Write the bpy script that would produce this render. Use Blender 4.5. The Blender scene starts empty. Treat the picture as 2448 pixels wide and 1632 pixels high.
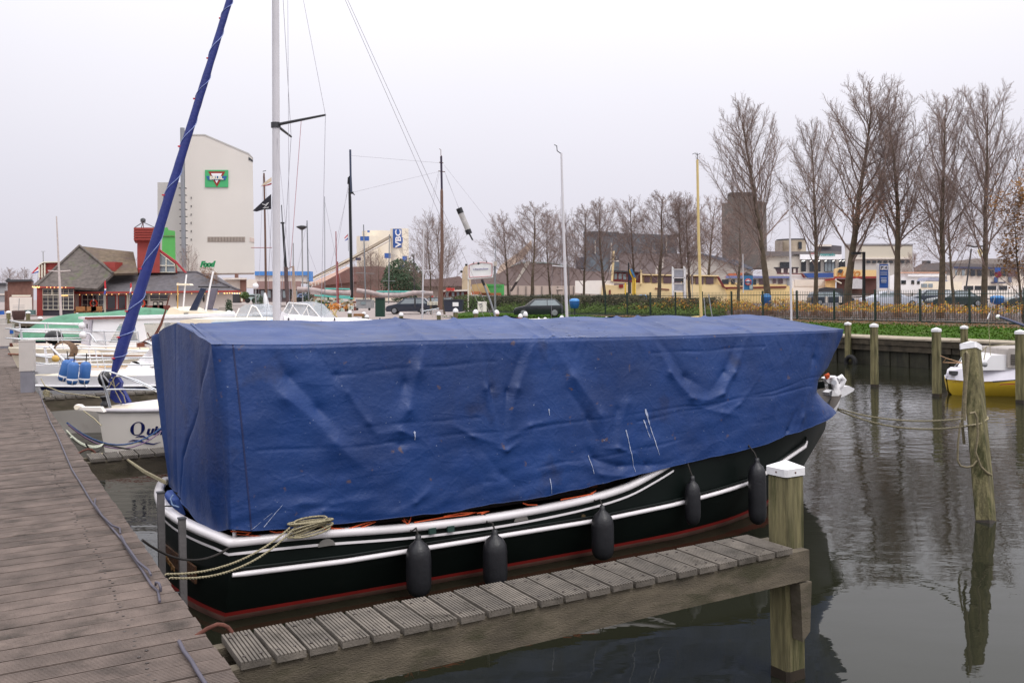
import bpy, bmesh, math, random
from mathutils import Vector, Matrix, noise as mnoise
random.seed(7)
SC = bpy.context.scene
COL = SC.collection
PI = math.pi
# ------------------------------------------------------------------ camera
FPX, PCX, PCY, TH, RO, CZ = 2240.0, 1224.0, 720.0, math.radians(.51), math.radians(.8), 2.65
vF = Vector((0, math.cos(TH), -math.sin(TH)))
_U = Vector((0, math.sin(TH), math.cos(TH)))
_X = Vector((1, 0, 0))
vR = _X*math.cos(RO) - _U*math.sin(RO)
vU = _U*math.cos(RO) + _X*math.sin(RO)
CAM = Vector((0, 0, CZ))
cam = bpy.data.cameras.new('camera')
camo = bpy.data.objects.new('camera', cam)
COL.objects.link(camo)
camo.matrix_world = Matrix(((vR.x, vU.x, -vF.x, 0), (vR.y, vU.y, -vF.y, 0), (vR.z, vU.z, -vF.z, CZ), (0, 0, 0, 1)))
cam.sensor_width = 36
cam.lens = FPX/2448*36
cam.shift_y = -96/2448
cam.clip_start = .1
cam.clip_end = 6000
SC.camera = camo
# ------------------------------------------------------------------ light
w = bpy.data.worlds.new('World'); SC.world = w; w.use_nodes = True
nt = w.node_tree; nt.nodes.clear()
SUN_EL, SUN_AZ = 50, 140
def N(t, k, **kw):
    n = t.nodes.new(k)
    for a, b in kw.items(): setattr(n, a, b)
    return n
out = N(nt, 'ShaderNodeOutputWorld'); bg = N(nt, 'ShaderNodeBackground')
sky = N(nt, 'ShaderNodeTexSky', sky_type='NISHITA', sun_disc=False)
sky.sun_elevation = math.radians(SUN_EL); sky.sun_rotation = math.radians(SUN_AZ)
bg.inputs[1].default_value = .1
tc = N(nt, 'ShaderNodeTexCoord'); sx = N(nt, 'ShaderNodeSeparateXYZ'); nt.links.new(tc.outputs['Generated'], sx.inputs[0])
mr = N(nt, 'ShaderNodeMapRange'); mr.inputs[1].default_value = 0; mr.inputs[2].default_value = 1
nt.links.new(sx.outputs[2], mr.inputs[0])
cr = N(nt, 'ShaderNodeValToRGB'); nt.links.new(mr.outputs[0], cr.inputs[0])
cr.color_ramp.elements[0].color = (5.7, 5.45, 6.2, 1); cr.color_ramp.elements[1].color = (20.5, 20.3, 20.8, 1)
for p_, c_ in ((.12, (6.75, 6.55, 7.2, 1)), (.33, (8.9, 8.75, 9.2, 1))): e_ = cr.color_ramp.elements.new(p_); e_.color = c_
# broad soft brightening round the veiled sun
dt = N(nt, 'ShaderNodeVectorMath', operation='DOT_PRODUCT')
dt.inputs[1].default_value = Vector((math.sin(math.radians(8))*.9, math.cos(math.radians(8))*.9, .42)).normalized()
nt.links.new(tc.outputs['Generated'], dt.inputs[0])
m2 = N(nt, 'ShaderNodeMapRange'); m2.inputs[1].default_value = .55; m2.inputs[2].default_value = 1.0
m2.inputs[3].default_value = .90; m2.inputs[4].default_value = 1.07
nt.links.new(dt.outputs['Value'], m2.inputs[0])
ns = N(nt, 'ShaderNodeTexNoise'); ns.inputs['Scale'].default_value = 2.2; ns.inputs['Detail'].default_value = 4
nt.links.new(tc.outputs['Generated'], ns.inputs['Vector'])
m3 = N(nt, 'ShaderNodeMapRange'); m3.inputs[3].default_value = .96; m3.inputs[4].default_value = 1.04
nt.links.new(ns.outputs[0], m3.inputs[0])
mm = N(nt, 'ShaderNodeMath', operation='MULTIPLY'); nt.links.new(m2.outputs[0], mm.inputs[0]); nt.links.new(m3.outputs[0], mm.inputs[1])
vs = N(nt, 'ShaderNodeVectorMath', operation='SCALE'); nt.links.new(cr.outputs[0], vs.inputs[0]); nt.links.new(mm.outputs[0], vs.inputs['Scale'])
mx = N(nt, 'ShaderNodeMixRGB'); mx.inputs[0].default_value = .95   # thick cloud cover over the clear sky
nt.links.new(sky.outputs[0], mx.inputs[1]); nt.links.new(vs.outputs[0], mx.inputs[2])
nt.links.new(mx.outputs[0], bg.inputs[0]); nt.links.new(bg.outputs[0], out.inputs[0])
sl = bpy.data.lights.new('sun', 'SUN'); sl.energy = .9; sl.angle = math.radians(25); sl.color = (1, .97, .93)
so = bpy.data.objects.new('sun', sl); COL.objects.link(so)
az, el = math.radians(SUN_AZ), math.radians(SUN_EL)
so.rotation_euler = (Vector((math.sin(az)*math.cos(el), math.cos(az)*math.cos(el), math.sin(el)))).to_track_quat('Z', 'Y').to_euler()
SC.view_settings.view_transform = 'Standard'; SC.view_settings.look = 'None'
SC.view_settings.exposure = .28; SC.view_settings.gamma = 1
SC.render.engine = 'CYCLES'
# ------------------------------------------------------------------ pixels and harbour axes to metres
def ray(px, py): return vF + vR*((px-PCX)/FPX) + vU*((PCY-py)/FPX)
def P(px, py, Y):
    r = ray(px, py); return CAM + r*(Y/r.y)
def G(px, py, z=0.):
    r = ray(px, py); return CAM + r*((z-CZ)/r.z)
dA = Vector((-.4985, .8669, 0)); eB = Vector((.8669, .4985, 0)); W0 = Vector((-1.22, 4.11, 0))
AZ = math.atan2(.4985, .8669)
def M(a, b, z=0.): return W0 + dA*a + eB*b + Vector((0, 0, z))
def onA(px, py, a):
    r = ray(px, py); t = (a-(CAM-W0).dot(dA))/r.dot(dA); q = CAM+r*t-W0
    return q.dot(eB), q.z          # (b, z)
def Zat(py, px, Y): return P(px, py, Y).z
# ------------------------------------------------------------------ materials
def S(*c):
    f = lambda v: (v/255/12.92) if v/255 <= .04045 else ((v/255+.055)/1.055)**2.4
    return tuple(f(v) for v in c)
MATS = {}
def mat(name, col, rough=.6, var=.12, scale=6, bump=0, bscale=60, metal=0, dirt=None, stretch=(1, 1, 1), rnd=0, emit=0, alpha=1, spec=.5, coat=0):
    if name in MATS: return MATS[name]
    m = bpy.data.materials.new(name); m.use_nodes = True; t = m.node_tree; b = t.nodes['Principled BSDF']
    b.inputs['Roughness'].default_value = rough; b.inputs['Metallic'].default_value = metal
    b.inputs['Specular IOR Level'].default_value = spec
    if coat: b.inputs['Coat Weight'].default_value = coat; b.inputs['Coat Roughness'].default_value = .05
    tc = N(t, 'ShaderNodeTexCoord'); mp = N(t, 'ShaderNodeMapping'); mp.inputs['Scale'].default_value = stretch
    if rnd:
        o0 = N(t, 'ShaderNodeObjectInfo'); v0 = N(t, 'ShaderNodeVectorMath', operation='MULTIPLY_ADD'); v0.inputs[1].default_value = (37, 53, 29)
        t.links.new(o0.outputs['Random'], v0.inputs[0]); t.links.new(tc.outputs['Object'], v0.inputs[2]); t.links.new(v0.outputs[0], mp.inputs[0])
    else: t.links.new(tc.outputs['Object'], mp.inputs[0])
    n = N(t, 'ShaderNodeTexNoise'); n.inputs['Scale'].default_value = scale; n.inputs['Detail'].default_value = 6
    t.links.new(mp.outputs[0], n.inputs['Vector'])
    r = N(t, 'ShaderNodeValToRGB'); e = r.color_ramp.elements
    e[0].position = .3; e[1].position = .7
    e[0].color = tuple(max(0, c*(1-var)) for c in col)+(1,); e[1].color = tuple(min(1, c*(1+var)) for c in col)+(1,)
    t.links.new(n.outputs[0], r.inputs[0]); cur = r.outputs[0]
    if dirt:
        dc, thr, ds = dirt
        n2 = N(t, 'ShaderNodeTexNoise'); n2.inputs['Scale'].default_value = ds; n2.inputs['Detail'].default_value = 8; n2.inputs['Roughness'].default_value = .65
        t.links.new(mp.outputs[0], n2.inputs['Vector'])
        r2 = N(t, 'ShaderNodeValToRGB'); r2.color_ramp.elements[0].position = thr; r2.color_ramp.elements[1].position = min(1, thr+.16)
        t.links.new(n2.outputs[0], r2.inputs[0])
        x = N(t, 'ShaderNodeMixRGB'); x.inputs[2].default_value = tuple(dc)+(1,)
        t.links.new(r2.outputs[0], x.inputs[0]); t.links.new(cur, x.inputs[1]); cur = x.outputs[0]
    if rnd:
        oi = N(t, 'ShaderNodeObjectInfo'); a = N(t, 'ShaderNodeMapRange'); a.inputs[3].default_value = 1-rnd; a.inputs[4].default_value = 1+rnd
        t.links.new(oi.outputs['Random'], a.inputs[0])
        v = N(t, 'ShaderNodeVectorMath', operation='SCALE'); t.links.new(cur, v.inputs[0]); t.links.new(a.outputs[0], v.inputs['Scale']); cur = v.outputs[0]
    t.links.new(cur, b.inputs['Base Color'])
    if bump:
        n3 = N(t, 'ShaderNodeTexNoise'); n3.inputs['Scale'].default_value = bscale; n3.inputs['Detail'].default_value = 4
        t.links.new(mp.outputs[0], n3.inputs['Vector'])
        bu = N(t, 'ShaderNodeBump'); bu.inputs['Strength'].default_value = min(1, bump); bu.inputs['Distance'].default_value = .01*max(1, bump)
        t.links.new(n3.outputs[0], bu.inputs['Height']); t.links.new(bu.outputs[0], b.inputs['Normal'])
    if emit: b.inputs['Emission Color'].default_value = tuple(col)+(1,); b.inputs['Emission Strength'].default_value = emit
    if alpha < 1: b.inputs['Alpha'].default_value = alpha
    MATS[name] = m
    return m
WOODG = S(112, 104, 92)
m_deck = mat('weathered_deck_wood', S(108, 95, 88), .85, .32, 5, .5, 90, dirt=(S(66, 58, 52), .54, 3), stretch=(1, 1, 1), rnd=.14)
m_deckf = mat('grey_ribbed_wood', S(101, 94, 86), .85, .3, 7, .5, 90, dirt=(S(70, 64, 56), .54, 5), rnd=.18)
m_beam = mat('old_beam_wood', S(98, 89, 75), .9, .35, 4, .9, 60, dirt=(S(70, 66, 48), .5, 2.5), stretch=(1, 1, 3))
m_beamd = mat('dark_wet_wood', S(58, 52, 40), .8, .4, 5, .8, 40, dirt=(S(28, 26, 20), .5, 3))
m_pile = mat('pile_wood', S(114, 107, 76), .9, .5, 9, 1.6, 34, dirt=(S(58, 60, 28), .49, 3.5), stretch=(2.6, 2.6, .25))
m_wet = mat('wet_pile_foot', S(50, 42, 34), .4, .3, 9)
m_cap = mat('white_pile_cap', S(232, 230, 232), .45, .05, 6, .3, 30, dirt=(S(150, 140, 130), .66, 14))
m_white = mat('white_gelcoat', S(243, 241, 243), .3, .03, 3, coat=.3)
m_cream = mat('cream_paint', S(238, 226, 204), .4, .05, 3)
m_creamh = mat('cream_hull', S(242, 234, 226), .35, .03, 2, dirt=(S(222, 212, 202), .64, 1.5))
m_grey = mat('grey_paint', S(150, 150, 152), .5, .08, 5)
m_dgrey = mat('dark_grey_paint', S(62, 62, 66), .5, .1, 5)
m_black = mat('black_rubber', S(30, 30, 33), .5, .15, 8, dirt=(S(74, 72, 70), .66, 9))
m_blackp = mat('black_paint', S(24, 25, 28), .35, .1, 5)
m_navy = mat('navy_paint', S(28, 36, 78), .4, .1, 5)
m_red = mat('red_paint', S(150, 40, 34), .5, .12, 4)
m_steel = mat('galvanised_steel', S(150, 152, 156), .4, .12, 14, metal=.6)
m_chrome = mat('polished_rail', S(226, 228, 232), .25, .03, 9, metal=.55)
m_glass = mat('dark_window_glass', S(34, 40, 46), .06, .2, .6, spec=.8)
m_glassl = mat('pale_window_glass', S(132, 142, 148), .08, .2, .9, spec=.8)
m_rope = mat('pale_rope', S(160, 150, 122), .9, .3, 60, .8, 150)
m_ropeb = mat('blue_rope', S(52, 78, 120), .9, .25, 60)
m_roped = mat('dark_rope', S(44, 40, 38), .9, .25, 60)
m_orange = mat('orange_cord', S(226, 98, 52), .8, .2, 30)
m_rust = mat('rusty_iron', S(96, 54, 42), .85, .3, 20, .6, 60)
m_mast = mat('white_mast', S(214, 210, 214), .35, .04, 3)
m_brown = mat('varnished_wood', S(120, 66, 44), .4, .25, 12, stretch=(1, 1, .3))
m_spar = mat('brown_spar', S(112, 84, 72), .6, .2, 6, stretch=(2, 2, .3))
m_bark = mat('tree_bark', S(92, 80, 66), .95, .3, 4, .8, 30, dirt=(S(84, 86, 58), .6, 2))
m_twig = mat('twig_bark', S(138, 119, 112), .95, .2, 3)
m_blue = mat('blue_plastic', S(36, 88, 168), .45, .08, 4)
m_lblue = mat('light_blue_hull', S(70, 152, 220), .4, .06, 4)
m_yellow = mat('yellow_hull', S(222, 186, 62), .35, .08, 3)
m_tyre = mat('tyre_rubber', S(26, 26, 28), .8, .2, 20)
m_concrete = mat('concrete', S(168, 160, 152), .9, .15, 2, .4, 40, dirt=(S(120, 114, 104), .6, 1.2))
# ------------------------------------------------------------------ mesh builder
MW = {}
class MB:
    def __init__(s): s.v = []; s.f = []; s.mi = []; s.sm = []
    def add(s, vs, fs, mi=0, sm=False):
        o = len(s.v); s.v.extend(Vector(v) for v in vs)
        for f in fs: s.f.append([i+o for i in f]); s.mi.append(mi); s.sm.append(sm)
        return s
    def box(s, c, sz, rz=0, mi=0, top=(1, 1), R=None):
        x, y, z = sz[0]/2, sz[1]/2, sz[2]/2; vs = []
        for zz in (-z, z):
            k = top if zz > 0 else (1, 1)
            for a, b in ((-x, -y), (x, -y), (x, y), (-x, y)): vs.append(Vector((a*k[0], b*k[1], zz)))
        Rm = R if R is not None else Matrix.Rotation(rz, 3, 'Z')
        return s.add([Rm @ v + Vector(c) for v in vs], [(0, 3, 2, 1), (4, 5, 6, 7), (0, 1, 5, 4), (1, 2, 6, 5), (2, 3, 7, 6), (3, 0, 4, 7)], mi)
    def boxab(s, p, q, mi=0):
        p, q = Vector(p), Vector(q); return s.box((p+q)/2, (abs(q.x-p.x), abs(q.y-p.y), abs(q.z-p.z)), 0, mi)
    def cyl(s, p0, p1, r0, r1=None, n=8, mi=0, caps=True, sm=True):
        r1 = r0 if r1 is None else r1
        p0, p1 = Vector(p0), Vector(p1); ax = (p1-p0).normalized()
        u = ax.orthogonal().normalized(); v = ax.cross(u); vs = []
        for p, r in ((p0, r0), (p1, r1)):
            for k in range(n):
                t = 2*PI*k/n; vs.append(p+(u*math.cos(t)+v*math.sin(t))*r)
        s.add(vs, [(k, (k+1) % n, (k+1) % n+n, k+n) for k in range(n)], mi, sm)
        if caps: s.add(vs, [tuple(range(n-1, -1, -1)), tuple(range(n, 2*n))], mi)
        return s
    def tube(s, pts, r, n=6, mi=0, caps=True, closed=False):
        pts = [Vector(p) for p in pts]; L = len(pts)
        rs = r if isinstance(r, (list, tuple)) else [r]*L
        up = None; vs = []
        for i, p in enumerate(pts):
            a = pts[(i-1) % L] if (closed or i > 0) else p; b = pts[(i+1) % L] if (closed or i < L-1) else p
            t = (b-a)
            t = t.normalized() if t.length > 1e-9 else Vector((0, 0, 1))
            if up is None: up = t.orthogonal().normalized()
            up = (up-t*up.dot(t)); up = up.normalized() if up.length > 1e-6 else t.orthogonal().normalized()
            w_ = t.cross(up)
            for k in range(n):
                q = 2*PI*k/n; vs.append(p+(up*math.cos(q)+w_*math.sin(q))*rs[i])
        fs = []
        for i in range(L if closed else L-1):
            j = (i+1) % L
            for k in range(n): fs.append((i*n+k, i*n+(k+1) % n, j*n+(k+1) % n, j*n+k))
        s.add(vs, fs, mi, True)
        if caps and not closed: s.add(vs, [tuple(range(n-1, -1, -1)), tuple((L-1)*n+k for k in range(n))], mi)
        return s
    def lathe(s, prof, c=(0, 0, 0), n=12, mi=0, sm=True, ax=None):
        c = Vector(c); vs = []
        Rm = Vector((0, 0, 1)).rotation_difference(Vector(ax)).to_matrix() if ax is not None else Matrix.Identity(3)
        for r, z in prof:
            for k in range(n): q = 2*PI*k/n; vs.append(Rm @ Vector((r*math.cos(q), r*math.sin(q), z))+c)
        fs = [(i*n+k, i*n+(k+1) % n, (i+1)*n+(k+1) % n, (i+1)*n+k) for i in range(len(prof)-1) for k in range(n)]
        s.add(vs, fs, mi, sm)
        s.add(vs, [tuple(range(n-1, -1, -1)), tuple((len(prof)-1)*n+k for k in range(n))], mi)
        return s
    def prism(s, poly, off, mi=0):
        poly = [Vector(p) for p in poly]; off = Vector(off); n = len(poly)
        return s.add(poly+[p+off for p in poly], [tuple(range(n-1, -1, -1)), tuple(range(n, 2*n))]+[(k, (k+1) % n, (k+1) % n+n, k+n) for k in range(n)], mi)
    def quad(s, a, b, c, d, mi=0): return s.add([a, b, c, d], [(0, 1, 2, 3)], mi)
    def grid(s, rows, mi=0, sm=True, closed=False, flip=False):
        n = len(rows[0]); vs = [p for r in rows for p in r]; fs = []
        R_ = len(rows)
        for i in range(R_ if closed else R_-1):
            j = (i+1) % R_
            for k in range(n-1):
                f = (i*n+k, i*n+k+1, j*n+k+1, j*n+k)
                fs.append(f[::-1] if flip else f)
        return s.add(vs, fs, mi, sm)
    def sphere(s, c, r, sq=(1, 1, 1), n=10, mi=0):
        prof = [(math.sin(PI*i/6)*r, -math.cos(PI*i/6)*r) for i in range(7)]; c = Vector(c); vs = []
        for a, z in prof:
            for k in range(n): q = 2*PI*k/n; vs.append(Vector((a*math.cos(q)*sq[0], a*math.sin(q)*sq[1], z*sq[2]))+c)
        return s.add(vs, [(i*n+k, i*n+(k+1) % n, (i+1)*n+(k+1) % n, (i+1)*n+k) for i in range(6) for k in range(n)], mi, True)
    def mesh(s, name, mats, inv=None):
        me = bpy.data.meshes.new(name)
        vs = [inv @ v for v in s.v] if inv is not None else s.v
        me.from_pydata([tuple(v) for v in vs], [], s.f)
        if not isinstance(mats, (list, tuple)): mats = [mats]
        for m in mats: me.materials.append(m)
        me.polygons.foreach_set('material_index', s.mi)
        me.polygons.foreach_set('use_smooth', s.sm)
        me.update()
        return me
    def build(s, name, mats, parent=None, world=False, loc=None, rz=0, kind=None, label=None):
        # world=True: the vertices are in harbour coordinates and are brought into the root's frame
        inv = None
        if loc is not None and parent is None:
            Mx = Matrix.Translation(Vector(loc)) @ Matrix.Rotation(rz, 4, 'Z')
            if world: inv = Mx.inverted()
        elif parent is not None and world: inv = MW[parent.name].inverted()
        o = bpy.data.objects.new(name, s.mesh(name, mats, inv)); COL.objects.link(o)
        if parent is not None: o.parent = parent; MW[o.name] = MW[parent.name]
        else:
            if loc is not None: o.location = loc; o.rotation_euler = (0, 0, rz); MW[o.name] = Mx
            else: MW[o.name] = Matrix.Identity(4)
        if kind: o['kind'] = kind
        if label: o['label'] = label
        return o
def tag(o, label=None, cat=None, group=None, kind=None):
    if label: o['label'] = label
    if cat: o['category'] = cat
    if group: o['group'] = group
    if kind: o['kind'] = kind
    return o
def thing(name, loc, label, cat, group=None, rz=0):
    o = bpy.data.objects.new(name, None); COL.objects.link(o); o.location = loc; o.rotation_euler = (0, 0, rz)
    o.empty_display_size = .2
    MW[o.name] = Matrix.Translation(Vector(loc)) @ Matrix.Rotation(rz, 4, 'Z')
    return tag(o, label, cat, group)
KIDS = {}
def copy_tree(o, loc=None, rz=None, label=None, group=None, scale=None, parent=None):
    c = o.copy(); COL.objects.link(c)
    if parent is not None: c.parent = parent
    if loc is not None: c.location = loc
    if rz is not None: c.rotation_euler = (0, 0, rz)
    if scale is not None: c.scale = scale
    if label: c['label'] = label
    if group: c['group'] = group
    for k in [k for k in bpy.data.objects if k.parent == o]: copy_tree(k, parent=c)
    return c
def linkmesh(name, me, parent, loc=(0, 0, 0), rot=(0, 0, 0), sc=None):
    o = bpy.data.objects.new(name, me); COL.objects.link(o); o.parent = parent; o.location = loc; o.rotation_euler = rot
    if sc: o.scale = sc
    return o
def text(name, body, size, m, parent, Mx, world=False, ext=.002, bold=0, sx=1, shear=0, align='CENTER', spacing=1):
    cu = bpy.data.curves.new(name, 'FONT'); cu.body = body; cu.size = size; cu.extrude = ext; cu.offset = bold
    cu.align_x = align; cu.align_y = 'CENTER'; cu.shear = shear; cu.resolution_u = 3; cu.space_character = spacing
    to = bpy.data.objects.new(name, cu)
    me = bpy.data.meshes.new_from_object(to); bpy.data.objects.remove(to)
    me.transform(Matrix.Diagonal((sx, 1, 1, 1))); me.transform(Mx)
    if world and parent is not None: me.transform(MW[parent.name].inverted())
    me.materials.clear(); me.materials.append(m)
    o = bpy.data.objects.new(name, me); COL.objects.link(o)
    if parent is not None: o.parent = parent; MW[o.name] = MW[parent.name]
    return o
def face_mx(p, right, up=(0, 0, 1)):
    r = Vector(right).normalized(); u = Vector(up); n = r.cross(u).normalized()
    return Matrix(((r.x, u.x, n.x, p[0]), (r.y, u.y, n.y, p[1]), (r.z, u.z, n.z, p[2]), (0, 0, 0, 1)))
def sag(p, q, s, n=12):
    p, q = Vector(p), Vector(q)
    return [p.lerp(q, i/n)-Vector((0, 0, s*4*(i/n)*(1-i/n))) for i in range(n+1)]
def lerp(a, b, t): return a+(b-a)*t
def interp(tab, x):
    if x <= tab[0][0]: return tab[0][1]
    for (x0, y0), (x1, y1) in zip(tab, tab[1:]):
        if x <= x1: return y0+(y1-y0)*(x-x0)/(x1-x0)
    return tab[-1][1]
def smooth(tab, x):
    # smoothstep-free cosine-ish interpolation through catmull-rom on a table
    xs = [t[0] for t in tab]
    if x <= xs[0]: return tab[0][1]
    if x >= xs[-1]: return tab[-1][1]
    for i in range(len(xs)-1):
        if x <= xs[i+1]: break
    p1, p2 = tab[i][1], tab[i+1][1]; h = xs[i+1]-xs[i]
    m1 = (tab[i+1][1]-tab[i-1][1])/(xs[i+1]-xs[i-1])*h if i > 0 else p2-p1
    m2_ = (tab[i+2][1]-tab[i][1])/(xs[i+2]-xs[i])*h if i+2 < len(xs) else p2-p1
    t = (x-xs[i])/h
    return (2*t**3-3*t*t+1)*p1+(t**3-2*t*t+t)*m1+(-2*t**3+3*t*t)*p2+(t**3-t*t)*m2_
# ================================================================== WATER AND LAND
def water_mat():
    m = bpy.data.materials.new('harbour_water'); m.use_nodes = True; t = m.node_tree; b = t.nodes['Principled BSDF']
    b.inputs['Base Color'].default_value = S(34, 35, 26)+(1,); b.inputs['Roughness'].default_value = .015; b.inputs['IOR'].default_value = 1.33
    b.inputs['Specular IOR Level'].default_value = .4
    tc = N(t, 'ShaderNodeTexCoord')
    mp = N(t, 'ShaderNodeMapping'); mp.inputs['Rotation'].default_value = (0, 0, .25); mp.inputs['Scale'].default_value = (1.0, 2.0, 1)
    t.links.new(tc.outputs['Object'], mp.inputs[0])
    n = N(t, 'ShaderNodeTexNoise'); n.inputs['Scale'].default_value = 2.6; n.inputs['Detail'].default_value = 3; n.inputs['Roughness'].default_value = .55
    n2 = N(t, 'ShaderNodeTexNoise'); n2.inputs['Scale'].default_value = .55; n2.inputs['Detail'].default_value = 2
    n3 = N(t, 'ShaderNodeTexNoise'); n3.inputs['Scale'].default_value = .10; n3.inputs['Detail'].default_value = 2
    for q in (n, n2, n3): t.links.new(mp.outputs[0], q.inputs['Vector'])
    # ripples come in patches: calm close in, ruffled farther out
    sx = N(t, 'ShaderNodeSeparateXYZ'); t.links.new(tc.outputs['Object'], sx.inputs[0])
    mr = N(t, 'ShaderNodeMapRange'); mr.inputs[1].default_value = 8; mr.inputs[2].default_value = 18; mr.inputs[3].default_value = .10; mr.inputs[4].default_value = 1.0
    t.links.new(sx.outputs[1], mr.inputs[0])
    r3 = N(t, 'ShaderNodeMapRange'); r3.inputs[1].default_value = .35; r3.inputs[2].default_value = .65; r3.inputs[3].default_value = .5; r3.inputs[4].default_value = 1.2
    t.links.new(n3.outputs[0], r3.inputs[0])
    a = N(t, 'ShaderNodeMath', operation='MULTIPLY'); t.links.new(mr.outputs[0], a.inputs[0]); t.links.new(r3.outputs[0], a.inputs[1])
    h = N(t, 'ShaderNodeMath', operation='MULTIPLY'); t.links.new(n.outputs[0], h.inputs[0]); t.links.new(a.outputs[0], h.inputs[1])
    g = N(t, 'ShaderNodeMath', operation='MULTIPLY_ADD'); g.inputs[1].default_value = .8; t.links.new(n2.outputs[0], g.inputs[0]); t.links.new(h.outputs[0], g.inputs[2])
    bu = N(t, 'ShaderNodeBump'); bu.inputs['Strength'].default_value = 1; bu.inputs['Distance'].default_value = .0125
    t.links.new(g.outputs[0], bu.inputs['Height']); t.links.new(bu.outputs[0], b.inputs['Normal'])
    return m
MB().add([(-400, -120, 0), (400, -120, 0), (400, 120, 0), (-400, 120, 0)], [(0, 1, 2, 3)]).build('water', water_mat(), kind='structure')
QB = Vector((12.09, 33.3, 0)); QN = Vector((.8669, .4985, 0))
def Q(s, o, z=.95): return QB + dA*s + QN*o + Vector((0, 0, z))
def QL(px, o, z=.95):
    # point of the line at offset o from the quay edge that stands in pixel column px
    r = ray(px, 700); k = r.x/r.y; p = Q(0, o, 0)
    s = (k*p.y-p.x)/(dA.x-k*dA.y); return Q(s, o, z)
K = Vector((-2.37, 58.44, 0)); KL = Vector((-24.6, 49.3, 0))
m_ground = mat('brick_paving_ground', S(150, 138, 134), .9, .14, 1.2, .4, 30, dirt=(S(120, 112, 108), .55, .35))
lb = MB()
poly = [QB-dA*150, Vector((4000, -100, 0)), Vector((4000, 5000, 0)), Vector((-4000, 5000, 0)), Vector((-4000, 20, 0)), Vector((-75, 28, 0)), KL, K]
n = len(poly); top = [p+Vector((0, 0, .94)) for p in poly]
lb.add(top+[p-Vector((0, 0, 1)) for p in poly], [tuple(range(n))]+[((i+1) % n, i, i+n, (i+1) % n+n) for i in (5, 6, 7, 4)])
lb.build('ground', m_ground, kind='structure')
m_grass = mat('lawn_grass', S(58, 84, 22), .95, .3, 1.1, 1, 18, dirt=(S(84, 76, 46), .57, .45), spec=.1)
gp = [Q(-40, .95, .944), Q(-40, 12.5, .944), Q(52, 12.5, .944), G(1150, 741, .944), G(1085, 750, .944), G(1092, 767, .944), Q(28, .95, .944)]
MB().add(gp, [tuple(range(7))]).build('lawn', m_grass, kind='structure')
m_leafl = mat('leaf_litter_soil', S(96, 74, 52), .95, .4, 3, 1, 30, dirt=(S(70, 84, 36), .5, 1.2))
MB().add([Q(-40, 9.6, .948), Q(-40, 13.4, .948), Q(33, 13.4, .948), Q(33, 11.0, .948), Q(14, 9.9, .948)], [(0, 1, 2, 3, 4)]).build('flower_bed', m_leafl, kind='structure')
# tufts of grass and fallen leaves
gb = MB(); rg = random.Random(3)
for i in range(15000):
    s, o = rg.uniform(-14, 42), rg.uniform(1.1, 11)
    if s > 30 and o < 3: continue
    p = Q(s, o, .944); h = rg.uniform(.04, .11); q = rg.uniform(0, PI); u = Vector((math.cos(q), math.sin(q), 0))*rg.uniform(.02, .05)
    gb.add([p-u, p+u, p+Vector((rg.uniform(-.04, .04), rg.uniform(-.04, .04), h*.6))], [(0, 1, 2)])
gb.build('grass', mat('grass_blades', S(54, 84, 16), .9, .4, .8, dirt=(S(86, 82, 44), .55, .4), spec=.1), kind='stuff')
lv = MB()
for i in range(2600):
    s, o = rg.uniform(-14, 30), 12.6-abs(rg.gauss(0, 2.2))
    if o < 1.2: continue
    p = Q(s, o, .975+rg.uniform(0, .03)); q = rg.uniform(0, 6.3); u = Vector((math.cos(q), math.sin(q), rg.uniform(-.3, .3)))*.05; v = Vector((-math.sin(q), math.cos(q), rg.uniform(-.3, .3)))*.035
    lv.add([p-u, p+v, p+u, p-v], [(0, 1, 2, 3)])
lv.build('fallen_leaves', mat('dead_leaves', S(128, 84, 48), .9, .4, 2), kind='stuff')
# quay walls
qw = thing('quay_wall', Q(0, 0, 0), 'dark timber sheet-pile quay wall with a beige boardwalk along the lawn', 'quay wall', rz=0)
m_qb = mat('slimy_sheet_boards', S(48, 46, 34), .7, .4, 6, .8, 30, dirt=(S(120, 116, 104), .7, 5), stretch=(2, 2, .5), rnd=.25)
bm_ = MB().box((0, 0, 0), (.235, .06, 1.2)).mesh('board', m_qb)
zrot = math.atan2(dA.y, dA.x)
for i in range(92):
    p = Q(-9+i*.25, -.07+.02*((i*7) % 3), -.05)-Q(0, 0, 0)
    linkmesh('board', bm_, qw, p, (0, 0, zrot))
def strip(a0, a1, o0, o1, z0, z1, mb, rows=1, mi=0):
    mb.prism([Q(a0, o0, z0), Q(a1, o0, z0), Q(a1, o0, z1), Q(a0, o0, z1)], QN*(o1-o0), mi)
b1 = MB()
for i in range(12): strip(-40+i*6, -40+i*6+5.96, -.20+.01*(i % 2), -.10, .50, .695, b1); strip(-37+i*6, -37+i*6+5.96, -.24, -.10, .70, .89, b1)
b1.build('waling_beam', mat('dark_waling', S(74, 66, 54), .9, .35, 4, .9, 60, dirt=(S(44, 40, 32), .5, 2.5)), qw, world=True)
b2 = MB()
for i in range(24):
    for k in range(5): strip(-40+i*3, -40+i*3+2.97, -.28+k*.25, -.28+k*.25+.235, .90, .955+.004*((i+k) % 3), b2)
b2.build('boardwalk', mat('boardwalk_boards', S(170, 158, 140), .9, .2, 3, .4, 50, dirt=(S(128, 116, 100), .58, 2)), qw, world=True)
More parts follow.
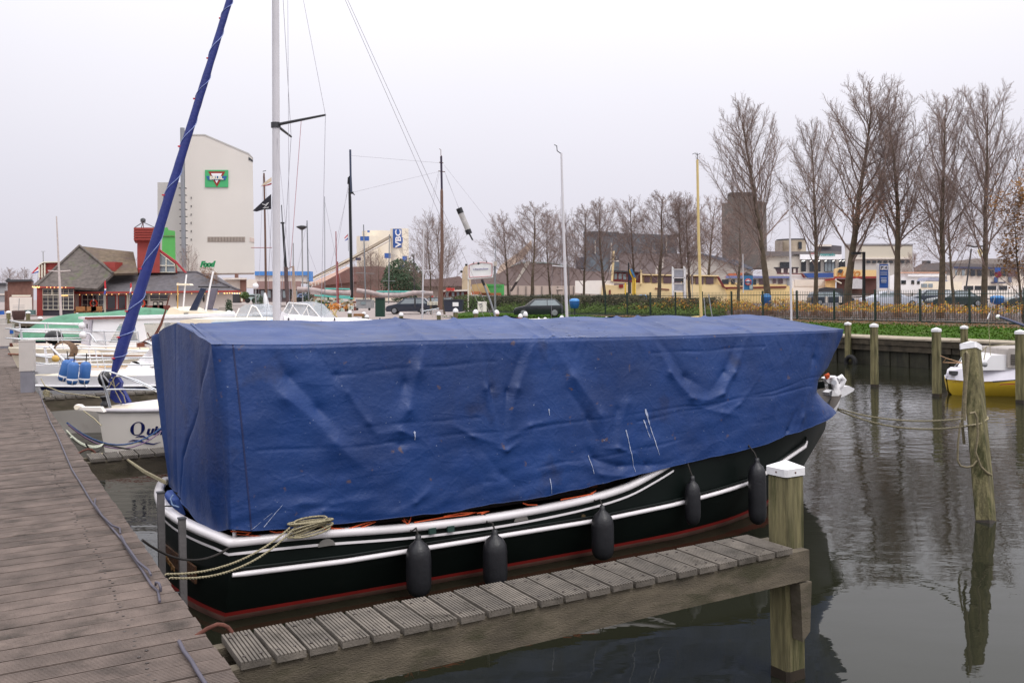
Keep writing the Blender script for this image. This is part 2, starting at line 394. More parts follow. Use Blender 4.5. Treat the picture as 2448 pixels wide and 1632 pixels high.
# back quay wall
b3 = MB(); dk = (KL-K).normalized(); nk = Vector((-dk.y, dk.x, 0))
if nk.y < 0: nk = -nk
for i in range(9):
    a, b = K+dk*i*2.7, K+dk*(i*2.7+2.67)
    b3.prism([a+Vector((0, 0, -.5)), b+Vector((0, 0, -.5)), b+Vector((0, 0, .6)), a+Vector((0, 0, .6))], nk*-.05)
    b3.prism([a+Vector((0, 0, .62)), b+Vector((0, 0, .62)), b+Vector((0, 0, .97)), a+Vector((0, 0, .97))], nk*-.12)
tag(b3.build('quay_wall', m_beamd), 'dark plank quay edge below the paved terrace behind the moored boats', 'quay wall')

# ================================================================== WALKWAY AND FINGER JETTIES
DZ = .95
def rib_mesh(name, width, length, ribs, m, h=.03, dep=.006):
    # profile across the plank: flat-topped ribs with narrow grooves
    pr = []; st = width/ribs
    for i in range(ribs):
        x = -width/2+i*st
        pr += [(x+st*.02, 0), (x+st*.62, 0), (x+st*.70, -dep), (x+st*.94, -dep)]
    pr = pr[:-2]; n = len(pr); vs = [(-length/2, x, z) for x, z in pr]+[(length/2, x, z) for x, z in pr]
    fs = [(i, i+n, i+1+n, i+1) for i in range(n-1)]
    xa, xb = pr[0][0], pr[-1][0]
    vs += [(-length/2, xa, -h), (-length/2, xb, -h), (length/2, xa, -h), (length/2, xb, -h)]; a = 2*n
    fs += [(0, a, a+2, n), (n-1, 2*n-1, a+3, a+1), (a, a+1, a+3, a+2), tuple([a]+list(range(n))+[a+1]), tuple([a+3]+list(range(2*n-1, n-1, -1))+[a+2])]
    return MB().add(vs, [f[::-1] for f in fs]).mesh(name, m)
WW = 2.6
wk = thing('walkway', M(0, 0, 0), None, None); tag(wk, kind='structure')
pm = rib_mesh('plank', .152, WW, 9, m_deck, .035, .010)
NP = 150
rr = random.Random(11)
for i in range(NP):
    a = -1.7+i*.164
    p = M(a, -WW/2+rr.uniform(-.006, .006), DZ+rr.uniform(-.002, .002))-M(0, 0, 0)
    linkmesh('plank', pm, wk, p, (0, 0, AZ+rr.uniform(-.002, .002)))
fb = MB()
for i in range(NP, 320):
    a = -1.7+i*.164; c = M(a, -WW/2, DZ-.018+rr.uniform(-.002, .002)); fb.box(c, (WW, .15, .036), AZ)
tag(fb.build('far_planks', m_deck, wk, world=True), kind='stuff')
eb = MB()
for off in (-.12, -WW+.12): eb.prism([M(-2, off-.05, DZ-.26), M(51, off-.05, DZ-.26), M(51, off-.05, DZ-.037), M(-2, off-.05, DZ-.037)], eB*.1)
eb.build('edge_beam', m_beamd, wk, world=True)
for k in range(13):
    for off in (-.25, -WW+.3): MB().cyl(M(-1+k*4.1, off, -1), M(-1+k*4.1, off, DZ-.04), .11, n=8).build('support_pile', m_beamd, wk, world=True)
# rows of nail heads
nb = MB(); nm = mat('dark_nail_heads', S(64, 56, 52), .6, .2)
for i in range(NP):
    a = -1.7+i*.164
    for b in (-.32, -1.25, -2.2):
        for q in (-.035, .035):
            nb.box(M(a+q+rr.uniform(-.008, .008), b+rr.uniform(-.03, .03), DZ+.001), (.013, .013, .004), rr.uniform(0, 2))
tag(nb.build('nail_heads', nm, wk, world=True), kind='stuff')

fpm = rib_mesh('plank', .149, .42, 8, m_deckf, .036, .011)
def finger(a0, b1, pile=True, label=''):
    t = thing('finger_jetty', M(a0+.2, 0, 0), label, 'jetty', 'narrow finger jetties off the walkway')
    n = int((b1-.05)/.164)
    for i in range(n):
        p = M(a0+.21+rr.uniform(-.006, .006), .06+.075+i*.164, DZ-.005+rr.uniform(-.003, .003))-M(a0+.2, 0, 0)
        linkmesh('plank', fpm, t, p, (rr.uniform(-.006, .006), 0, AZ+PI/2+rr.uniform(-.012, .012)))
    for o in (.025, .335):
        MB().prism([M(a0+o, .02, DZ-.245), M(a0+o, b1+.13, DZ-.245), M(a0+o, b1+.13, DZ-.043), M(a0+o, .02, DZ-.043)], dA*.07).build('side_beam', m_beam, t, world=True)
    if a0 > 1: MB().prism([M(a0+.10, b1+.04, DZ-.245), M(a0+.33, b1+.04, DZ-.245), M(a0+.33, b1+.04, DZ-.05), M(a0+.10, b1+.04, DZ-.05)], eB*.09).build('end_beam', m_beam, t, world=True)
    sb = MB()
    for i in range(n):
        for q, r_ in ((.07, -.04), (.07, .04), (.35, -.04), (.35, .04)): sb.box(M(a0+q, .135+i*.164+r_, DZ-.004), (.012, .012, .006), 0)
    tag(sb.build('screw_heads', nm, t, world=True), kind='stuff')
    return t
finger(.245, 3.70, label='nearest finger jetty, narrow grey ribbed planks in the foreground')
finger(6.70, 3.5, label='second finger jetty, ribbed planks between the covered black boat and the white yacht')
finger(13.9, 5.0, label='third finger jetty, low dark beam in front of the boat with blue fenders')
finger(21.0, 5.0, label='fourth finger jetty, mostly hidden behind the white boats')

def pile(foot, ztop, w=.19, lean=(0, 0), rz=AZ, label='', rnd=0, fat=1, group='mooring piles with white caps', cb=.06):
    w *= .92 if w < .2 else .76
    ztop -= .05*w/.19
    foot = Vector(foot); t = thing('mooring_pile', (foot.x, foot.y, 0), label, 'mooring pile', group)
    top = foot+Vector((lean[0], lean[1], ztop)); bot = foot-Vector((lean[0], lean[1], ztop))*(1.2/ztop)
    ax = (top-foot).normalized(); R = Vector((0, 0, 1)).rotation_difference(ax).to_matrix() @ Matrix.Rotation(rz, 3, 'Z')
    c = .22 if not rnd else .42; h = w/2
    prof = []
    for sx_, sy_ in ((-1, -1), (1, -1), (1, 1), (-1, 1)):
        a = (sx_*h*(1-c), sy_*h); b = (sx_*h, sy_*h*(1-c))
        prof += [a, b] if sx_*sy_ < 0 else [b, a]
    rs = random.Random(int(foot.x*100)); b = MB(); rows = []
    L = (top-bot).length
    zs = [0, .9, 1.2, 1.27]+[1.27+(L-1.33)*k/5 for k in range(1, 6)]
    for z in zs: 
        k = 1+rs.uniform(-.02, .02)
        rows.append([bot+R @ Vector((x*k+rs.uniform(-.002, .002), y*k, z)) for x, y in prof])
    vs = [p for r in rows for p in r]; fs = []; mi = []
    for i in range(len(rows)-1):
        for k in range(8): fs.append((i*8+k, i*8+(k+1) % 8, (i+1)*8+(k+1) % 8, (i+1)*8+k))
    o_ = len(fs); b.add(vs, fs, 0); b.add(vs[-8:], [tuple(range(8))], 0)
    for i in range(8*3): b.mi[i] = 1
    b.build('post', [m_pile, m_wet], t, world=True)
    cw = h+.008; tip = Vector((0, 0, cb+.048*w/.19))
    pc = [Vector((sx_*cw*(1-(c-.05)*(k == 0)), sy_*cw*(1-(c-.05)*(k == 1)), 0)) for sx_, sy_, ks in ((-1, -1, (1, 0)), (1, -1, (0, 1)), (1, 1, (1, 0)), (-1, 1, (0, 1))) for k in ks]
    base = top-ax*cb
    lo = [base+R @ p for p in pc]; hi = [base+R @ (p+Vector((0, 0, cb))) for p in pc]; ap = base+R @ tip
    cp = MB(); cp.add(lo+hi+[ap], [(k, (k+1) % 8, (k+1) % 8+8, k+8) for k in range(8)]+[(k+8, (k+1) % 8+8, 16) for k in range(8)]+[tuple(range(7, -1, -1))])
    cp.build('cap', m_cap, t, world=True)
    if w*FPX/foot.y > 40:
        for k in (0, 2):
            sc = MB(); q = base+R @ Vector((-cw*.1 if k else -cw-.001, -cw-.001 if k else -cw*.1, cb*.5)); sc.cyl(q-R @ Vector((0, .003, 0) if k else (.003, 0, 0)), q+R @ Vector((0, .003, 0) if k else (.003, 0, 0)), .006, n=8)
            sc.build('cap_screw', m_rust, t, world=True)
    return t
pile(M(.455, 3.81), 1.485, .195, rz=AZ, label='nearest square wooden mooring pile at the end of the ribbed finger jetty', cb=.052)
# fender chock on the near pile
tag(MB().prism([M(.27, 3.76, .30), M(.27, 3.83, .36), M(.27, 3.85, .69), M(.27, 3.74, .69)], dA*.09).build('timber_chock', m_beam, world=True, loc=M(.3, 3.8, 0)), 'wooden chock bolted below the end beam beside the nearest pile', 'chock')
q = P(2320, 814, 11.2)
f_ = G(2357, 1245)
pl = pile(f_, q.z, .235, (q.x-f_.x, q.y-f_.y), rz=AZ+.25, label='thick leaning mooring pile with mooring ropes tied round it, in open water', cb=.07)
for (px, py, fx, fy, w_, lab) in [(2091, 772, 2091, 924, .225, 'straight mooring pile with red-brown wet foot in the middle of the gap before the quay'),
                                 (2240, 782, 2240, 947, .235, 'mooring pile just left of the yellow boat'),
                                 (2443, 787, 2440, 962, .235, 'mooring pile cut by the right edge of the picture')]:
    g = G(fx, fy); z = P(px, py, g.y).z; pile(g, z, w_, rz=AZ+.3, label=lab)
for (px, py, o, lab) in [(2026, 769, -.35, 'mooring pile against the quay with a tyre hanging at its foot'), (2304, 777, -.35, 'mooring pile against the quay behind the leaning pile')]:
    g = QL(px, o, 0); pile(g, P(px, py, g.y).z, .24, rz=AZ+.3, label=lab)
# capped piles that show behind the covered boat
BP = [(836, 744, 52), (854, 753, 51), (870, 747, 52), (877, 754, 49), (959, 749, 46), (1049, 747, 42), (1089, 739, 36), (1137, 742, 36), (1187, 743, 37), (1244, 752, 40), (1256, 747, 33), (1303, 761, 34), (1343, 756, 38), (1373, 759, 39), (1450, 759, 37), (1473, 759, 40)]
for i, (px, py, Y) in enumerate(BP):
    p = P(px, py, Y)
    near = ['left of a wooden crate', 'low and half hidden', 'behind the sprayhood', 'beside the green waste skip', 'right of the blue flat boat', 'in front of the black container', 'tallest of the middle row', 'beside the white pillar box', 'right beside the leaning grey mast', 'below the front wheel of the black car', 'with a red rope, in front of the black car', 'in front of the small white boat', 'beside the white steel mast', 'before the open lawn', 'left of a close pair on the lawn', 'right of a close pair on the lawn'][i]
    t = thing('mooring_pile', (p.x, p.y, 0), 'round mooring post with white cap, '+near, 'mooring pile', 'far capped posts behind the blue tarpaulin')
    r_ = 5.0/FPX*Y if i not in (6, 7, 8) else 5.8/FPX*Y
    MB().cyl((p.x, p.y, -.6), (p.x, p.y, p.z-.07), r_*1.02, r_*.96, 10).build('post', m_pile, t, world=True)
    MB().lathe([(r_*1.12, -.09), (r_*1.15, -.02), (r_*.7, .05), (.001, .075)], (p.x, p.y, p.z-.03), 10).build('cap', m_cap, t, world=True)
# tyre
g = QL(2032, -.5, 0); g.z = P(2032, 866, g.y).z
tb = MB(); R_ = 20/FPX*g.y*.95
for k in range(24):
    pass
ring = [g+dA*0+(dA*math.cos(q)+Vector((0, 0, 1))*math.sin(q))*R_*.72 for q in [2*PI*k/22 for k in range(22)]]
tb.tube(ring, R_*.28, 8, closed=True)
tag(tb.build('tyre', m_tyre, world=True, loc=(g.x, g.y, 0)), 'old black tyre hanging against the quay wall as a fender', 'tyre')

# ---- things on the walkway
def cable(pts, r, m, name, label, cat):
    o = MB().tube(pts, r, 6).build(name, m, world=True, loc=pts[0]); return tag(o, label, cat)
D1 = DZ+.012
m_cable = mat('grey_violet_cable', S(80, 76, 88), .6, .1)
pp = [(92, 930), (104, 965), (120, 1008), (137, 1040), (156, 1085), (172, 1122), (196, 1160), (212, 1188), (232, 1218), (250, 1240), (268, 1262), (292, 1290), (308, 1316), (340, 1362), (362, 1398), (378, 1412), (382, 1437)]
cable([G(x, y, D1) for x, y in pp], .0075, m_cable, 'power_cable', 'violet-grey cable running along the walkway planks', 'cable')
pp = [(228, 1192), (226, 1204), (244, 1232), (268, 1255), (286, 1262), (288, 1275)]
cable([G(x, y, D1+.01+.02*math.sin(i)) for i, (x, y) in enumerate(pp)], .0075, m_cable, 'rope_end', 'short bent cable loop lying along the long cable, farther end', 'cable')
pp = [(290, 1280), (300, 1300), (330, 1342), (355, 1362), (361, 1374)]
cable([G(x, y, D1+.018) for x, y in pp], .0075, m_cable, 'rope_end', 'short doubled cable beside the long cable near the two grey posts', 'cable')
pp = [(372, 1398), (372, 1391), (380, 1393), (384, 1405), (384, 1412)]
cable([G(x, y, D1+.01+.03*math.sin(i*.8)) for i, (x, y) in enumerate(pp)], .0075, m_cable, 'cable_hook', 'small hooked loop at the near end of the long cable', 'cable')
pp = [(428, 1532), (440, 1556), (457, 1578), (472, 1604), (490, 1632), (505, 1660)]
cable([G(x, y, D1+.004) for x, y in pp], .010, m_cable, 'cable_end', 'thick violet-grey cable end in the bottom left corner of the walkway', 'cable')
# rusty pipe loops beside the finger jetties
def loop(a, b, s=1, lab=''):
    pts = [M(a, b-.08, DZ-.01), M(a, b-.02, DZ+.02), M(a, b+.03, DZ+.032)]+[M(a-.005*k, b+.03+.075*math.sin(k*PI/8), DZ-.045+.077*math.cos(k*PI/8)) for k in range(1, 5)]+[M(a-.03, b+.107, DZ-.14), M(a-.04, b+.11, DZ-.24)]
    tag(MB().tube(pts, .011, 8).build('pipe_loop', m_rust, world=True, loc=pts[0]), lab, 'iron hoop')
loop(.72, .03, lab='rusty bent iron hoop joining walkway and nearest finger jetty')
loop(7.2, .06, lab='rusty iron hoop at the root of the second finger jetty')
# two grey mooring posts by the transom
for i, (px, yt, yb, b, lab) in enumerate([(384, 1178, 1375, .30, 'slim grey steel guide post, the farther of two beside the stern'), (435, 1240, 1405, .40, 'slim grey steel guide post, the nearer of two beside the stern')]):
    r = ray(px, yt); tt = (b-(CAM-W0).dot(eB))/r.dot(eB); p = CAM+r*tt
    t = thing('guide_post', (p.x, p.y, 0), lab, 'post', 'pair of grey guide posts')
    MB().box((p.x, p.y, (p.z-1.0)/2), (.052, .052, p.z+1.0), AZ).build('post', mat('weathered_grey_post', S(96, 92, 92), .8, .2, 8, .4, 40), t, world=True)
    MB().box((p.x, p.y, p.z+.006), (.06, .06, .012), AZ).build('cap_plate', m_dgrey, t, world=True)
    MB().boxab((p.x-.12, p.y-.02, .30), (p.x+.0, p.y+.02, .34)).build('bracket', m_dgrey, t, world=True)
# power pedestals
def pedestal(px, yb, yt, wpx, a, lab, split=.45):
    g = None
    r = ray(px, yb); p = CAM+r*((DZ-CZ)/r.z)
    s = p.y/FPX; h = (yb-yt)*s; w_ = wpx*s
    t = thing('power_pedestal', (p.x, p.y, DZ), lab, 'power pedestal', 'shore power pedestals on the walkway')
    mpb = mat('pedestal_box', S(196, 188, 182), .6, .06, 4, .2, 60, dirt=(S(150, 144, 138), .66, 5))
    MB().box((p.x, p.y, DZ+h*split/2), (w_*.72, w_*.62, h*split), AZ*.5).build('foot', mat('pedestal_foot', S(130, 128, 136), .6, .12, 5), t, world=True)
    MB().box((p.x, p.y, DZ+h*(split+(1-split)/2)), (w_*.82, w_*.7, h*(1-split)), AZ*.5).build('cabinet', mpb, t, world=True)
    MB().box((p.x, p.y, DZ+h+.008), (w_*.86, w_*.74, .016), AZ*.5).build('lid', mpb, t, world=True)
    return p, h, w_
pedestal(67, 937, 815, 38, 0, 'nearest grey shore power cabinet on a foot at the walkway edge', .42)
p, h, w_ = pedestal(17, 832, 776, 34, 0, 'grey power cabinet farther along, with a blue socket on its side', .1)
tag(MB().box((p.x+w_*.45, p.y-.1, DZ+h*.72), (.08, .1, .16)).build('blue_socket', m_blue, world=True, loc=(p.x, p.y, DZ)), 'blue plug hanging at the side of the second power cabinet', 'plug')
pedestal(5, 806, 762, 24, 0, 'far grey power cabinet cut off by the left edge', .1)
p = G(38, 850, DZ)
tag(MB().box((p.x, p.y, DZ+.16), (.3, .22, .32), AZ).box((p.x-.12, p.y, DZ+.34), (.12, .16, .1), AZ).build('rust_bollard', m_rust, world=True, loc=(p.x, p.y, DZ)), 'rust-red steel bollard at the walkway edge behind the nearest power cabinet', 'bollard')
# ================================================================== THE COVERED BLACK BOAT
AC = 4.9
SHEER = [(.4, .70), (1.35, .665), (2.3, .60), (3.1, .578), (3.8, .595), (4.3, .63), (4.7, .69), (5.05, .80), (5.4, .92), (6, .99), (7, 1.08), (8, 1.19), (9.0, 1.31), (9.5, 1.37)]
STEM = [(-.35, 7.6), (0, 8.42), (.2, 8.70), (.42, 8.90), (.74, 9.18), (1.1, 9.24), (1.4, 9.22)]
HG = [(.4, 1.50), (5.4, 1.51), (6.0, 1.49), (7.0, 1.36), (7.8, 1.14), (8.4, .88), (8.9, .55), (9.25, .27), (9.47, .03)]     # half breadth at the gunwale
HR = [(.4, 1.48), (5.6, 1.50), (6.4, 1.42), (7.2, 1.2), (8.0, .93), (8.7, .55), (9.15, .27), (9.47, .02)]     # at the rubbing strake
HWL = [(.4, 1.27), (5.3, 1.27), (6.2, 1.14), (7.0, .90), (7.9, .62), (8.6, .36), (9.1, .16), (9.47, .02)]      # at the waterline
RZ = [(.4, .45), (1.7, .405), (4.4, .41), (5.2, .44), (6.4, .53), (7.07, .66), (7.6, .76), (9.5, 1.0)]
def bst(a_off):   # transom plan curve: how far the stern reaches towards the walkway
    return .74-.24*(1-(a_off/1.5)**2)
def hull_pt(b, frac, side=-1):
    # frac 0 keel, 1 waterline, 2 strake, 3 gunwale
    zk, zw, zr, zs = -.35, 0.0, interp(RZ, b)-.03, smooth(SHEER, b)
    if frac <= 1: h = lerp(0, smooth(HWL, b), frac**.5); z = lerp(zk, zw, frac)
    elif frac <= 2: f = frac-1; h = lerp(smooth(HWL, b), smooth(HR, b), f**.85); z = lerp(zw, zr, f)
    else: f = frac-2; h = lerp(smooth(HR, b), smooth(HG, b), f); z = lerp(zr, zs, f)
    return h, z
boat = thing('covered_boat', M(AC, 4.8, 0), 'black steel motor launch with white rails, under the big blue tarpaulin', 'boat', rz=AZ)
m_hull = mat('black_green_hull', S(15, 22, 20), .42, .3, 1.2, .15, 6, dirt=(S(26, 30, 26), .62, 2), spec=.22)
m_boot = mat('red_waterline_paint', S(158, 40, 36), .5, .15, 4)
m_slime = mat('brown_antifouling', S(132, 96, 84), .7, .25, 5)
m_rail = mat('white_rail_paint', S(236, 230, 232), .28, .03, 5, coat=.2, dirt=(S(196, 184, 186), .68, 4))
bs = [.74+i*.12 for i in range(70)]; bs = [b for b in bs if b < 8.9]+[8.9, 9.0, 9.1, 9.2, 9.3, 9.38, 9.47]
FR = [0, .35, .7, 1.0, 1.13, 1.135, 1.22, 1.30, 1.45, 1.6, 1.8, 2.0, 2.25, 2.5, 2.75, 3.0]
def hull_mesh():
    mb = MB()
    for side in (-1, 1):
        rows = []
        for b in bs:
            r = []
            for f in FR:
                fb_ = min(b, {0: 8.5}.get(0))
                h, z = hull_pt(b, f)
                # stem rake: lower points stop earlier
                bx = b if b < 7 else 7+(b-7)*(interp(STEM, z)-7)/2.47
                r.append(M(AC+side*h, bx, z))
            rows.append(r)
        vs = [p for r in rows for p in r]; n = len(FR); fs = []
        for i in range(len(rows)-1):
            for k in range(n-1):
                f = (i*n+k, i*n+k+1, (i+1)*n+k+1, (i+1)*n+k); fs.append(f if side > 0 else f[::-1])
        o = len(mb.f); mb.add(vs, fs, 0, True)
        for i in range(len(rows)-1):
            for k in range(n-1):
                zt = rows[i][k+1].z
                if k < 4: mb.mi[o+i*(n-1)+k] = 2
                elif k in (4, 5): mb.mi[o+i*(n-1)+k] = 1
    # transom, bowed
    rows = []
    for q in range(15):
        s = -1+2*q/14; r = []
        for f in FR:
            h, z = hull_pt(.74, f); a_ = s*h
            r.append(M(AC+a_, bst(a_*1.5/max(h, .01)) if abs(s) < 1 else .74, z))
        rows.append(r)
    o = len(mb.f); mb.grid(rows, 0, True, flip=False)
    for i in range(14):
        for k in range(len(FR)-1):
            if k < 4: mb.mi[o+i*(len(FR)-1)+k] = 2
            elif k in (4, 5): mb.mi[o+i*(len(FR)-1)+k] = 1
    return mb
hull_mesh().build('hull', [m_hull, m_boot, m_slime], boat, world=True)
# deck
dkm = MB(); rows = []
for b in bs:
    h = smooth(HG, b)-.03; rows.append([M(AC-h, b, smooth(SHEER, b)-.10), M(AC, b, smooth(SHEER, b)-.06), M(AC+h, b, smooth(SHEER, b)-.10)])
dkm.grid(rows); dkm.build('deck', mat('dark_deck_paint', S(70, 62, 56), .7), boat, world=True)
def along(side, b0, b1, off_h, off_z, table='s', step=.1):
    out_ = []; n = max(2, int((b1-b0)/step))
    for i in range(n+1):
        b = b0+(b1-b0)*i/n
        if table == 's': h, z = smooth(HG, b), smooth(SHEER, b)
        else: h, z = smooth(HR, b), interp(RZ, b)
        out_.append(M(AC+side*(h+off_h), b, z+off_z))
    return out_
def transom_line(off, z_, n=14):
    return [M(AC+s*(1.5), bst(s*1.5)-off if abs(s) < .999 else .74-off*.5, z_) for s in [-1+2*i/n for i in range(n+1)]]
# white gunwale rail: a wide half-round running round stern and sides
gl = along(1, .74, 5.5, .01, .01)[::-1]+transom_line(.012, .71)[::-1][1:-1]+along(-1, .74, 5.3, .01, .01)
def flat_rail(pts, wv, hh, nm, m, inward):
    mb = MB(); rows = []
    for i, p in enumerate(pts):
        a = pts[max(0, i-1)]; c = pts[min(len(pts)-1, i+1)]; t = (c-a); t.z = 0; t.normalize(); nn = Vector((-t.y, t.x, 0))*inward
        prof = [(-.0, -.045), (-.014, -.03), (-.018, 0), (-.010, .022), (.006, .034), (.03, .038), (wv-.01, .036), (wv, .022), (wv, -.02)]
        rows.append([p+nn*x+Vector((0, 0, z*hh/.04)) for x, z in prof])
    mb.grid(rows, 0, True); return mb.build(nm, m, boat, world=True)
flat_rail(gl, .075, .033, 'gunwale_rail', m_rail, 1)
def band(path, z0, z1, nm, m, push=.006):
    mb = MB(); rows = []
    for i, p in enumerate(path):
        a = path[max(0, i-1)]; c = path[min(len(path)-1, i+1)]; t = c-a; t.z = 0; t.normalize(); nn = Vector((t.y, -t.x, 0))
        q = p+nn*push
        rows.append([q+Vector((0, 0, z0)), q+Vector((0, 0, z1))])
    mb.grid(rows, 0, True); return mb.build(nm, m, boat, world=True)
bp = along(1, .74, 5.5, 0, 0)[::-1]+transom_line(.0, .70)[::-1][1:-1]+along(-1, .74, 5.25, 0, 0)
bp2 = [p for p in bp]
band(bp2, -.092, -.070, 'white_stripe', m_rail, .009)
# white rubbing strake on both sides with a thin black bead above
for sd in (-1, 1):
    pts = along(sd, .76, 7.62, .018, -.0, 'r'); pts[-1] = pts[-1]+Vector((0, 0, .0))
    pts.append(pts[-1]+(pts[-1]-pts[-2])*.5+Vector((0, 0, .05)))
    MB().tube(pts, [.017]+[.023]*(len(pts)-2)+[.014], 8).build('rubbing_strake', m_rail, boat, world=True)
    MB().tube([p+Vector((0, 0, .045))-dA*(.0*sd) for p in pts], .012, 6).build('strake_bead', m_hull, boat, world=True)
# scuppers, fairleads, drain plug
for px, py in ((780, 1304), (1245, 1244)):
    b, z = onA(px, py, AC-1.51); pts = [M(AC-1.512, b-.075, z)]
    for k in range(9): pts.append(M(AC-1.512, b+.075*math.cos(PI*k/8)*-1, z+.06*math.sin(PI*k/8)))
    MB().prism(pts[1:], dA*-.008).build('scupper', mat('scupper_grey', S(120, 116, 112), .6, .1), boat, world=True)
for px, py in ((1033, 1268), (1077, 1263)):
    b, z = onA(px, py, AC-1.53); MB().box(M(AC-1.53, b, z), (.065, .03, .05), AZ).build('fairlead', mat('green_bronze', S(40, 66, 60), .5), boat, world=True)
b, z = onA(1393, 1234, AC-1.5); MB().cyl(M(AC-1.52, b, z), M(AC-1.49, b, z), .024, n=12).cyl(M(AC-1.527, b, z), M(AC-1.51, b, z), .01, n=8).build('drain_plug', mat('brass', S(120, 104, 78), .4, metal=.7), boat, world=True)
# name board on the transom with a worn gilt name
nbp = [(457, 1297), (517, 1345)]
MB().prism([M(AC+.05, bst(.05)-.02, .27), M(AC-1.0, bst(1.0)-.02, .27), M(AC-1.0, bst(1.0)-.02, .41), M(AC+.05, bst(.05)-.02, .41)], eB*-.02).build('name_board', mat('name_board_brown', S(74, 46, 26), .5, .4, 14, .6, 40), boat, world=True)
text('name_lettering', 'Watergeus', .10, mat('worn_gilt', S(122, 84, 34), .5, .3, 20), boat, face_mx(M(AC-.48, bst(.48)-.062, .335), -dA+eB*-.0), world=True)
# stanchion stumps and dark cabin side glimpsed under the hem
for b in (.80, 2.05, 3.1):
    MB().cyl(M(AC-1.43, b, .70), M(AC-1.43, b, .84), .017, n=8).build('stanchion', m_rail, boat, world=True)
MB().tube([M(AC-1.43, .80, .835), M(AC-1.43, 3.4, .80)], .010, 6).build('low_rail', m_rail, boat, world=True)
MB().boxab((1.0-4.8, -1.2, .6), (7.2-4.8, 1.2, .98)).build('coaming', mat('coaming_brown', S(46, 34, 30), .6), boat)
for x in (1.25, 4.4):
    MB().boxab((x-4.8, -1.22, .66), (x-4.8+.1, -1.20, .80)).build('coaming_slot', m_brown, boat)

# ------------------------------------------------------------------ the tarpaulin
HEM = [(.74, .80), (1.12, .765), (1.69, .735), (2.38, .715), (3.23, .715), (4.16, .76), (5.21, .85), (6.25, .92), (7.02, .995), (7.52, 1.045), (7.75, 1.07), (8.25, 1.12)]
EAVA = [(.6, 3.44), (6.2, 3.45), (7.2, 3.50), (7.8, 3.62), (8.25, 3.84)]
HEMA = [(.6, 3.36), (5.8, 3.35), (6.6, 3.39), (7.3, 3.52), (7.8, 3.66), (8.25, 3.86)]
EAVZ = [(.6, 2.28), (1.3, 2.25), (2.4, 2.24), (5.3, 2.18), (7.0, 2.165), (8.2, 2.14)]
FOLDS = []
def fold(x0, y0, x1, y1, amp, w_, t0=1, t1=1):
    b0, z0 = onA(x0, y0, 3.4); b1, z1 = onA(x1, y1, 3.4); FOLDS.append((b0, z0, b1, z1, amp, w_, t0, t1))
def chain(pts, amp, w_):
    n = len(pts)-1
    for i in range(n): fold(*pts[i], *pts[i+1], amp, w_, 1 if i else .3, 1 if i < n-1 else .3)
# read from the photograph as ridges (+) and hollows (-) of the cloth
chain([(655, 838), (700, 900), (757, 979), (815, 1030)], -.055, .085)
chain([(640, 900), (683, 949), (794, 1053), (886, 1134)], .05, .12)
chain([(775, 860), (830, 940), (880, 1000), (905, 1050)], .03, .05)
chain([(748, 832), (800, 900), (860, 985)], -.03, .06)
chain([(1027, 818), (1005, 890), (971, 975), (945, 1010)], .05, .075)
chain([(990, 850), (975, 920), (950, 975)], -.04, .06)
chain([(765, 824), (740, 865)], .03, .035)
chain([(900, 1030), (950, 1025), (1010, 1050)], .035, .04)
chain([(905, 1048), (950, 1060), (1020, 1052)], -.03, .04)
chain([(1135, 815), (1165, 930), (1192, 1045)], .045, .05)
chain([(1160, 815), (1180, 930), (1196, 1040)], -.04, .035)
chain([(1281, 815), (1240, 930), (1203, 1043)], .05, .055)
chain([(1255, 830), (1222, 940), (1199, 1040)], -.045, .04)
chain([(1218, 826), (1205, 940)], .02, .03)
chain([(1205, 1040), (1260, 1015), (1330, 1000)], .03, .035)
chain([(1190, 1052), (1130, 1040), (1080, 1010)], .03, .035)
chain([(1180, 1060), (1205, 1066), (1240, 1048)], .04, .03)
chain([(1150, 1075), (1200, 1130), (1260, 1170)], -.03, .07)
chain([(1323, 815), (1370, 900), (1430, 990), (1449, 1061)], .045, .09)
chain([(1355, 930), (1400, 1000), (1430, 1062)], -.04, .05)
chain([(1480, 880), (1478, 980), (1458, 1062)], -.03, .06)
chain([(1510, 860), (1500, 960), (1470, 1060)], .025, .07)
chain([(1440, 1068), (1470, 1066), (1510, 1085)], .035, .03)
chain([(1397, 1066), (1420, 1095), (1470, 1112), (1538, 1106), (1600, 1098)], -.045, .05)
chain([(1390, 1095), (1430, 1130), (1500, 1140), (1580, 1125)], .04, .06)
chain([(1566, 815), (1600, 890), (1650, 950), (1700, 955)], .045, .06)
chain([(1590, 830), (1640, 900), (1680, 925)], -.045, .06)
chain([(1790, 806), (1755, 890), (1725, 940), (1673, 962)], .05, .05)
chain([(1765, 820), (1735, 890), (1695, 935)], -.04, .05)
chain([(1655, 965), (1720, 985), (1760, 1000)], .03, .04)
chain([(1820, 900), (1765, 970), (1700, 1010)], .025, .04)
chain([(1920, 985), (1895, 1030), (1875, 1060)], -.05, .05)
chain([(1955, 950), (1940, 1000), (1925, 1035)], .035, .05)
chain([(1985, 812), (1975, 860), (1955, 930)], -.04, .06)
chain([(1880, 870), (1850, 960), (1830, 1040)], .02, .09)
chain([(620, 1215), (720, 1200), (800, 1210), (900, 1190)], .02, .04)
chain([(700, 1240), (780, 1225), (850, 1232)], .025, .03)
chain([(930, 1225), (990, 1195), (1040, 1150)], .03, .04)
chain([(1080, 1190), (1160, 1150), (1240, 1140)], -.02, .05)
chain([(560, 860), (600, 1000), (610, 1150)], .012, .10)
rf_ = random.Random(77)
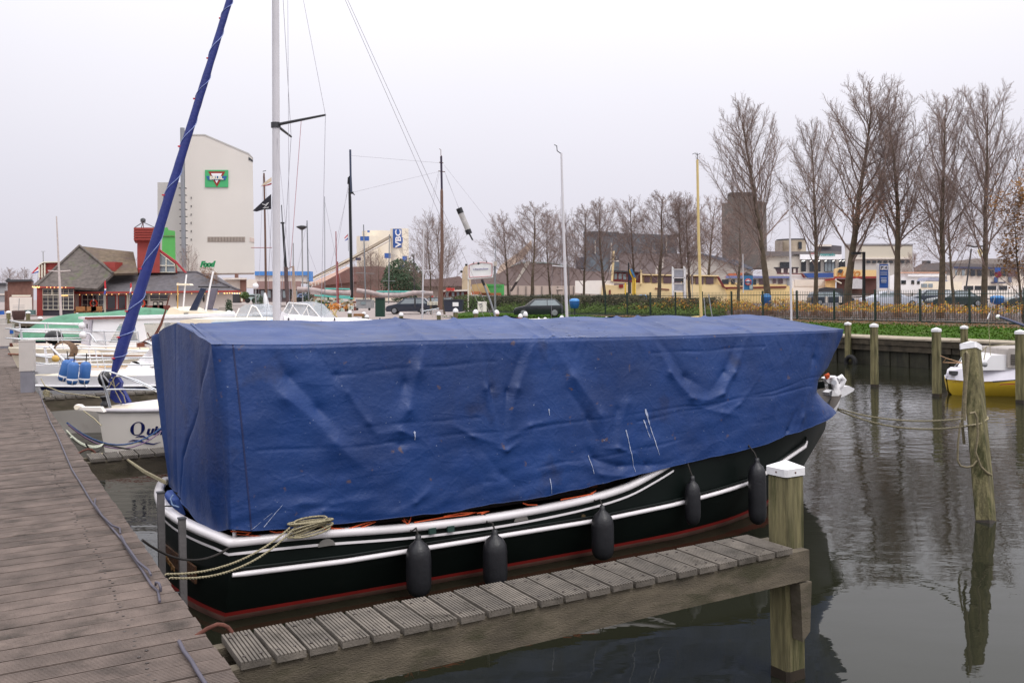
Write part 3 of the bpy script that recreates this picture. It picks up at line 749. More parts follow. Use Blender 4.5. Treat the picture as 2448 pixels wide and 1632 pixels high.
for i in range(46):      # short gathers hanging from the eave
    x = 560+i*31+rf_.uniform(-12, 12); y = 822-(x-500)*.019; L = rf_.uniform(25, 120); dx = rf_.uniform(-.45, .45)*L; fold(x, y, x+dx, y+L, rf_.choice((-1, 1))*rf_.uniform(.008, .020), rf_.uniform(.014, .035), 1, .1)
for i in range(70):      # small hard wrinkles, more of them low down
    x = rf_.uniform(560, 1940); lo = 1235-(x-560)*.14; y = lo-abs(rf_.gauss(0, 120))-8; L = rf_.uniform(20, 110); q = rf_.gauss(-.25, .5); fold(x, y, x+L*math.cos(q), y+L*math.sin(q), rf_.choice((-1, 1))*rf_.uniform(.005, .014), rf_.uniform(.010, .026), .2, .2)
FBIN = [[f for f in FOLDS if min(f[0], f[2])-f[5]*3.4-.1 < (k+1)/10 and max(f[0], f[2])+f[5]*3.4+.1 > k/10] for k in range(90)]
def seg_d(b, z, f):
    b0, z0, b1, z1 = f[:4]; dx, dz = b1-b0, z1-z0; L2 = dx*dx+dz*dz or 1e-6
    t = max(0, min(1, ((b-b0)*dx+(z-z0)*dz)/L2)); return math.hypot(b-b0-t*dx, z-z0-t*dz), t
CR = [(.95, 1.38, 3.6, 1.40), (3.0, 1.36, 7.5, 1.50), (1.6, 1.97, 3.2, 1.99), (5.0, 2.0, 6.6, 2.02), (1.9, 1.55, 3.0, 1.53), (4.8, 1.33, 7.7, 1.62), (3.6, .98, 5.4, 1.12)]
def tdisp(b, z):
    v = 0; q0 = Vector((b*1.7, z*1.7, 8)); b += .05*mnoise.noise(q0); z += .05*mnoise.noise(q0+Vector((5, 5, 5)))
    for f in FBIN[max(0, min(89, int(b*10)))]:
        R3 = f[5]*2.6
        if b < min(f[0], f[2])-R3 or b > max(f[0], f[2])+R3: continue
        d, t = seg_d(b, z, f)
        if d < R3: w_ = f[5]*(.62+.6*t); v += .43*f[4]*lerp(f[6], f[7], t)*(.55*math.exp(-(d/w_)**2)+.45*math.exp(-d/(w_*.55)))
    for c in CR:   # pressed storage creases
        d, t = seg_d(b, z, c)
        if d < .05: v -= .006*math.exp(-(d/.012)**2)*(.3+.7*abs(math.sin(t*9+c[0])))
    q = Vector((b*1.1, z*1.5, 3.1)); v += .013*(mnoise.noise(q)); v += .004*mnoise.noise(q*3.1)
    q2 = Vector((b*2.2+z*1.5, z*6-b*1.2, 1.7)); low = max(0, min(1, (1.35-z)/.5)); v += (.003+.010*low)*mnoise.noise(q2*1.6)
    v += .020*mnoise.noise(Vector((b*2.6, z*.45, 11)))*(.4+.6*low)+.010*mnoise.noise(Vector((b*6.5, z*.8, 13)))*(.3+low)
    edge = min(1, max(0, (interp(EAVZ, b)-z)/.10)); return v*edge**.7
NV = 110
def near_pt(b, v, push=0):
    zh, ze = smooth(HEM, b)+.016*mnoise.noise(Vector((b*2.1, 0, 4)))+.008*mnoise.noise(Vector((b*6, 0, 4))), smooth(EAVZ, b); z = lerp(zh, ze, v)
    a = lerp(smooth(HEMA, b), smooth(EAVA, b), v**1.3)
    f = b
    # the last column hugs the bow and flares to a tip at the hem
    if b > 7.2:
        k = (b-7.2)/1.05; zz = (z-1.1)/1.05
        prof = interp([(0, 0), (.08, -.10), (.17, -.24), (.29, -.38), (.43, -.34), (.55, -.18), (.75, -.04), (.9, 0), (1, 0)], zz)
        f = b+prof*k**1.5
    a -= tdisp(f, z)+push
    if v > .985: a += .012
    return M(a, f, z)
bcols = [.74+i*(8.25-.74)/460 for i in range(461)]
rows = [[near_pt(b, v/NV) for v in range(NV+1)] for b in bcols]
# columns round the bow (hidden side included)
def colpts(bh, ah, zh, be, ae, ze, n=NV, amp=0, seed=0):
    r = []
    for v in range(n+1):
        t = v/n; q = lerp(bh, be, t); a = lerp(ah, ae, t); z = lerp(zh, ze, t)
        r.append(M(a, q-.06*math.sin(t*PI)+amp*mnoise.noise(Vector((a*2.3+seed, z*2, q*2))), z))
    return r
front = []
for i in range(1, 22):
    t = i/22; ang = PI*t
    a = AC-1.06*math.cos(ang); b = 8.25+.34*math.sin(ang)**.7
    zf = lerp(1.12, 1.50, min(1, t*5)*min(1, (1-t)*5)); c_ = colpts(b, a, zf, b, a, 2.14, amp=.07)
    for j in range(len(c_)):
        zz = (c_[j].z-1.1)/1.05; c_[j] = c_[j]+eB*interp([(0, -.4), (.16, -.55), (.32, -.62), (.45, -.5), (.6, -.24), (.78, -.08), (.92, 0), (1, 0)], zz)
    front.append(c_)
far = []
for i in range(0, 41):
    b = 8.25-(8.25-.80)*i/40
    far.append(colpts(b, 2*AC-smooth(HEMA, b), smooth(HEM, b)+.05, b, 2*AC-smooth(EAVA, b)-.06, smooth(EAVZ, b)))
def stern_pt(s, v):
    # s 0 at the far corner .. 1 at the near corner
    a = lerp(6.36, 3.44, s); off = abs(a-AC)/1.5
    ze = 2.42-.15*off**1.2 if a < AC else 2.42-.19*off**1.2
    zh = interp([(0, .86), (.08, .70), (.3, .76), (.55, .80), (.75, .74), (.88, .70), (1, .80)], s); z = lerp(zh, ze, v)
    be = .64; bh = lerp(.80, .66, 1-abs(s-.5)*2)-.03
    b = lerp(bh, be, v)
    # overlapping flap whose edge runs from the near top corner to the foot
    xe = interp([(.70, .52), (1.2, .60), (1.6, .74), (2.0, .9), (2.3, 1.0)], z)
    g = 1/(1+math.exp(-(s-xe)*70)); b -= .05*g*(1-v)**.3*(1-max(0, s-.9)*9)
    b += .045*math.exp(-((s-xe+.02)/.016)**2)*(1-v)**.5
    b += .035*math.exp(-((s-.12-.05*(1-v))/.03)**2)-.05*math.exp(-((s-.07-.10*(1-v))/.022)**2)*(1-v)**.2
    b += .018*math.sin(s*17+z*1.1)*(1-v)**.6*(1-g)*.8
    b += .03*math.exp(-((s-.42-.06*(z-1.5))/.03)**2)
    b += .03*mnoise.noise(Vector((a*2.2, z*.9, 5)))+.004*mnoise.noise(Vector((a*7, z*2.4, 5)))
    b = lerp(b, .74 if s > .5 else .8, max(0, (abs(s-.5)-.46)/.04)*(1-v)) if s > .96 else b
    return M(a, b, z)
NS = 130
stern = [[stern_pt(i/NS, v/NV) for v in range(NV+1)] for i in range(NS)]
m_tarp = None
def tarp_mat():
    m = bpy.data.materials.new('blue_tarpaulin'); m.use_nodes = True; t = m.node_tree; b = t.nodes['Principled BSDF']
    b.inputs['Roughness'].default_value = .42; b.inputs['Specular IOR Level'].default_value = .5; b.inputs['Sheen Weight'].default_value = 0; b.inputs['Sheen Roughness'].default_value = .4
    tc = N(t, 'ShaderNodeTexCoord')
    def noise(sc, det=6, st=(1, 1, 1)):
        mp = N(t, 'ShaderNodeMapping'); mp.inputs['Scale'].default_value = st; t.links.new(tc.outputs['Object'], mp.inputs[0])
        n = N(t, 'ShaderNodeTexNoise'); n.inputs['Scale'].default_value = sc; n.inputs['Detail'].default_value = det; t.links.new(mp.outputs[0], n.inputs['Vector']); return n.outputs[0]
    def ramp(src, p0, p1, c0=(0, 0, 0), c1=(1, 1, 1)):
        r = N(t, 'ShaderNodeValToRGB'); e = r.color_ramp.elements; e[0].position = p0; e[1].position = p1; e[0].color = tuple(c0)+(1,); e[1].color = tuple(c1)+(1,)
        t.links.new(src, r.inputs[0]); return r.outputs[0]
    def mix(f, a, c, k=1):
        x = N(t, 'ShaderNodeMixRGB'); x.inputs[2].default_value = tuple(c)+(1,)
        if k != 1:
            q = N(t, 'ShaderNodeMath', operation='MULTIPLY'); q.inputs[1].default_value = k; t.links.new(f, q.inputs[0]); f = q.outputs[0]
        t.links.new(f, x.inputs[0]); t.links.new(a, x.inputs[1]); return x.outputs[0]
    cur = ramp(noise(1.3, 5), .3, .7, S(12, 45, 98), S(20, 59, 120))
    cur = mix(ramp(noise(5, 8), .52, .72), cur, S(26, 62, 128), .35)
    cur = mix(ramp(noise(2.2, 9), .62, .72), cur, S(24, 36, 74), .6)
    cur = mix(ramp(noise(8, 10), .68, .73), cur, S(112, 84, 56), .55)
    cur = mix(ramp(noise(38, 3), .73, .76), cur, S(150, 158, 180), .7)
    t.links.new(cur, b.inputs['Base Color'])
    r = ramp(noise(3, 6), .3, .7, (.42,)*3, (.58,)*3); t.links.new(r, b.inputs['Roughness'])
    n1 = noise(26, 4, (1, 1, 1.4)); n2 = noise(7, 5)
    ad = N(t, 'ShaderNodeMath', operation='MULTIPLY_ADD'); ad.inputs[1].default_value = 2.5; t.links.new(n2, ad.inputs[0]); t.links.new(n1, ad.inputs[2])
    vo = N(t, 'ShaderNodeTexVoronoi', feature='DISTANCE_TO_EDGE'); vo.inputs['Scale'].default_value = 2.6
    nd = N(t, 'ShaderNodeTexNoise'); nd.inputs['Scale'].default_value = 1.7; nd.inputs['Detail'].default_value = 3; t.links.new(tc.outputs['Object'], nd.inputs['Vector'])
    va = N(t, 'ShaderNodeVectorMath', operation='MULTIPLY_ADD'); va.inputs[1].default_value = (.5, .5, .5); t.links.new(nd.outputs['Color'], va.inputs[0]); t.links.new(tc.outputs['Object'], va.inputs[2]); t.links.new(va.outputs[0], vo.inputs['Vector'])
    vr = N(t, 'ShaderNodeMapRange'); vr.inputs[1].default_value = 0; vr.inputs[2].default_value = .05; vr.inputs[3].default_value = .32; vr.inputs[4].default_value = 0; t.links.new(vo.outputs['Distance'], vr.inputs[0])
    a2 = N(t, 'ShaderNodeMath', operation='ADD'); t.links.new(ad.outputs[0], a2.inputs[0]); t.links.new(vr.outputs[0], a2.inputs[1]); ad = a2
    bu = N(t, 'ShaderNodeBump'); bu.inputs['Strength'].default_value = .5; bu.inputs['Distance'].default_value = .006; t.links.new(ad.outputs[0], bu.inputs['Height']); t.links.new(bu.outputs[0], b.inputs['Normal'])
    return m
m_tarp = tarp_mat()
loopc = stern+rows+front+far
tarp = thing('blue_tarpaulin', M(AC, 4.8, 0), 'big blue tarpaulin draped like a tent over the black boat, spotted with bird droppings', 'tarpaulin', rz=AZ)
tm = MB(); tm.grid(loopc, 0, True, closed=True, flip=True)
# roof: every eave point climbs to the ridge
NR = 16; roof = []
SL = [(1130, 808, 1090, 778), (1280, 806, 1215, 776), (1320, 806, 1260, 772), (1560, 803, 1480, 764), (1640, 801, 1530, 762), (1790, 797, 1690, 757), (540, 822, 470, 780), (1010, 814, 950, 776)]
RF = []
for x0, y0, x1, y1 in SL:
    g0, g1 = onA(x0, y0, 3.5), onA(x1, y1, 4.85); RF.append((g0[0], 3.45, g1[0], 4.9))
def roof_disp(b, a):
    v = .012*mnoise.noise(Vector((b*1.6, a*2, 9)))+.006*mnoise.noise(Vector((b*5, a*5, 9)))
    for i, f in enumerate(RF):
        if min(f[0], f[2])-.2 < b < max(f[0], f[2])+.2:
            d, t = seg_d(b, a, f); v += (.022 if i != 6 else -.02)*math.exp(-(d/(.035 if i != 6 else .012))**2)
    v += .012*math.sin(b*5.2)*math.sin(min(1, abs(a-3.4))*PI*.5)
    return v
Minv = Matrix.Translation(W0) @ Matrix.Rotation(AZ, 4, 'Z'); Minv = Minv.inverted()
for c in loopc:
    p = c[-1]; l = Minv @ p; b, a, z = l.x, l.y, l.z
    rb = max(.66, min(8.1, b)) if abs(b-.64) > .2 or True else b
    rz_ = lerp(2.42, 2.31, (rb-.66)/7.4)
    ra = AC; col_ = []
    if b < .75: rb = lerp(.66, 1.0, .0); rz_ = z+.0; ra = a; rb = .66
    for k in range(NR+1):
        t = k/NR; bb = lerp(b, rb, t); aa = lerp(a, ra, t); zz = lerp(z, rz_, t)
        col_.append(M(aa, bb, zz+(roof_disp(bb, aa) if 0 < k else 0)))
    roof.append(col_)
# near and far roof slopes as one sheet from eave to ridge, then the hipped bow
nS, nN, nFr, nFa = len(stern), len(rows), len(front), len(far)
near_r = roof[nS:nS+nN]
near_r[-1] = roof[nS+nN-1]; tm.grid([r for r in near_r], 0, True, flip=True)
tm.grid(roof[nS+nN-1:nS+nN+nFr+1], 0, True, flip=True)
tm.grid(roof[nS+nN+nFr:nS+nN+nFr+nFa], 0, True, flip=True)
# gable piece joining the curved stern eave to the first roof columns
gp = [c[-1] for c in stern]+[rows[0][-1]]
cen = M(AC, .72, 2.425); L0 = near_r[0]; L1 = roof[nS+nN+nFr+nFa-1]
def on_roof(p):
    a = (Minv @ p).y; L = L0 if a <= AC else L1; t = min(1, abs(a-(3.44 if a <= AC else 6.36))/1.46)*(len(L)-1)
    i = min(len(L)-2, int(t)); return L[i].lerp(L[i+1], t-i)
tm.grid([[p, on_roof(p)] for p in gp], 0, True)
tm.build('cloth', m_tarp, tarp, world=True)
# hem rope edge
MB().tube([c[0]+Vector((0, 0, .002)) for c in loopc[::3]], .0045, 5, closed=True).build('hem', m_tarp, tarp, world=True)
# vertical seam near the stern corner
seam = MB(); 
for v in range(NV):
    b = lerp(.90, .80, v/NV)
    b2 = lerp(.90, .80, (v+1)/NV)
    seam.quad(near_pt(b, v/NV, .004), near_pt(b+.012, v/NV, .004), near_pt(b2+.012, (v+1)/NV, .004), near_pt(b2, (v+1)/NV, .004))
seam.build('seam', mat('tarp_seam', S(26, 36, 80), .6), tarp, world=True)
# droppings
m_poop = mat('bird_dropping', S(168, 176, 200), .8, .2, 30)
rp = random.Random(5)
def zb(px, py):
    b, z = onA(px, py, 3.36); return b, (z-smooth(HEM, b))/(smooth(EAVZ, b)-smooth(HEM, b))
def streak(px0, py0, px1, py1, w0, head=True):
    n = 14; mb = MB(); pv = None
    for i in range(n+1):
        t = i/n; b, v = zb(lerp(px0, px1, t), lerp(py0, py1, t)); ww = (.62*w0*(1.5 if head and .0 < t < .15 else 1)*(.5+rp.random())*(1-.6*t)*(0 if rp.random() < .12 and t > .3 else 1))
        v = min(.99, max(.01, v))
        q = (near_pt(b-ww, v, .006), near_pt(b+ww, v, .006))
        if pv: mb.quad(pv[0], pv[1], q[1], q[0])
        pv = q
    mb.build('bird_dropping', m_poop, tarp, world=True)
streak(1545, 977, 1574, 1086, .012); streak(1541, 1003, 1556, 1050, .010); streak(1497, 1028, 1517, 1127, .009); streak(1408, 1088, 1418, 1132, .008)
streak(993, 1031, 994, 1052, .010); streak(1315, 977, 1316, 992, .007); streak(1312, 1140, 1316, 1190, .005, False)
streak(600, 1264, 650, 1225, .005, False); streak(630, 1258, 675, 1205, .005, False)
sp = MB()
for i in range(90):
    px = rp.choice([rp.gauss(1370, 60), rp.gauss(1400, 50), rp.uniform(540, 2000)]); b, a_ = None, rp.choice([3.46+abs(rp.gauss(0, .05)), rp.uniform(3.5, 4.7)])
    if abs(px-1385) > 140: a_ = rp.uniform(3.5, 4.7)
    bq, _ = onA(px, 800, 3.5); bq += (a_-3.5)*.45
    zr_ = lerp(smooth(EAVZ, bq), lerp(2.42, 2.31, (bq-.66)/7.4), (a_-3.45)/1.45)+roof_disp(bq, a_)+.004
    r_ = rp.uniform(.005, .018)
    sp.add([M(a_+r_*math.sin(q)*rp.uniform(.5, 1.2), bq+r_*1.5*math.cos(q)*rp.uniform(.5, 1.2), zr_) for q in [k*PI/3 for k in range(6)]], [(0, 1, 2, 3, 4, 5)])
tag(sp.build('small_droppings', m_poop, tarp, world=True), kind='stuff')
# loose blue corner at the far stern
q = [P(382, 1195, 9.2), P(400, 1172, 9.2), P(418, 1195, 9.0), P(432, 1232, 8.9), P(412, 1243, 9.0), P(392, 1228, 9.1)]
MB().prism(q, eB*.05+dA*.02).build('loose_corner', mat('tarp_underside', S(66, 92, 160), .5, .1), tarp, world=True)
MB().tube([P(414, 1182, 8.6), P(408, 1192, 8.6), P(412, 1206, 8.6), P(428, 1212, 8.6)], .008, 6).build('grommet_cord', mat('pale_blue_cord', S(150, 176, 214), .6), tarp, world=True)

# ------------------------------------------------------------------ fenders
m_fend = mat('black_fender_rubber', S(30, 30, 34), .4, .2, 7, .3, 50, dirt=(S(66, 63, 62), .68, 6))
def fender(px, ztop, zbot, lab, r=.110, off=.12, rope=True, tilt=0):
    b, _ = onA(px, 1300, AC-1.52-off); a = AC-1.52-off
    if b > 6: a = AC-smooth(HG, b)-off-.02
    t = thing('fender', M(a, b, 0), lab, 'fender', 'black fenders hanging along the hull')
    L = ztop-zbot; prof = [(.012, 0), (r*.45, .012), (r*.8, .04), (r*.97, .09), (r, .15), (r, L-.16), (r*.93, L-.10), (r*.7, L-.05), (r*.35, L-.02), (.026, L), (.024, L+.035), (.010, L+.04)]
    MB().lathe([(x, z+zbot) for x, z in prof], M(a, b), 20).build('body', m_fend, t, world=True)
    bz = smooth(SHEER, b)
    if rope: MB().tube([M(a, b, ztop+.03), M(a+.03, b-.005, ztop+.09), M(AC-smooth(HG, b)-.03, b-.02, bz-.02), M(AC-smooth(HG, b)+.02, b-.025, bz+.055), M(AC-smooth(HG, b)+.12, b-.025, bz+.05)], .008, 6).build('lanyard', m_roped, t, world=True)
    return t
fender(1000, .535, .03, 'first black fender from the stern, just above the ribbed planks')
fender(1183, .475, -.02, 'second black fender from the stern', .112)
fender(1441, .545, .05, 'middle black fender hanging from the white rail by a black cord')
fender(1657, .70, .22, 'fourth black fender, slimmer, hanging below the tarpaulin hem', .082, .09)
fender(1818, .80, .12, 'last black fender, partly hidden behind the near mooring pile', .095, .16)
# ------------------------------------------------------------------ ropes and cords of the boat
def cord(name, pts, r, m, lab, cat='rope', n=6): return tag(MB().tube(pts, r, n).build(name, m, world=True, loc=pts[0]), lab, cat)
def braid(name, pts, r, m, lab):
    # two strands twisted round each other
    fine = []; L = len(pts)-1
    for i in range(L):
        for k in range(10): fine.append(pts[i].lerp(pts[i+1], k/10))
    fine.append(pts[-1]); t = thing(name, fine[0], lab, 'rope')
    for s in (0, PI):
        q = []
        for i, p in enumerate(fine):
            tg = (fine[min(i+1, len(fine)-1)]-fine[max(i-1, 0)]).normalized(); u = tg.orthogonal().normalized(); v = tg.cross(u)
            q.append(p+(u*math.cos(i*1.2+s)+v*math.sin(i*1.2+s))*r*.55)
        MB().tube(q, r*.62, 5).build('strand', m, t, world=True)
e0 = M(AC-1.42, 1.35, .80)
for k, lab in ((0, 'upper pale mooring rope from the walkway to the coil at the stern rail'), (1, 'lower pale mooring rope from the walkway to the coil at the stern rail')):
    p0 = G(392+k*12, 1368+k*11, .97); p0 = M(2.42+k*-.06, .03, .95)
    p0 = G(396+k*10, 1372+k*9, .96)
    braid('mooring_rope', sag(p0, M(AC-1.60, 1.20+k*.03, .775-k*.015), .10+.02*k, 12), .008, m_rope, lab)
coil = MB()
cc = M(AC-1.58, 1.38, .765)
for k in range(9):
    q = []
    for i in range(25):
        an = 2*PI*i/24; q.append(cc+eB*(.165+.03*math.sin(k*2.1))*math.cos(an)+dA*(.02+.018*math.cos(k*1.7))*math.sin(an)+Vector((0, 0, .012*k-.035+.022*math.sin(an+k*.7)+.018*math.cos(an)-.015)))
    coil.tube(q, .008, 5)
tag(coil.build('rope_coil', m_rope, world=True, loc=cc), 'coil of pale rope heaped on the white rail under the tarpaulin hem', 'rope coil')
cord('mooring_line', sag(G(340, 1290, .96), M(AC-1.5, .74, .66), .12)+[M(AC-1.45, .95, .76), M(AC-1.40, 1.1, .88)], .009, m_roped, 'thin black line from the walkway over the stern corner to under the tarpaulin')
cord('lashing_line', [M(AC+.0, bst(0)-.02, .74), M(AC-.35, bst(.3), .80)], .007, m_roped, 'short black cord across the stern rail')
def orange(pix, lab, a=3.40):
    pts = []
    for x, y in pix: b, z = onA(x, y, a); pts.append(M(a, b, z))
    MB().tube(pts, .006, 5).build('lashing_cord', m_orange, tarp, world=True, label=lab)
orange([(552, 1269), (575, 1270), (600, 1272), (590, 1277), (565, 1275), (640, 1283)], 'orange cord tied low at the stern corner under the hem')
orange([(645, 1268), (660, 1272), (680, 1270)], 'short orange knot left of the rope coil')
orange([(765, 1255), (785, 1268), (800, 1272), (787, 1246), (792, 1262), (830, 1264), (880, 1248), (898, 1246), (860, 1262), (800, 1270)], 'knotted orange lashing right of the rope coil')
orange([(962, 1243), (976, 1252), (984, 1232), (980, 1246), (965, 1238), (975, 1256)], 'orange knot above the first fender')
orange([(990, 1248), (1060, 1236), (1112, 1230), (1140, 1224), (1100, 1226), (1060, 1234)], 'long orange cord lying along the white rail between the first two fenders')
orange([(1140, 1226), (1170, 1221), (1150, 1228)], 'orange cord end beside the second fender')
orange([(1250, 1202), (1262, 1206), (1284, 1206)], 'bit of orange cord sticking out under the hem')
orange([(1340, 1194), (1395, 1184), (1415, 1180), (1425, 1172), (1412, 1180)], 'orange cord by the middle fender')
# anchor at the bow
at = thing('anchor', M(AC, 9.45, 1.15), 'white stockless anchor stowed at the bow with a roller bracket', 'anchor', rz=AZ)
AY = 12.6
def pw(L): return [P(x, y, AY) for x, y in L]
m_anch = mat('white_anchor_paint', S(240, 238, 240), .4, .05, 8, .3, 30)
MB().tube(pw([(1988, 985), (1997, 962), (2000, 938), (1996, 915), (1990, 900)]), [.05, .055, .055, .05, .04], 8).build('shank', m_anch, at, world=True)
MB().prism(pw([(1998, 934), (2012, 924), (2030, 922), (2043, 929), (2040, 935), (2020, 946), (2000, 952)]), Vector((-.03, .07, 0))).build('fluke', m_anch, at, world=True)
MB().prism(pw([(1994, 946), (1976, 930), (1966, 936), (1970, 950), (1988, 962)]), Vector((.05, -.10, 0))).build('fluke', m_anch, at, world=True)
MB().tube(pw([(2000, 930), (2012, 920), (2018, 908), (2012, 900), (2004, 906)]), .035, 8).build('arm', m_anch, at, world=True)
MB().prism(pw([(1972, 905), (1985, 899), (2002, 900), (2010, 912), (1998, 918), (1980, 916)]), Vector((0, .16, 0))).build('roller_bracket', m_anch, at, world=True)
MB().cyl(P(1994, 914, AY-.05), P(1994, 914, AY+.2), .035, n=12).build('roller', mat('roller_grey', S(210, 212, 216), .3, metal=.5), at, world=True)
MB().tube(pw([(1978, 904), (1974, 898), (1982, 896)]), .03, 8).build('orange_float', m_orange, at, world=True)
# mooring ropes to the leaning pile
pr_ = P(2352, 1000, 11.05)
lp = P(2336, 1003, 11.0)
braid('mooring_rope', sag(M(AC, 9.3, 1.02), P(2305, 1000, 10.85), .10, 12), .011, m_rope, 'upper pale rope from the bow to the leaning pile')
braid('mooring_rope', sag(M(AC-.05, 9.3, 1.0), P(2316, 1017, 10.85), .14, 12)+[P(2345, 1012, 10.80), P(2362, 1001, 10.9), P(2360, 996, 11.1)], .012, m_rope, 'lower pale rope from the bow knotted round the leaning pile')
m_ropeo = mat('old_brown_rope', S(126, 116, 92), .95, .3, 40, .6, 90)
cord('hanging_rope', [P(x, y, 11.0-.02*i) for i, (x, y) in enumerate([(2305, 1060), (2300, 1010), (2303, 960), (2307, 900), (2309, 860), (2306, 846), (2310, 840), (2315, 850), (2313, 880), (2308, 940), (2306, 1005)])], .016, m_ropeo, 'old grey rope looped down the left face of the leaning pile')
cord('hanging_rope', [P(x, y, 10.6) for x, y in [(2318, 988), (2330, 985), (2336, 1000), (2338, 1040), (2332, 1080), (2345, 1115), (2358, 1128), (2371, 1136)]], .014, m_ropeo, 'brown rope slung round the leaning pile below the pale knot')
cord('hanging_rope', [P(x, y, 10.7) for x, y in [(2296, 1010), (2290, 1060), (2289, 1100), (2296, 1113), (2312, 1117), (2326, 1113), (2336, 1100)]], .011, m_ropeo, 'thin slack rope loop hanging left of the leaning pile')
# white hull dirt lines: boarding scratches on the near side are left to the paint
# ================================================================== MOORED BOATS AND MASTS
def PX(L, Y): return [P(x, y, Y) for x, y in L]
def ext(mb, L, Y, dep, mi=0):
    p = PX(L, Y); k = .93*(sum(q.x for q in p)/len(p))/Y if dep >= 3 else 0   # deep blocks stand square to the viewer's side
    return mb.prism(p, Vector((k*dep, dep, 0)), mi)
def part(nm, m, par, fn, **k):
    b = MB(); fn(b); return b.build(nm, m, par, world=True, **k)
def solo(nm, m, label, cat, mb, at, group=None, kind=None):
    return tag(mb.build(nm, m, world=True, loc=(at[0], at[1], at[2] if len(at) > 2 else 0)), label, cat, group, kind)
def hshape(t): return (math.sin(PI/2*min(1, max(0, t)/.45))**.8)*(1-.22*max(0, (t-.62)/.38)**2)
class Hull:
    def __init__(s, L, B, zb, zm, zs, rake=.5, keel=-.3):
        s.L, s.B, s.z, s.rake, s.keel = L, B, [(0, zb), (.45, zm), (1, zs)], rake, keel
    def pt(s, t, f, side):
        zt = smooth(s.z, t); z = lerp(zt, s.keel, f); h = s.B/2*hshape(t)
        h *= (1-.45*f**2*(1-.4*t))*(1 if t > .35 else lerp(1-.45*f, 1, t/.35))
        return Vector((t*s.L+s.rake*f*(1-t)**3, side*max(h, .015), z))
    def at(s, x, z, side):
        t = max(0, min(1, x/s.L))
        for _ in range(4):
            zt = smooth(s.z, t); f = (zt-z)/(zt-s.keel); p = s.pt(t, f, side); t += (x-p.x)/s.L; t = max(0, min(1, t))
        return s.pt(t, f, side)
    def mesh(s, bands, nt_=34):
        # bands: list of (z_top, material) in metres above water measured down from the sheer when negative
        mb = MB(); nf = 20
        for side in (-1, 1):
            rows = [[s.pt(i/nt_, k/nf, side) for k in range(nf+1)] for i in range(nt_+1)]
            o = len(mb.f); mb.grid(rows, 0, True, flip=side < 0)
            for i in range(nt_):
                for k in range(nf):
                    zt = smooth(s.z, i/nt_); z = (rows[i][k].z+rows[i][k+1].z)/2; m_ = 0
                    for (a, b_, mi) in bands:
                        lo, hi = (zt+a if a < 0 else a), (zt+b_ if b_ <= 0 and a < 0 else b_)
                        if lo <= z <= hi: m_ = mi
                    mb.mi[o+i*nf+k] = m_
        tr = [s.pt(1, k/nf, -1) for k in range(nf+1)]+[s.pt(1, k/nf, 1) for k in range(nf, -1, -1)]
        mb.add(tr, [tuple(range(len(tr)))])
        return mb
    def deck(s, dz=.0, nt_=24):
        return MB().grid([[s.pt(i/nt_, 0, -1)+Vector((0, .02, dz)), Vector((i/nt_*s.L, 0, smooth(s.z, i/nt_)+dz+.05)), s.pt(i/nt_, 0, 1)+Vector((0, -.02, dz))] for i in range(nt_+1)])
    def sheer(s, side, t0=0, t1=1, dz=0, out_=0, n=24):
        return [s.pt(lerp(t0, t1, i/n), 0, side)+Vector((0, side*out_, dz)) for i in range(n+1)]
def cabin(mb, x0, x1, w, z0, z1, fx=.3, bx=.1, tw=.85, mi=0):
    # a coachroof with sloping front and tumblehome
    lo = [(x0, -w, z0), (x1, -w, z0), (x1, w, z0), (x0, w, z0)]; hi = [(x0+fx, -w*tw, z1), (x1-bx, -w*tw, z1), (x1-bx, w*tw, z1), (x0+fx, w*tw, z1)]
    mid = [(x0+(x1-x0)*.5, 0, z1+.05)]
    mb.add(lo+hi, [(0, 1, 5, 4), (1, 2, 6, 5), (2, 3, 7, 6), (3, 0, 4, 7)], mi)
    mb.grid([[Vector((x, -w*tw, z1)), Vector((x, -w*tw*.5, z1+.04)), Vector((x, 0, z1+.055)), Vector((x, w*tw*.5, z1+.04)), Vector((x, w*tw, z1))] for x in (x0+fx, x0+(x1-x0)*.5, x1-bx)], mi)
    return mb
def side_win(par, m, x0, x1, w, z0, z1, zb0, zb1, tw=.85, slope=.1, name='window', frame=None):
    # window set on the leaning cabin side; (zb0, zb1) are the cabin's own bottom and top
    def yy(z): return w*lerp(1, tw, (z-zb0)/(zb1-zb0))
    for sd in (-1, 1):
        o = .008
        q = [Vector((x0, sd*(yy(z0)+o), z0)), Vector((x1, sd*(yy(z0)+o), z0)), Vector((x1-.02, sd*(yy(z1)+o), z1)), Vector((x0+slope, sd*(yy(z1)+o), z1))]
        MB().prism(q, Vector((0, -sd*.012, 0))).build(name, m, par)
        if frame: MB().tube(q, .012, 4, closed=True).build('window_frame', frame, par)
def boat_at(nm, label, a, b, grp=None, cat='boat', rz=0): return thing(nm, M(a, b, 0), label, cat, grp, rz=AZ+rz)
m_clear = mat('clear_plastic_hood', S(196, 202, 210), .15, .06, 2, alpha=.45)

# ---------- white sailing yacht with the blue-covered jib
y1 = boat_at('sailing_yacht', 'white sailing yacht with navy name on its bow, tall mast and white boom cover', 11.75, .66)
H = Hull(7.8, 2.75, .93, .93, .90, .18)
H.mesh([(.10, .19, 1)]).build('hull', [m_creamh, m_red], y1)
H.deck(-.01).build('deck', m_cream, y1)
for sd in (-1, 1): MB().tube(H.sheer(sd, 0, 1, -.02, .008), .034, 8).build('toe_rail', mat('lavender_grey_trim', S(206, 200, 204), .4, .05), y1)
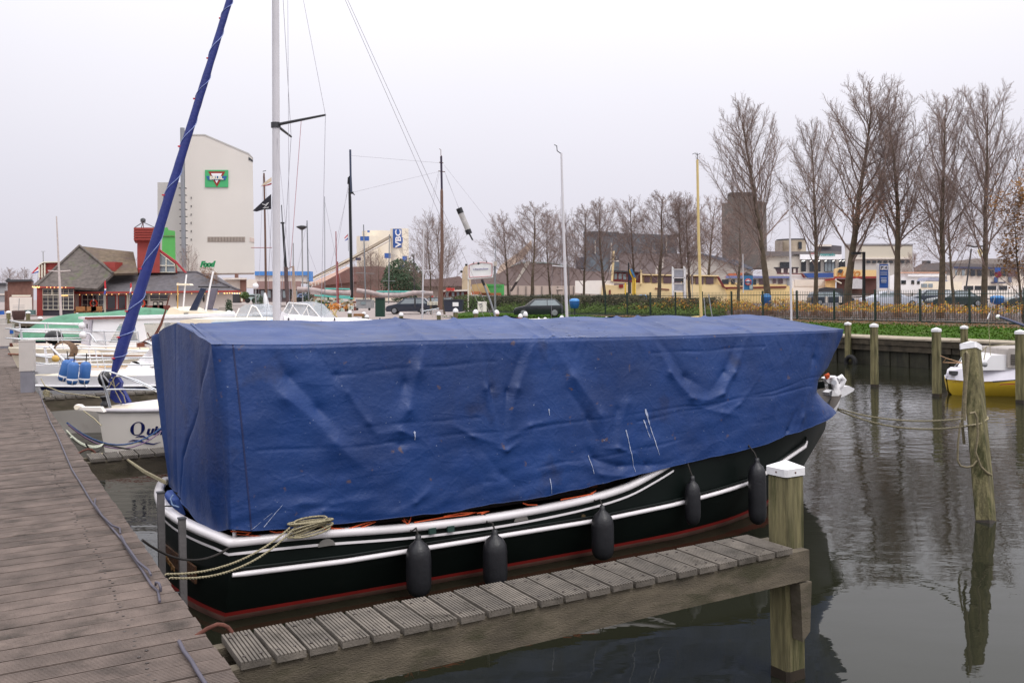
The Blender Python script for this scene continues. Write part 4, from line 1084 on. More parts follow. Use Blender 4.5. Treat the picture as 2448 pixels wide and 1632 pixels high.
# lettering laid on the hull side
def letter_hull(body, size, x0, z0, m, sx=1, bold=.012, shear=.35):
    cu = bpy.data.curves.new('t', 'FONT'); cu.body = body; cu.size = size; cu.offset = bold; cu.shear = shear; cu.resolution_u = 4
    to = bpy.data.objects.new('t', cu); me = bpy.data.meshes.new_from_object(to); bpy.data.objects.remove(to)
    for v in me.vertices:
        p = H.at(x0+v.co.x*sx, z0+v.co.y, -1); v.co = (x0+v.co.x*sx, p.y-.006, z0+v.co.y)
    me.materials.clear(); me.materials.append(m); o = bpy.data.objects.new('boat_name', me); COL.objects.link(o); o.parent = y1
m_ink = mat('navy_lettering', S(24, 32, 92), .4)
def ribbon(pts, wd, m, par):
    mb = MB(); rows = []
    for i, (x, z) in enumerate(pts):
        k = math.sin(PI*i/(len(pts)-1))**.7*wd; p = H.at(x, z, -1); rows.append([Vector((x, p.y-.007, z-k)), Vector((x, p.y-.007, z+k))])
    return mb.grid(rows).build('lettering_stroke', m, par)
# the big Q: a ring with thick sides and a sweeping tail, then small letters
def qring(cx, cz, rx, rz_, tk, tn):
    mb = MB(); rows = []
    for i in range(29):
        an = 2*PI*i/28; k = lerp(tn, tk, abs(math.cos(an-.15))**1.3); x, z = cx+rx*math.cos(an)+.12*rz_*math.sin(an), cz+rz_*math.sin(an)
        xi, zi = cx+(rx-k)*math.cos(an)+.12*(rz_-k)*math.sin(an), cz+(rz_-tn)*math.sin(an)
        rows.append([Vector((x, H.at(x, z, -1).y-.006, z)), Vector((xi, H.at(xi, zi, -1).y-.006, zi))])
    return mb.grid(rows).build('letter_q', m_ink, y1)
qring(.535, .62, .098, .110, .048, .014)
ribbon([(.50, .475), (.56, .50), (.62, .495), (.68, .45), (.74, .44)][:5], .014, m_ink, y1)
letter_hull('uin', .19, .65, .525, m_ink, 1.0, .009, .25)
ribbon([(.40, .405), (.47, .435), (.56, .425), (.66, .385), (.76, .365), (.87, .405)], .014, m_ink, y1)
cb_ = MB(); cabin(cb_, 2.2, 5.6, .82, .9, 1.35, .5); cb_.build('coachroof', m_white, y1)
side_win(y1, m_glass, 2.9, 3.8, .82, 1.02, 1.2, .9, 1.35); side_win(y1, m_glass, 4.1, 5.0, .82, 1.02, 1.2, .9, 1.35)
MX, MZ = 2.82, 10.4
mp_ = M(11.75, .66+MX)
MB().tube([Vector((MX, 0, .9)), Vector((MX+.03, 0, 2.3)), Vector((MX+.10, 0, 7.7)), Vector((MX+.12, 0, MZ))], [.068, .066, .062, .05], 14).build('mast', m_mast, y1)
MB().cyl((MX+.07, 0, 5.53), (MX+.07, 0, 5.62), .082, n=12).build('spreader_collar', m_dgrey, y1)
b_, z_ = onA(778, 275, 10.85); tipn = M(10.85, b_, z_); b2_, z2_ = onA(696, 327, 12.5); tipf = M(12.5, b2_, z2_); hub = M(11.75, .66+MX+.07, 5.58)
for tp in (tipn, tipf): MB().tube([hub, tp], [.028, .018], 6).build('spreader', m_dgrey, y1, world=True)
m_wire = mat('rigging_wire', S(176, 172, 180), .4, .1, metal=.3)
m_wirer = mat('reddish_halyard', S(196, 150, 156), .7)
def wire(a, b, r=.0045, m=None, par=None, nm='stay'): return MB().tube([a, b], r, 4).build(nm, m or m_wire, par, world=True)
head = M(11.75, .66+MX+.12, MZ-.1)
for tp, sd in ((tipn, -1), (tipf, 1)):
    foot = M(11.75+sd*1.25, .66+MX+.35, .95); wire(tp, head, .005, par=y1); wire(tp, foot, .005, par=y1); wire(hub, M(11.75+sd*1.2, .66+MX+.1, .95), .004, par=y1)
wire(P(720, 290, 15.7), P(694, 640, 15.6), .006, m_wirer, y1, 'halyard')
wire(P(688, 0, 16), P(692, 745, 16), .004, par=y1, nm='halyard')
# the two backstay legs running down to the stern
for k in (0, 1): wire(M(11.75, .66+MX+.16, MZ), P(1163+k*18, 770, 20.5), .005, par=y1, nm='backstay')
# boom with its white cover
bm0, bm1 = onA(668, 771, 11.75), onA(1137, 781, 11.75)
mb = MB(); rows = []
rb_ = random.Random(2)
for i in range(41):
    t = i/40; b = lerp(bm0[0]+.06, bm1[0], t); z = lerp(bm0[1], bm1[1], t)+.01*math.sin(t*9)
    hh = (.105+.05*math.exp(-t*14)+.012*math.sin(t*23))*(1 if t < .97 else .82); ww = .075
    rows.append([M(11.75+ww*math.cos(q)*(1+.08*rb_.random()), b, z+hh*math.sin(q)) for q in [2*PI*k/14 for k in range(15)]])
mb.grid(rows); mb.add([rows[-1][k] for k in range(14)], [tuple(range(14))]); mb.build('boom_cover', mat('white_canvas', S(244, 240, 244), .85, .03, 4, .3, 14), y1, world=True)
mb = MB(); mb.prism([M(11.7, bm0[0]-.02, bm0[1]+.02), M(11.7, bm0[0]+.30, bm0[1]+.02), M(11.7, bm0[0]+.16, bm0[1]+.12), M(11.7, bm0[0]+.03, bm0[1]+.20)], dA*.09).build('mast_boot', MATS['white_canvas'], y1, world=True)
for px in (690, 800, 908): 
    q0 = onA(px, 763, 11.66); MB().box(M(11.66, q0[0], q0[1]+.0), (.02, .02, .05), AZ).box(M(11.655, q0[0], q0[1]-.07), (.015, .015, .04), AZ).build('cover_toggle', m_dgrey, y1, world=True)
# furled jib in its blue sleeve
jp = [(270, 902, 5), (275, 884, 8), (286, 850, 13.5), (301, 800, 14), (320, 740, 13.5), (352, 640, 12), (404, 470, 10.5), (438, 360, 9.5), (472, 250, 9), (500, 160, 8.3), (530, 60, 7.8), (549, 0, 7.4), (580, -100, 6.5), (640, -290, 4)]
m_sleeve = mat('navy_blue_sleeve', S(28, 42, 116), .55, .12, 5, .7, 22, dirt=(S(32, 36, 92), .6, 3))
js = []
for x, y, hw in jp: b, z = onA(x, y, 11.75); p = M(11.75, b, z); js.append((p, hw*p.y/FPX))
dense = []
for i in range(len(js)-1):
    for k in range(8): t = k/8; dense.append((js[i][0].lerp(js[i+1][0], t), lerp(js[i][1], js[i+1][1], t)*(1+.07*mnoise.noise(js[i][0].lerp(js[i+1][0], t)*5))))
MB().tube([p for p, r in dense], [r for p, r in dense], 14).build('furled_jib', m_sleeve, y1, world=True)
hel = []; ph = 1.2
for i, (p, r) in enumerate(dense[10:]):
    tg = (dense[-1][0]-dense[0][0]).normalized(); u = Vector((1, 0, 0)); u = (u-tg*u.dot(tg)).normalized(); v = tg.cross(u)
    for k in range(2):
        q = dense[min(len(dense)-1, i+10+1)][0]; pp_ = p.lerp(q, k/2); an = ph; ph += .36; hel.append(pp_+(u*math.cos(an)+v*math.sin(an))*(r+.006))
MB().tube(hel, .007, 4).build('sleeve_lacing', mat('pale_blue_lacing', S(142, 156, 206), .7), y1, world=True)
m_redw = mat('red_whipping', S(206, 52, 66), .6)
for k in range(9): p = hel[8+k*17] if 8+k*17 < len(hel) else hel[-1]; MB().box(p-Vector((0, .012, 0)), (.05, .03, .022)).build('red_tie', m_redw, y1, world=True)
# bunched foot of the sleeve
for k, poly_ in enumerate([[(262, 905), (280, 900), (290, 915), (285, 935), (270, 940), (258, 925)], [(265, 930), (282, 925), (300, 960), (298, 965), (275, 962), (262, 950)], [(282, 925), (292, 930), (309, 962), (298, 965)]]):
    mb = MB(); mb.prism(PX(poly_, 14.75+.06*k), Vector((.0, .10, .0))); mb.build('sleeve_foot', m_sleeve, y1, world=True)
for L in ([(262, 912), (275, 925), (285, 915)], [(270, 905), (276, 935), (290, 962)], [(284, 930), (296, 945), (300, 962)], [(258, 930), (275, 900), (288, 900)]):
    MB().tube(PX(L, 14.72), .008, 4).build('foot_cord', m_rope, y1, world=True)
MB().lathe([(.07, 0), (.07, .05), (.05, .06), (.05, .11), (.075, .12), (.075, .15)], M(11.75, .78, .97), 12).build('furling_drum', m_black, y1, world=True)
# pulpit
for L, Y in (([(262, 975), (252, 935), (243, 905), (240, 893), (248, 886), (262, 888), (290, 897), (330, 910), (383, 936), (430, 960)], 14.45), ([(290, 968), (270, 925), (246, 896), (252, 888), (270, 890), (300, 902), (340, 918), (384, 940)], 14.9), ([(252, 931), (290, 930), (330, 931), (390, 932)], 14.5)):
    MB().tube(PX(L, Y), .013, 6).build('pulpit_rail', m_chrome, y1, world=True)
MB().tube(PX([(243, 905), (256, 940), (265, 974)], 14.4), .016, 6).build('pulpit_leg', m_steel, y1, world=True)
mb = MB(); ext(mb, [(176, 972), (180, 967), (190, 968), (196, 973), (240, 973), (248, 985), (195, 980), (182, 982)], 14.15, .10); mb.build('bow_roller', m_creamh, y1, world=True)
MB().cyl(P(183, 974, 14.1), P(183, 974, 14.3), .035, n=10).build('roller_wheel', m_cream, y1, world=True)

# ropes of the near-left berths
cord('mooring_rope', sag(G(160, 1010, .96), P(386, 1022, 14.0), .28, 12), .012, m_ropeb, 'blue mooring rope from walkway to white yacht, upper of the pair')
cord('mooring_rope', sag(G(163, 1015, .96), P(386, 1030, 14.0), .29, 12), .010, mat('violet_rope', S(120, 96, 122), .8), 'mauve mooring rope from walkway to white yacht, lower of the pair')
cord('mooring_rope', sag(G(158, 1028, .96), P(248, 1061, 12.2), .10, 8), .012, mat('pale_green_rope', S(196, 198, 180), .9, .2, 40), 'pale rope from the walkway edge, upper of two near the iron hoop')
cord('mooring_rope', sag(G(170, 1044, .96), P(248, 1063, 12.2), .08, 8), .012, MATS['pale_green_rope'], 'pale rope from the walkway edge, lower of two near the iron hoop')
cord('mooring_rope', [P(248, 1062, 12.2), P(290, 1070, 11.8), P(322, 1076, 11.6)], .012, m_roped, 'dark rope continuing to the ribbed planks of the second finger jetty')
cord('mooring_rope', sag(P(205, 1060, 11.3), P(248, 1062, 12.2), .10, 8), .010, m_roped, 'dark slack rope by the iron hoop')
for k in (0, 1): cord('mooring_rope', [P(215, 1090-k*3, 10.6), P(240, 1084, 10.7), P(280, 1088+k, 10.5), P(300, 1095, 10.2), P(345, 1125+k*4, 9.7), P(398, 1152+k*4, 9.3)], .012, m_rope, ['upper', 'lower'][k]+' of two tan ropes lying over the second finger jetty toward the covered boat')
cord('mooring_rope', [P(200, 982, 14.1), P(225, 1000, 13.7), P(242, 1017, 13.3)], .009, m_rope, 'short pale line hanging from the white bow roller')
rp_ = MB()
for k in range(7): rp_.tube([P(218+rr.uniform(-4, 4), 1093+rr.uniform(-5, 3), 10.7)+Vector((rr.uniform(0, .5), 0, rr.uniform(0, .03))) for _ in range(6)], .010, 5)
solo('rope_heap', m_rope, 'untidy tan rope heap on the second finger jetty beside the walkway', 'rope', rp_, P(218, 1093, 10.7))
rp_ = MB()
for k in range(6): rp_.tube([P(108+rr.uniform(-6, 16), 940+rr.uniform(-10, 10), 16.4) for _ in range(6)], .012, 5)
solo('rope_heap', m_rope, 'pale rope knotted at the walkway edge beside the nearest power cabinet', 'rope', rp_, P(108, 940, 16.4))
cord('mooring_rope', [P(98, 905, 17.2), P(107, 922, 17), P(150, 938, 16.6), P(225, 948, 16.2), P(250, 952, 16)], .010, m_rope, 'tan rope from the walkway along the hull of the boat with blue fenders')

# ---------- cruiser with big blue fenders
y2 = boat_at('cabin_cruiser', 'white cabin cruiser with navy stripe and large blue fenders on its bow rail', 16.35, .03)
H2 = Hull(7.2, 2.7, 1.17, 1.12, 1.1, .55)
H2.mesh([(-.20, 0, 0), (-.30, -.20, 1), (0, .80, 2)]).build('hull', [m_white, m_navy, m_creamh], y2); H2.deck(-.03).build('deck', m_cream, y2)
for sd in (-1, 1): MB().tube(H2.sheer(sd, 0, 1, -.2, .012), .022, 6).build('rub_rail', m_white, y2)
cb_ = MB(); cabin(cb_, 1.75, 5.4, .92, 1.12, 1.30, .12); cb_.build('coaming', m_white, y2)
cb_ = MB(); cabin(cb_, 2.0, 5.2, .85, 1.30, 1.66, .35, .1, .82); cb_.build('wheelhouse', m_white, y2)
side_win(y2, m_glass, 2.2, 2.75, .85, 1.35, 1.60, 1.30, 1.66, .82, .22, frame=m_white); side_win(y2, m_glass, 2.85, 3.9, .85, 1.35, 1.60, 1.30, 1.66, .82, .03, frame=m_white)
MB().box((2.9, -.78, 1.47), (.09, .03, .22)).box((3.15, -.78, 1.47), (.06, .03, .22)).build('blue_curtain', m_blue, y2)
MB().grid([[Vector((x, y, 1.70+.05*(1-(y/.9)**2))) for y in (-.9, -.6, -.3, 0, .3, .6, .9)] for x in (2.05, 2.4, 5.3)]).build('roof', m_white, y2)
MB().boxab((2.05, -.9, 1.655), (5.3, .9, 1.70)).build('roof_edge', m_white, y2)
for z in (1.52, 1.38):
    rl = H2.sheer(-1, .42, .0, z-1.17+.0, -.04, 12)[:-1]+[Vector((-.02, 0, z+.04))]+H2.sheer(1, 0, .42, z-1.17, -.04, 12)[1:]
    MB().tube(rl, .015, 6).build('bow_rail', m_chrome, y2)
for t in (.06, .18, .32):
    for sd in (-1, 1): p = H2.pt(t, 0, sd); MB().tube([p+Vector((.08, -sd*.04, 0)), p+Vector((0, -sd*.04, .36))], .012, 5).build('rail_post', m_chrome, y2)
MB().tube(PX([(118, 826), (150, 858), (180, 890), (208, 925)], 17.5), .022, 6).build('diagonal_stay', m_white, y2, world=True)
m_fblue = mat('blue_fender', S(56, 104, 168), .45, .1, 6)
def bfender(px, py, Y, lab, tl=.12):
    p = P(px, py, Y); t = thing('blue_fender', (p.x, p.y, p.z-.22), lab, 'fender', 'blue fenders on the bow rail')
    ax = Vector((tl, .0, 1)).normalized()
    MB().lathe([(.02, -.20), (.07, -.185), (.094, -.13), (.094, .15), (.07, .19), (.03, .21)], p, 16, ax=ax).build('body', m_fblue, t, world=True)
    MB().lathe([(.096, -.115), (.098, -.10), (.096, -.085)], p, 16, ax=ax).build('white_band', m_white, t, world=True)
    for k in range(4):
        q = PI*k/2+.5; R3 = Vector((0, 0, 1)).rotation_difference(ax).to_matrix(); MB().tube([p+R3 @ Vector((math.cos(q)*r_, math.sin(q)*r_, z)) for r_, z in ((.03, -.2), (.078, -.18), (.099, -.12))], .010, 4).build('white_strap', m_white, t, world=True)
    MB().tube([p+ax*.2, p+Vector((.03, .02, .36))], .010, 5).build('lanyard', m_roped, t, world=True)
bfender(174, 893, 16.6, 'first large blue fender with white band on the bow rail'); bfender(203, 892, 16.9, 'second large blue fender with white band, to the right of the first'); bfender(156, 886, 17.2, 'shaded blue fender half hidden behind the other two', .3)
# clutter on the bow
for (px, py, Y, w_, h_, m, nm, lab) in [(133, 857, 18.2, .16, .14, mat('yellow_cloth', S(216, 176, 96), .8), 'yellow_bag', 'small yellow bag on the bow of the boat with blue fenders'), (250, 905, 17.4, .26, .30, m_blackp, 'canvas_bag', 'dark bag standing at the bow beside the pulpit')]:
    p = P(px, py, Y); mb = MB(); mb.sphere(p, w_/2, (1, .7, h_/w_), 10); solo(nm, m, lab, 'bag', mb, (p.x, p.y, p.z-h_/2))
m_wicker = mat('brown_coil', S(116, 92, 74), .8, .3, 20)
cl = MB(); g0 = P(150, 838, 18.6)
for k in range(5): cl.tube([g0+Vector((.17*math.cos(q)*(1+.1*k), .1*k*.3, .17*math.sin(q))) for q in [2*PI*j/14 for j in range(14)]], .018, 5, closed=True)
solo('hose_coil', m_wicker, 'brown coiled hose hung on the rail above the blue fenders', 'hose', cl, g0)

# ---------- open sloop with slatted wooden seats between the two cruisers
yo = boat_at('open_sloop', 'white open sloop with pine slatted seats and a low rail, beyond the blue fenders', 19.1, .05)
Ho = Hull(6.4, 2.2, 1.22, 1.05, 1.05, .5); Ho.mesh([(-.07, 0, 0), (0, .55, 1)]).build('hull', [m_white, m_creamh], yo)
MB().grid([[Ho.pt(i/20, 0, -1)+Vector((0, .12, -.16)), Ho.pt(i/20, 0, 1)+Vector((0, -.12, -.16))] for i in range(21)]).build('sole', mat('brown_sole', S(96, 70, 56), .8, .2, 6), yo)
m_pine = mat('pine_slat', S(218, 184, 140), .6, .12, 10)
for k in range(4): MB().boxab((1.3, -.85+k*.12, 1.04+.0*k), (3.6, -.76+k*.12, 1.075)).build('slat', m_pine, yo)
for k in range(4): MB().boxab((1.3, .40+k*.12, 1.04), (3.6, .49+k*.12, 1.075)).build('slat', m_pine, yo)
for x in (1.1, 2.4, 3.7): MB().boxab((x, -.95, .98), (x+.22, .95, 1.03)).build('thwart', m_pine, yo)
for zz, o_ in ((1.62, .45), (1.44, .42)):
    MB().tube(Ho.sheer(-1, o_, 0, zz-1.22, -.04, 12)[:-1]+[Vector((-.04, 0, zz+.03))]+Ho.sheer(1, 0, o_, zz-1.22, -.04, 12)[1:], .017, 6).build('bow_rail', m_white, yo)
for t in (.05, .2, .42):
    for sd in (-1, 1): p = Ho.pt(t, 0, sd); MB().tube([p+Vector((.05, -sd*.04, 0)), p+Vector((0, -sd*.04, .42))], .015, 5).build('rail_post', m_white, yo)
MB().sphere((.8, -.35, 1.22), .16, (1, .8, .7)).build('sail_bag', m_blue, yo); MB().sphere((1.0, .2, 1.18), .14, (1.2, .8, .7)).build('rope_bag', m_wicker, yo)
# ---------- motor yacht with the big white wheelhouse
y3 = boat_at('motor_yacht', 'white motor yacht with tall open wheelhouse and brown trim, behind the blue-sleeved jib', 22.4, -.25)
H3 = Hull(9.5, 3.1, 1.45, 1.28, 1.2, .7)
H3.mesh([(-.14, 0, 0), (-.20, -.14, 1), (0, .62, 2)]).build('hull', [m_cream, m_brown, m_white], y3); H3.deck(-.02).build('deck', m_cream, y3)
for sd in (-1, 1): MB().tube(H3.sheer(sd, 0, 1, -.15, .012), .02, 5).build('brown_rub_rail', m_brown, y3)
cb_ = MB(); cabin(cb_, 1.5, 7.8, 1.12, 1.28, 1.42, .1, .1, .97); cb_.build('trunk', m_cream, y3)
# wheelhouse walls with real openings: posts and panels
wx0, wx1, wy, wz0, wz1 = 1.75, 5.8, 1.02, 1.42, 2.12
for sd in (-1, 1):
    y = sd*wy
    for nm, q in (('side_panel', [(wx0, wz0), (wx0+.40, wz0), (wx0+.72, wz1-.12), (wx0+.06, wz1-.12)]), ('sill_panel', [(wx0+.40, wz0), (wx1, wz0), (wx1, wz0+.12), (wx0+.46, wz0+.12)]), ('post', [(wx0+1.15, wz0+.12), (wx0+1.38, wz0+.12), (wx0+1.30, wz1-.12), (wx0+1.08, wz1-.12)]), ('post', [(wx0+2.15, wz0+.12), (wx0+2.28, wz0+.12), (wx0+2.30, wz1-.12), (wx0+2.14, wz1-.12)]), ('post', [(wx1-.3, wz0+.12), (wx1, wz0+.12), (wx1-.2, wz1-.12), (wx1-.42, wz1-.12)]), ('header', [(wx0+.06, wz1-.12), (wx1-.2, wz1-.12), (wx1-.22, wz1), (wx0+.08, wz1)])):
        MB().prism([Vector((x, y, z)) for x, z in q], Vector((0, -sd*.04, 0))).build(nm, m_white, y3)
    for xa, xb, xc, xd in ((.49, 1.15, 1.08, .72), (1.38, 2.15, 2.14, 1.31), (2.28, 3.75, 3.63, 2.31)):
        MB().add([(wx0+xa, y-sd*.02, wz0+.12), (wx0+xb, y-sd*.02, wz0+.12), (wx0+xc, y-sd*.02, wz1-.12), (wx0+xd, y-sd*.02, wz1-.12)], [(0, 1, 2, 3)]).build('window_pane', m_clear, y3)
MB().prism([Vector((wx0, -wy, wz0)), Vector((wx0, wy, wz0)), Vector((wx0+.07, wy, wz1)), Vector((wx0+.07, -wy, wz1))], Vector((.04, 0, 0))).build('front_panel', mat('lavender_panel', S(214, 208, 220), .4, .03), y3)
MB().boxab((wx0-.02, -.78, 1.9), (wx0-.0, -.62, 2.02)).build('square_lamp', m_glass, y3)
MB().boxab((wx0-.05, -wy-.05, wz1), (wx1, wy+.05, wz1+.06)).build('roof', m_white, y3)
MB().boxab((wx0-.09, -wy-.09, wz1+.02), (wx0+1.0, -wy-.04, wz1+.075)).build('roof_plank', mat('red_brown_trim', S(134, 68, 66), .5), y3)
MB().sphere((wx0-.14, -.95, 1.98), .09).sphere((wx0-.12, -.95, 1.75), .10).build('white_lamps', m_white, y3)
for zz, t1 in ((1.92, .30), (1.68, .30)):
    rl = H3.sheer(-1, t1, 0, zz-1.45, -.05, 12)[:-1]+[Vector((-.05, 0, zz+.02))]+H3.sheer(1, 0, t1, zz-1.45, -.05, 12)[1:]
    MB().tube(rl, .016, 6).build('bow_rail', m_chrome, y3)
for t in (.03, .12, .22, .3):
    for sd in (-1, 1): p = H3.pt(t, 0, sd); MB().tube([p+Vector((.05, -sd*.05, 0)), p+Vector((0, -sd*.05, .49))], .014, 5).build('rail_post', m_chrome, y3)
MB().tube(PX([(205, 796), (215, 797), (222, 806), (230, 818)], 20.6), .014, 5).build('grab_rail', m_chrome, y3, world=True)
# orange-brown boat hook and wooden box on its side deck
y3b = thing('boarding_gear', P(385, 790, 19.6), 'red-brown folded pole with forked foot leaning on the motor yacht', 'boat hook')
MB().tube(PX([(405, 705), (395, 745), (385, 775), (372, 800)], 19.6), [.014, .018, .03, .035], 6).build('pole', m_rust, y3b, world=True)
for L in ([(372, 800), (362, 812), (357, 824)], [(370, 800), (358, 806), (352, 795)], [(372, 800), (365, 812), (372, 826)], [(365, 806), (350, 812), (340, 818)]): MB().tube(PX(L, 19.6), .013, 5).build('fork', m_rust, y3b, world=True)
p = P(339, 824, 19.5); solo('wooden_box', m_brown, 'dark brown wooden box on the side deck of the motor yacht', 'box', MB().box(p, (.19, .15, .085), AZ), p)
# ---------- open boat with pulpit, outboard in dark cover
y4 = boat_at('open_motor_boat', 'white motor boat with tall bow rails and a black covered outboard, far left', 27.4, .0)
H4 = Hull(6.5, 2.5, 1.35, 1.2, 1.15, .5); H4.mesh([(-.10, 0, 1), (0, .5, 0)]).build('hull', [m_white, m_cream], y4); H4.deck(-.03).build('deck', mat('pinkish_deck', S(214, 190, 178), .7), y4)
for zz in (1.98, 1.72):
    rl = H4.sheer(-1, .5, 0, zz-1.35, -.05, 14)[:-1]+[Vector((-.05, 0, zz+.06))]+H4.sheer(1, 0, .5, zz-1.35, -.05, 14)[1:]
    MB().tube(rl, .020, 6).build('bow_rail', m_chrome, y4)
for t in (.03, .14, .3, .5):
    for sd in (-1, 1): p = H4.pt(t, 0, sd); MB().tube([p+Vector((.05, -sd*.05, 0)), p+Vector((0, -sd*.05, .65))], .018, 5).build('rail_post', m_chrome, y4)
cb_ = MB(); cabin(cb_, 2.0, 5.6, .85, 1.18, 1.55, .4); cb_.build('cabin', m_cream, y4); side_win(y4, m_glass, 2.5, 3.2, .85, 1.26, 1.45, 1.18, 1.55); side_win(y4, m_glass, 3.4, 4.4, .85, 1.26, 1.45, 1.18, 1.55)
p = P(129, 806, 25); mb = MB(); mb.sphere(p, .22, (1.2, .8, .85), 10); mb.cyl(p-Vector((0, 0, .1)), p-Vector((-.05, 0, .6)), .06, .05, 8); solo('outboard_motor', m_blackp, 'black covered outboard motor hanging on the bow rail at the far left', 'outboard motor', mb, p)
y4b = boat_at('small_launch', 'low cream launch with slanting side windows between the rails and the white wheelhouse', 25.0, .7)
Hb = Hull(5.5, 2.2, 1.1, .98, .95, .4); Hb.mesh([(-.08, 0, 1)]).build('hull', [m_cream, m_brown], y4b); Hb.deck(-.02).build('deck', m_cream, y4b)
cb_ = MB(); cabin(cb_, 1.2, 3.8, .8, .98, 1.45, .45); cb_.build('cabin', m_cream, y4b); side_win(y4b, m_glassl, 1.5, 2.2, .8, 1.1, 1.34, .98, 1.45, slope=.2); side_win(y4b, m_glassl, 2.35, 3.2, .8, 1.1, 1.34, .98, 1.45)
# ---------- green tarpaulin boat
y5 = boat_at('covered_sloop', 'navy boat under a wrinkled green tarpaulin in front of the red restaurant', 33.6, .35)
H5 = Hull(5.6, 2.5, 1.38, 1.3, 1.3, .5); H5.mesh([(-.12, 0, 1)]).build('hull', [m_navy, m_blackp], y5)
mb = MB(); rows = []
RG = [(0, 1.40), (.3, 1.62), (.9, 1.92), (1.8, 2.10), (3.0, 2.14), (4.4, 2.26), (5.2, 2.16), (5.5, 1.6)]
for i in range(81):
    x = .05+5.45*i/80; t = x/5.6; hw = max(.12, 2.5/2*hshape(t)+.06); zr = smooth(RG, x); r = []
    for k in range(25):
        s = -1+k/12; y = s*hw; z = lerp(zr, 1.32, abs(s)**1.25)+(.05*mnoise.noise(Vector((x*1.1-y*1.3, y*2.2+x*.9, 2)))+.07*mnoise.noise(Vector((x*.9+y*2, y*1.2-x*.5, 7))))*(1-abs(s)**4)
        r.append(Vector((x, y, z)))
    r = [Vector((r[0].x, r[0].y-.02, 1.18))]+r+[Vector((r[-1].x, r[-1].y+.02, 1.18))]
    rows.append(r)
mb.grid(rows, flip=True).build('green_cover', mat('green_tarpaulin', S(80, 134, 106), .6, .2, 2.5, .6, 10, dirt=(S(48, 98, 70), .56, 1.5)), y5)
# ---------- cream cruiser with radar arch
def rel(px, py, Y): return P(px, py, Y)
y6 = thing('arch_cruiser', (P(455, 760, 29).x, 29, 0), 'cream cruiser with navy and grey radar arch struts and brown stripe', 'boat')
mb = MB(); ext(mb, [(384, 770), (405, 736), (412, 734), (430, 742), (470, 745), (505, 750), (523, 757), (531, 764), (532, 776), (384, 790)], 28.2, 2.2); mb.build('deckhouse', m_cream, y6, world=True)
mb = MB(); ext(mb, [(440, 760), (532, 758), (533, 762), (440, 764)], 28.15, .05); mb.build('brown_stripe', m_brown, y6, world=True)
mb = MB(); ext(mb, [(330, 776), (590, 762), (600, 800), (600, 900), (330, 900)], 28.3, 2.6); mb.build('hull', m_cream, y6, world=True)
mb = MB(); ext(mb, [(439, 748), (449, 748), (449, 756), (439, 756)], 28.12, .05); mb.build('window', m_glass, y6, world=True)
mb = MB(); ext(mb, [(452, 742), (469, 742), (492, 690), (480, 688)], 28.6, .10); mb.build('arch_strut', mat('arch_navy', S(30, 40, 66), .35), y6, world=True)
mb = MB(); ext(mb, [(486, 746), (504, 746), (520, 690), (505, 690)], 30.2, .10); mb.build('arch_strut', mat('arch_grey', S(112, 108, 124), .4), y6, world=True)
mb = MB(); ext(mb, [(474, 684), (526, 685), (526, 688), (474, 687)], 29, 1.0); mb.build('arch_top', m_blackp, y6, world=True)
for L, r_, m in (([(492, 744), (501, 690), (510, 648)], .03, m_white), ([(438, 736), (442, 690), (446, 656)], .025, m_white), ([(424, 752), (425, 715), (425, 676)], .022, mat('ochre_pole', S(206, 164, 96), .6))): MB().tube(PX(L, 28.4), r_, 6).build('pole', m, y6, world=True)
mb = MB(); ext(mb, [(422, 677), (452, 678), (455, 682), (422, 682)], 28.3, .3); mb.build('radar_bar', m_cream, y6, world=True)
# blue hulled boat with sprayhood
y7 = thing('blue_sloop', (P(570, 770, 24).x, 24, 0), 'white decked sloop with bright light-blue hull just left of the tall mast', 'boat')
mb = MB(); ext(mb, [(430, 766), (450, 763), (585, 763), (650, 766), (650, 775), (430, 775)], 22.6, 2.0); mb.build('deck', m_cream, y7, world=True)
mb = MB(); ext(mb, [(505, 771), (600, 767), (655, 765), (655, 800), (650, 900), (520, 900)], 22.5, 2.2); mb.build('hull', m_lblue, y7, world=True)
def hood(nm, L, Y, dep, par, ribs, frame=.018):
    n = len(L); mb = MB(); mb.prism(PX(L, Y), Vector((.1, dep, 0))); mb.build(nm, m_clear, par, world=True)
    for a, b in ribs: MB().tube(PX([a, b], Y-.03), frame, 5).build('hood_frame', m_white, par, world=True)
hd = thing('sprayhood', (P(595, 760, 24.5).x, 24.5, P(595, 764, 24.5).z), 'clear sprayhood with white frame left of the tall mast', 'sprayhood')
hood('clear_panel', [(560, 763), (572, 737), (585, 728), (600, 728), (612, 733), (630, 764)], 24.5, 1.4, hd, [((588, 764), (602, 730)), ((602, 730), (613, 734)), ((613, 734), (630, 764)), ((588, 764), (630, 764)), ((572, 737), (560, 763))])
hd = thing('sprayhood', (P(715, 760, 27).x, 27, P(715, 764, 27).z), 'larger clear sprayhood behind the white boom cover, right of the tall mast', 'sprayhood')
hood('clear_panel', [(674, 752), (690, 723), (712, 722), (738, 728), (768, 762)], 27, 1.6, hd, [((690, 752), (703, 724)), ((719, 760), (738, 728)), ((690, 723), (738, 728)), ((738, 728), (768, 762)), ((698, 728), (719, 756)), ((733, 736), (740, 762)), ((674, 752), (690, 723))])
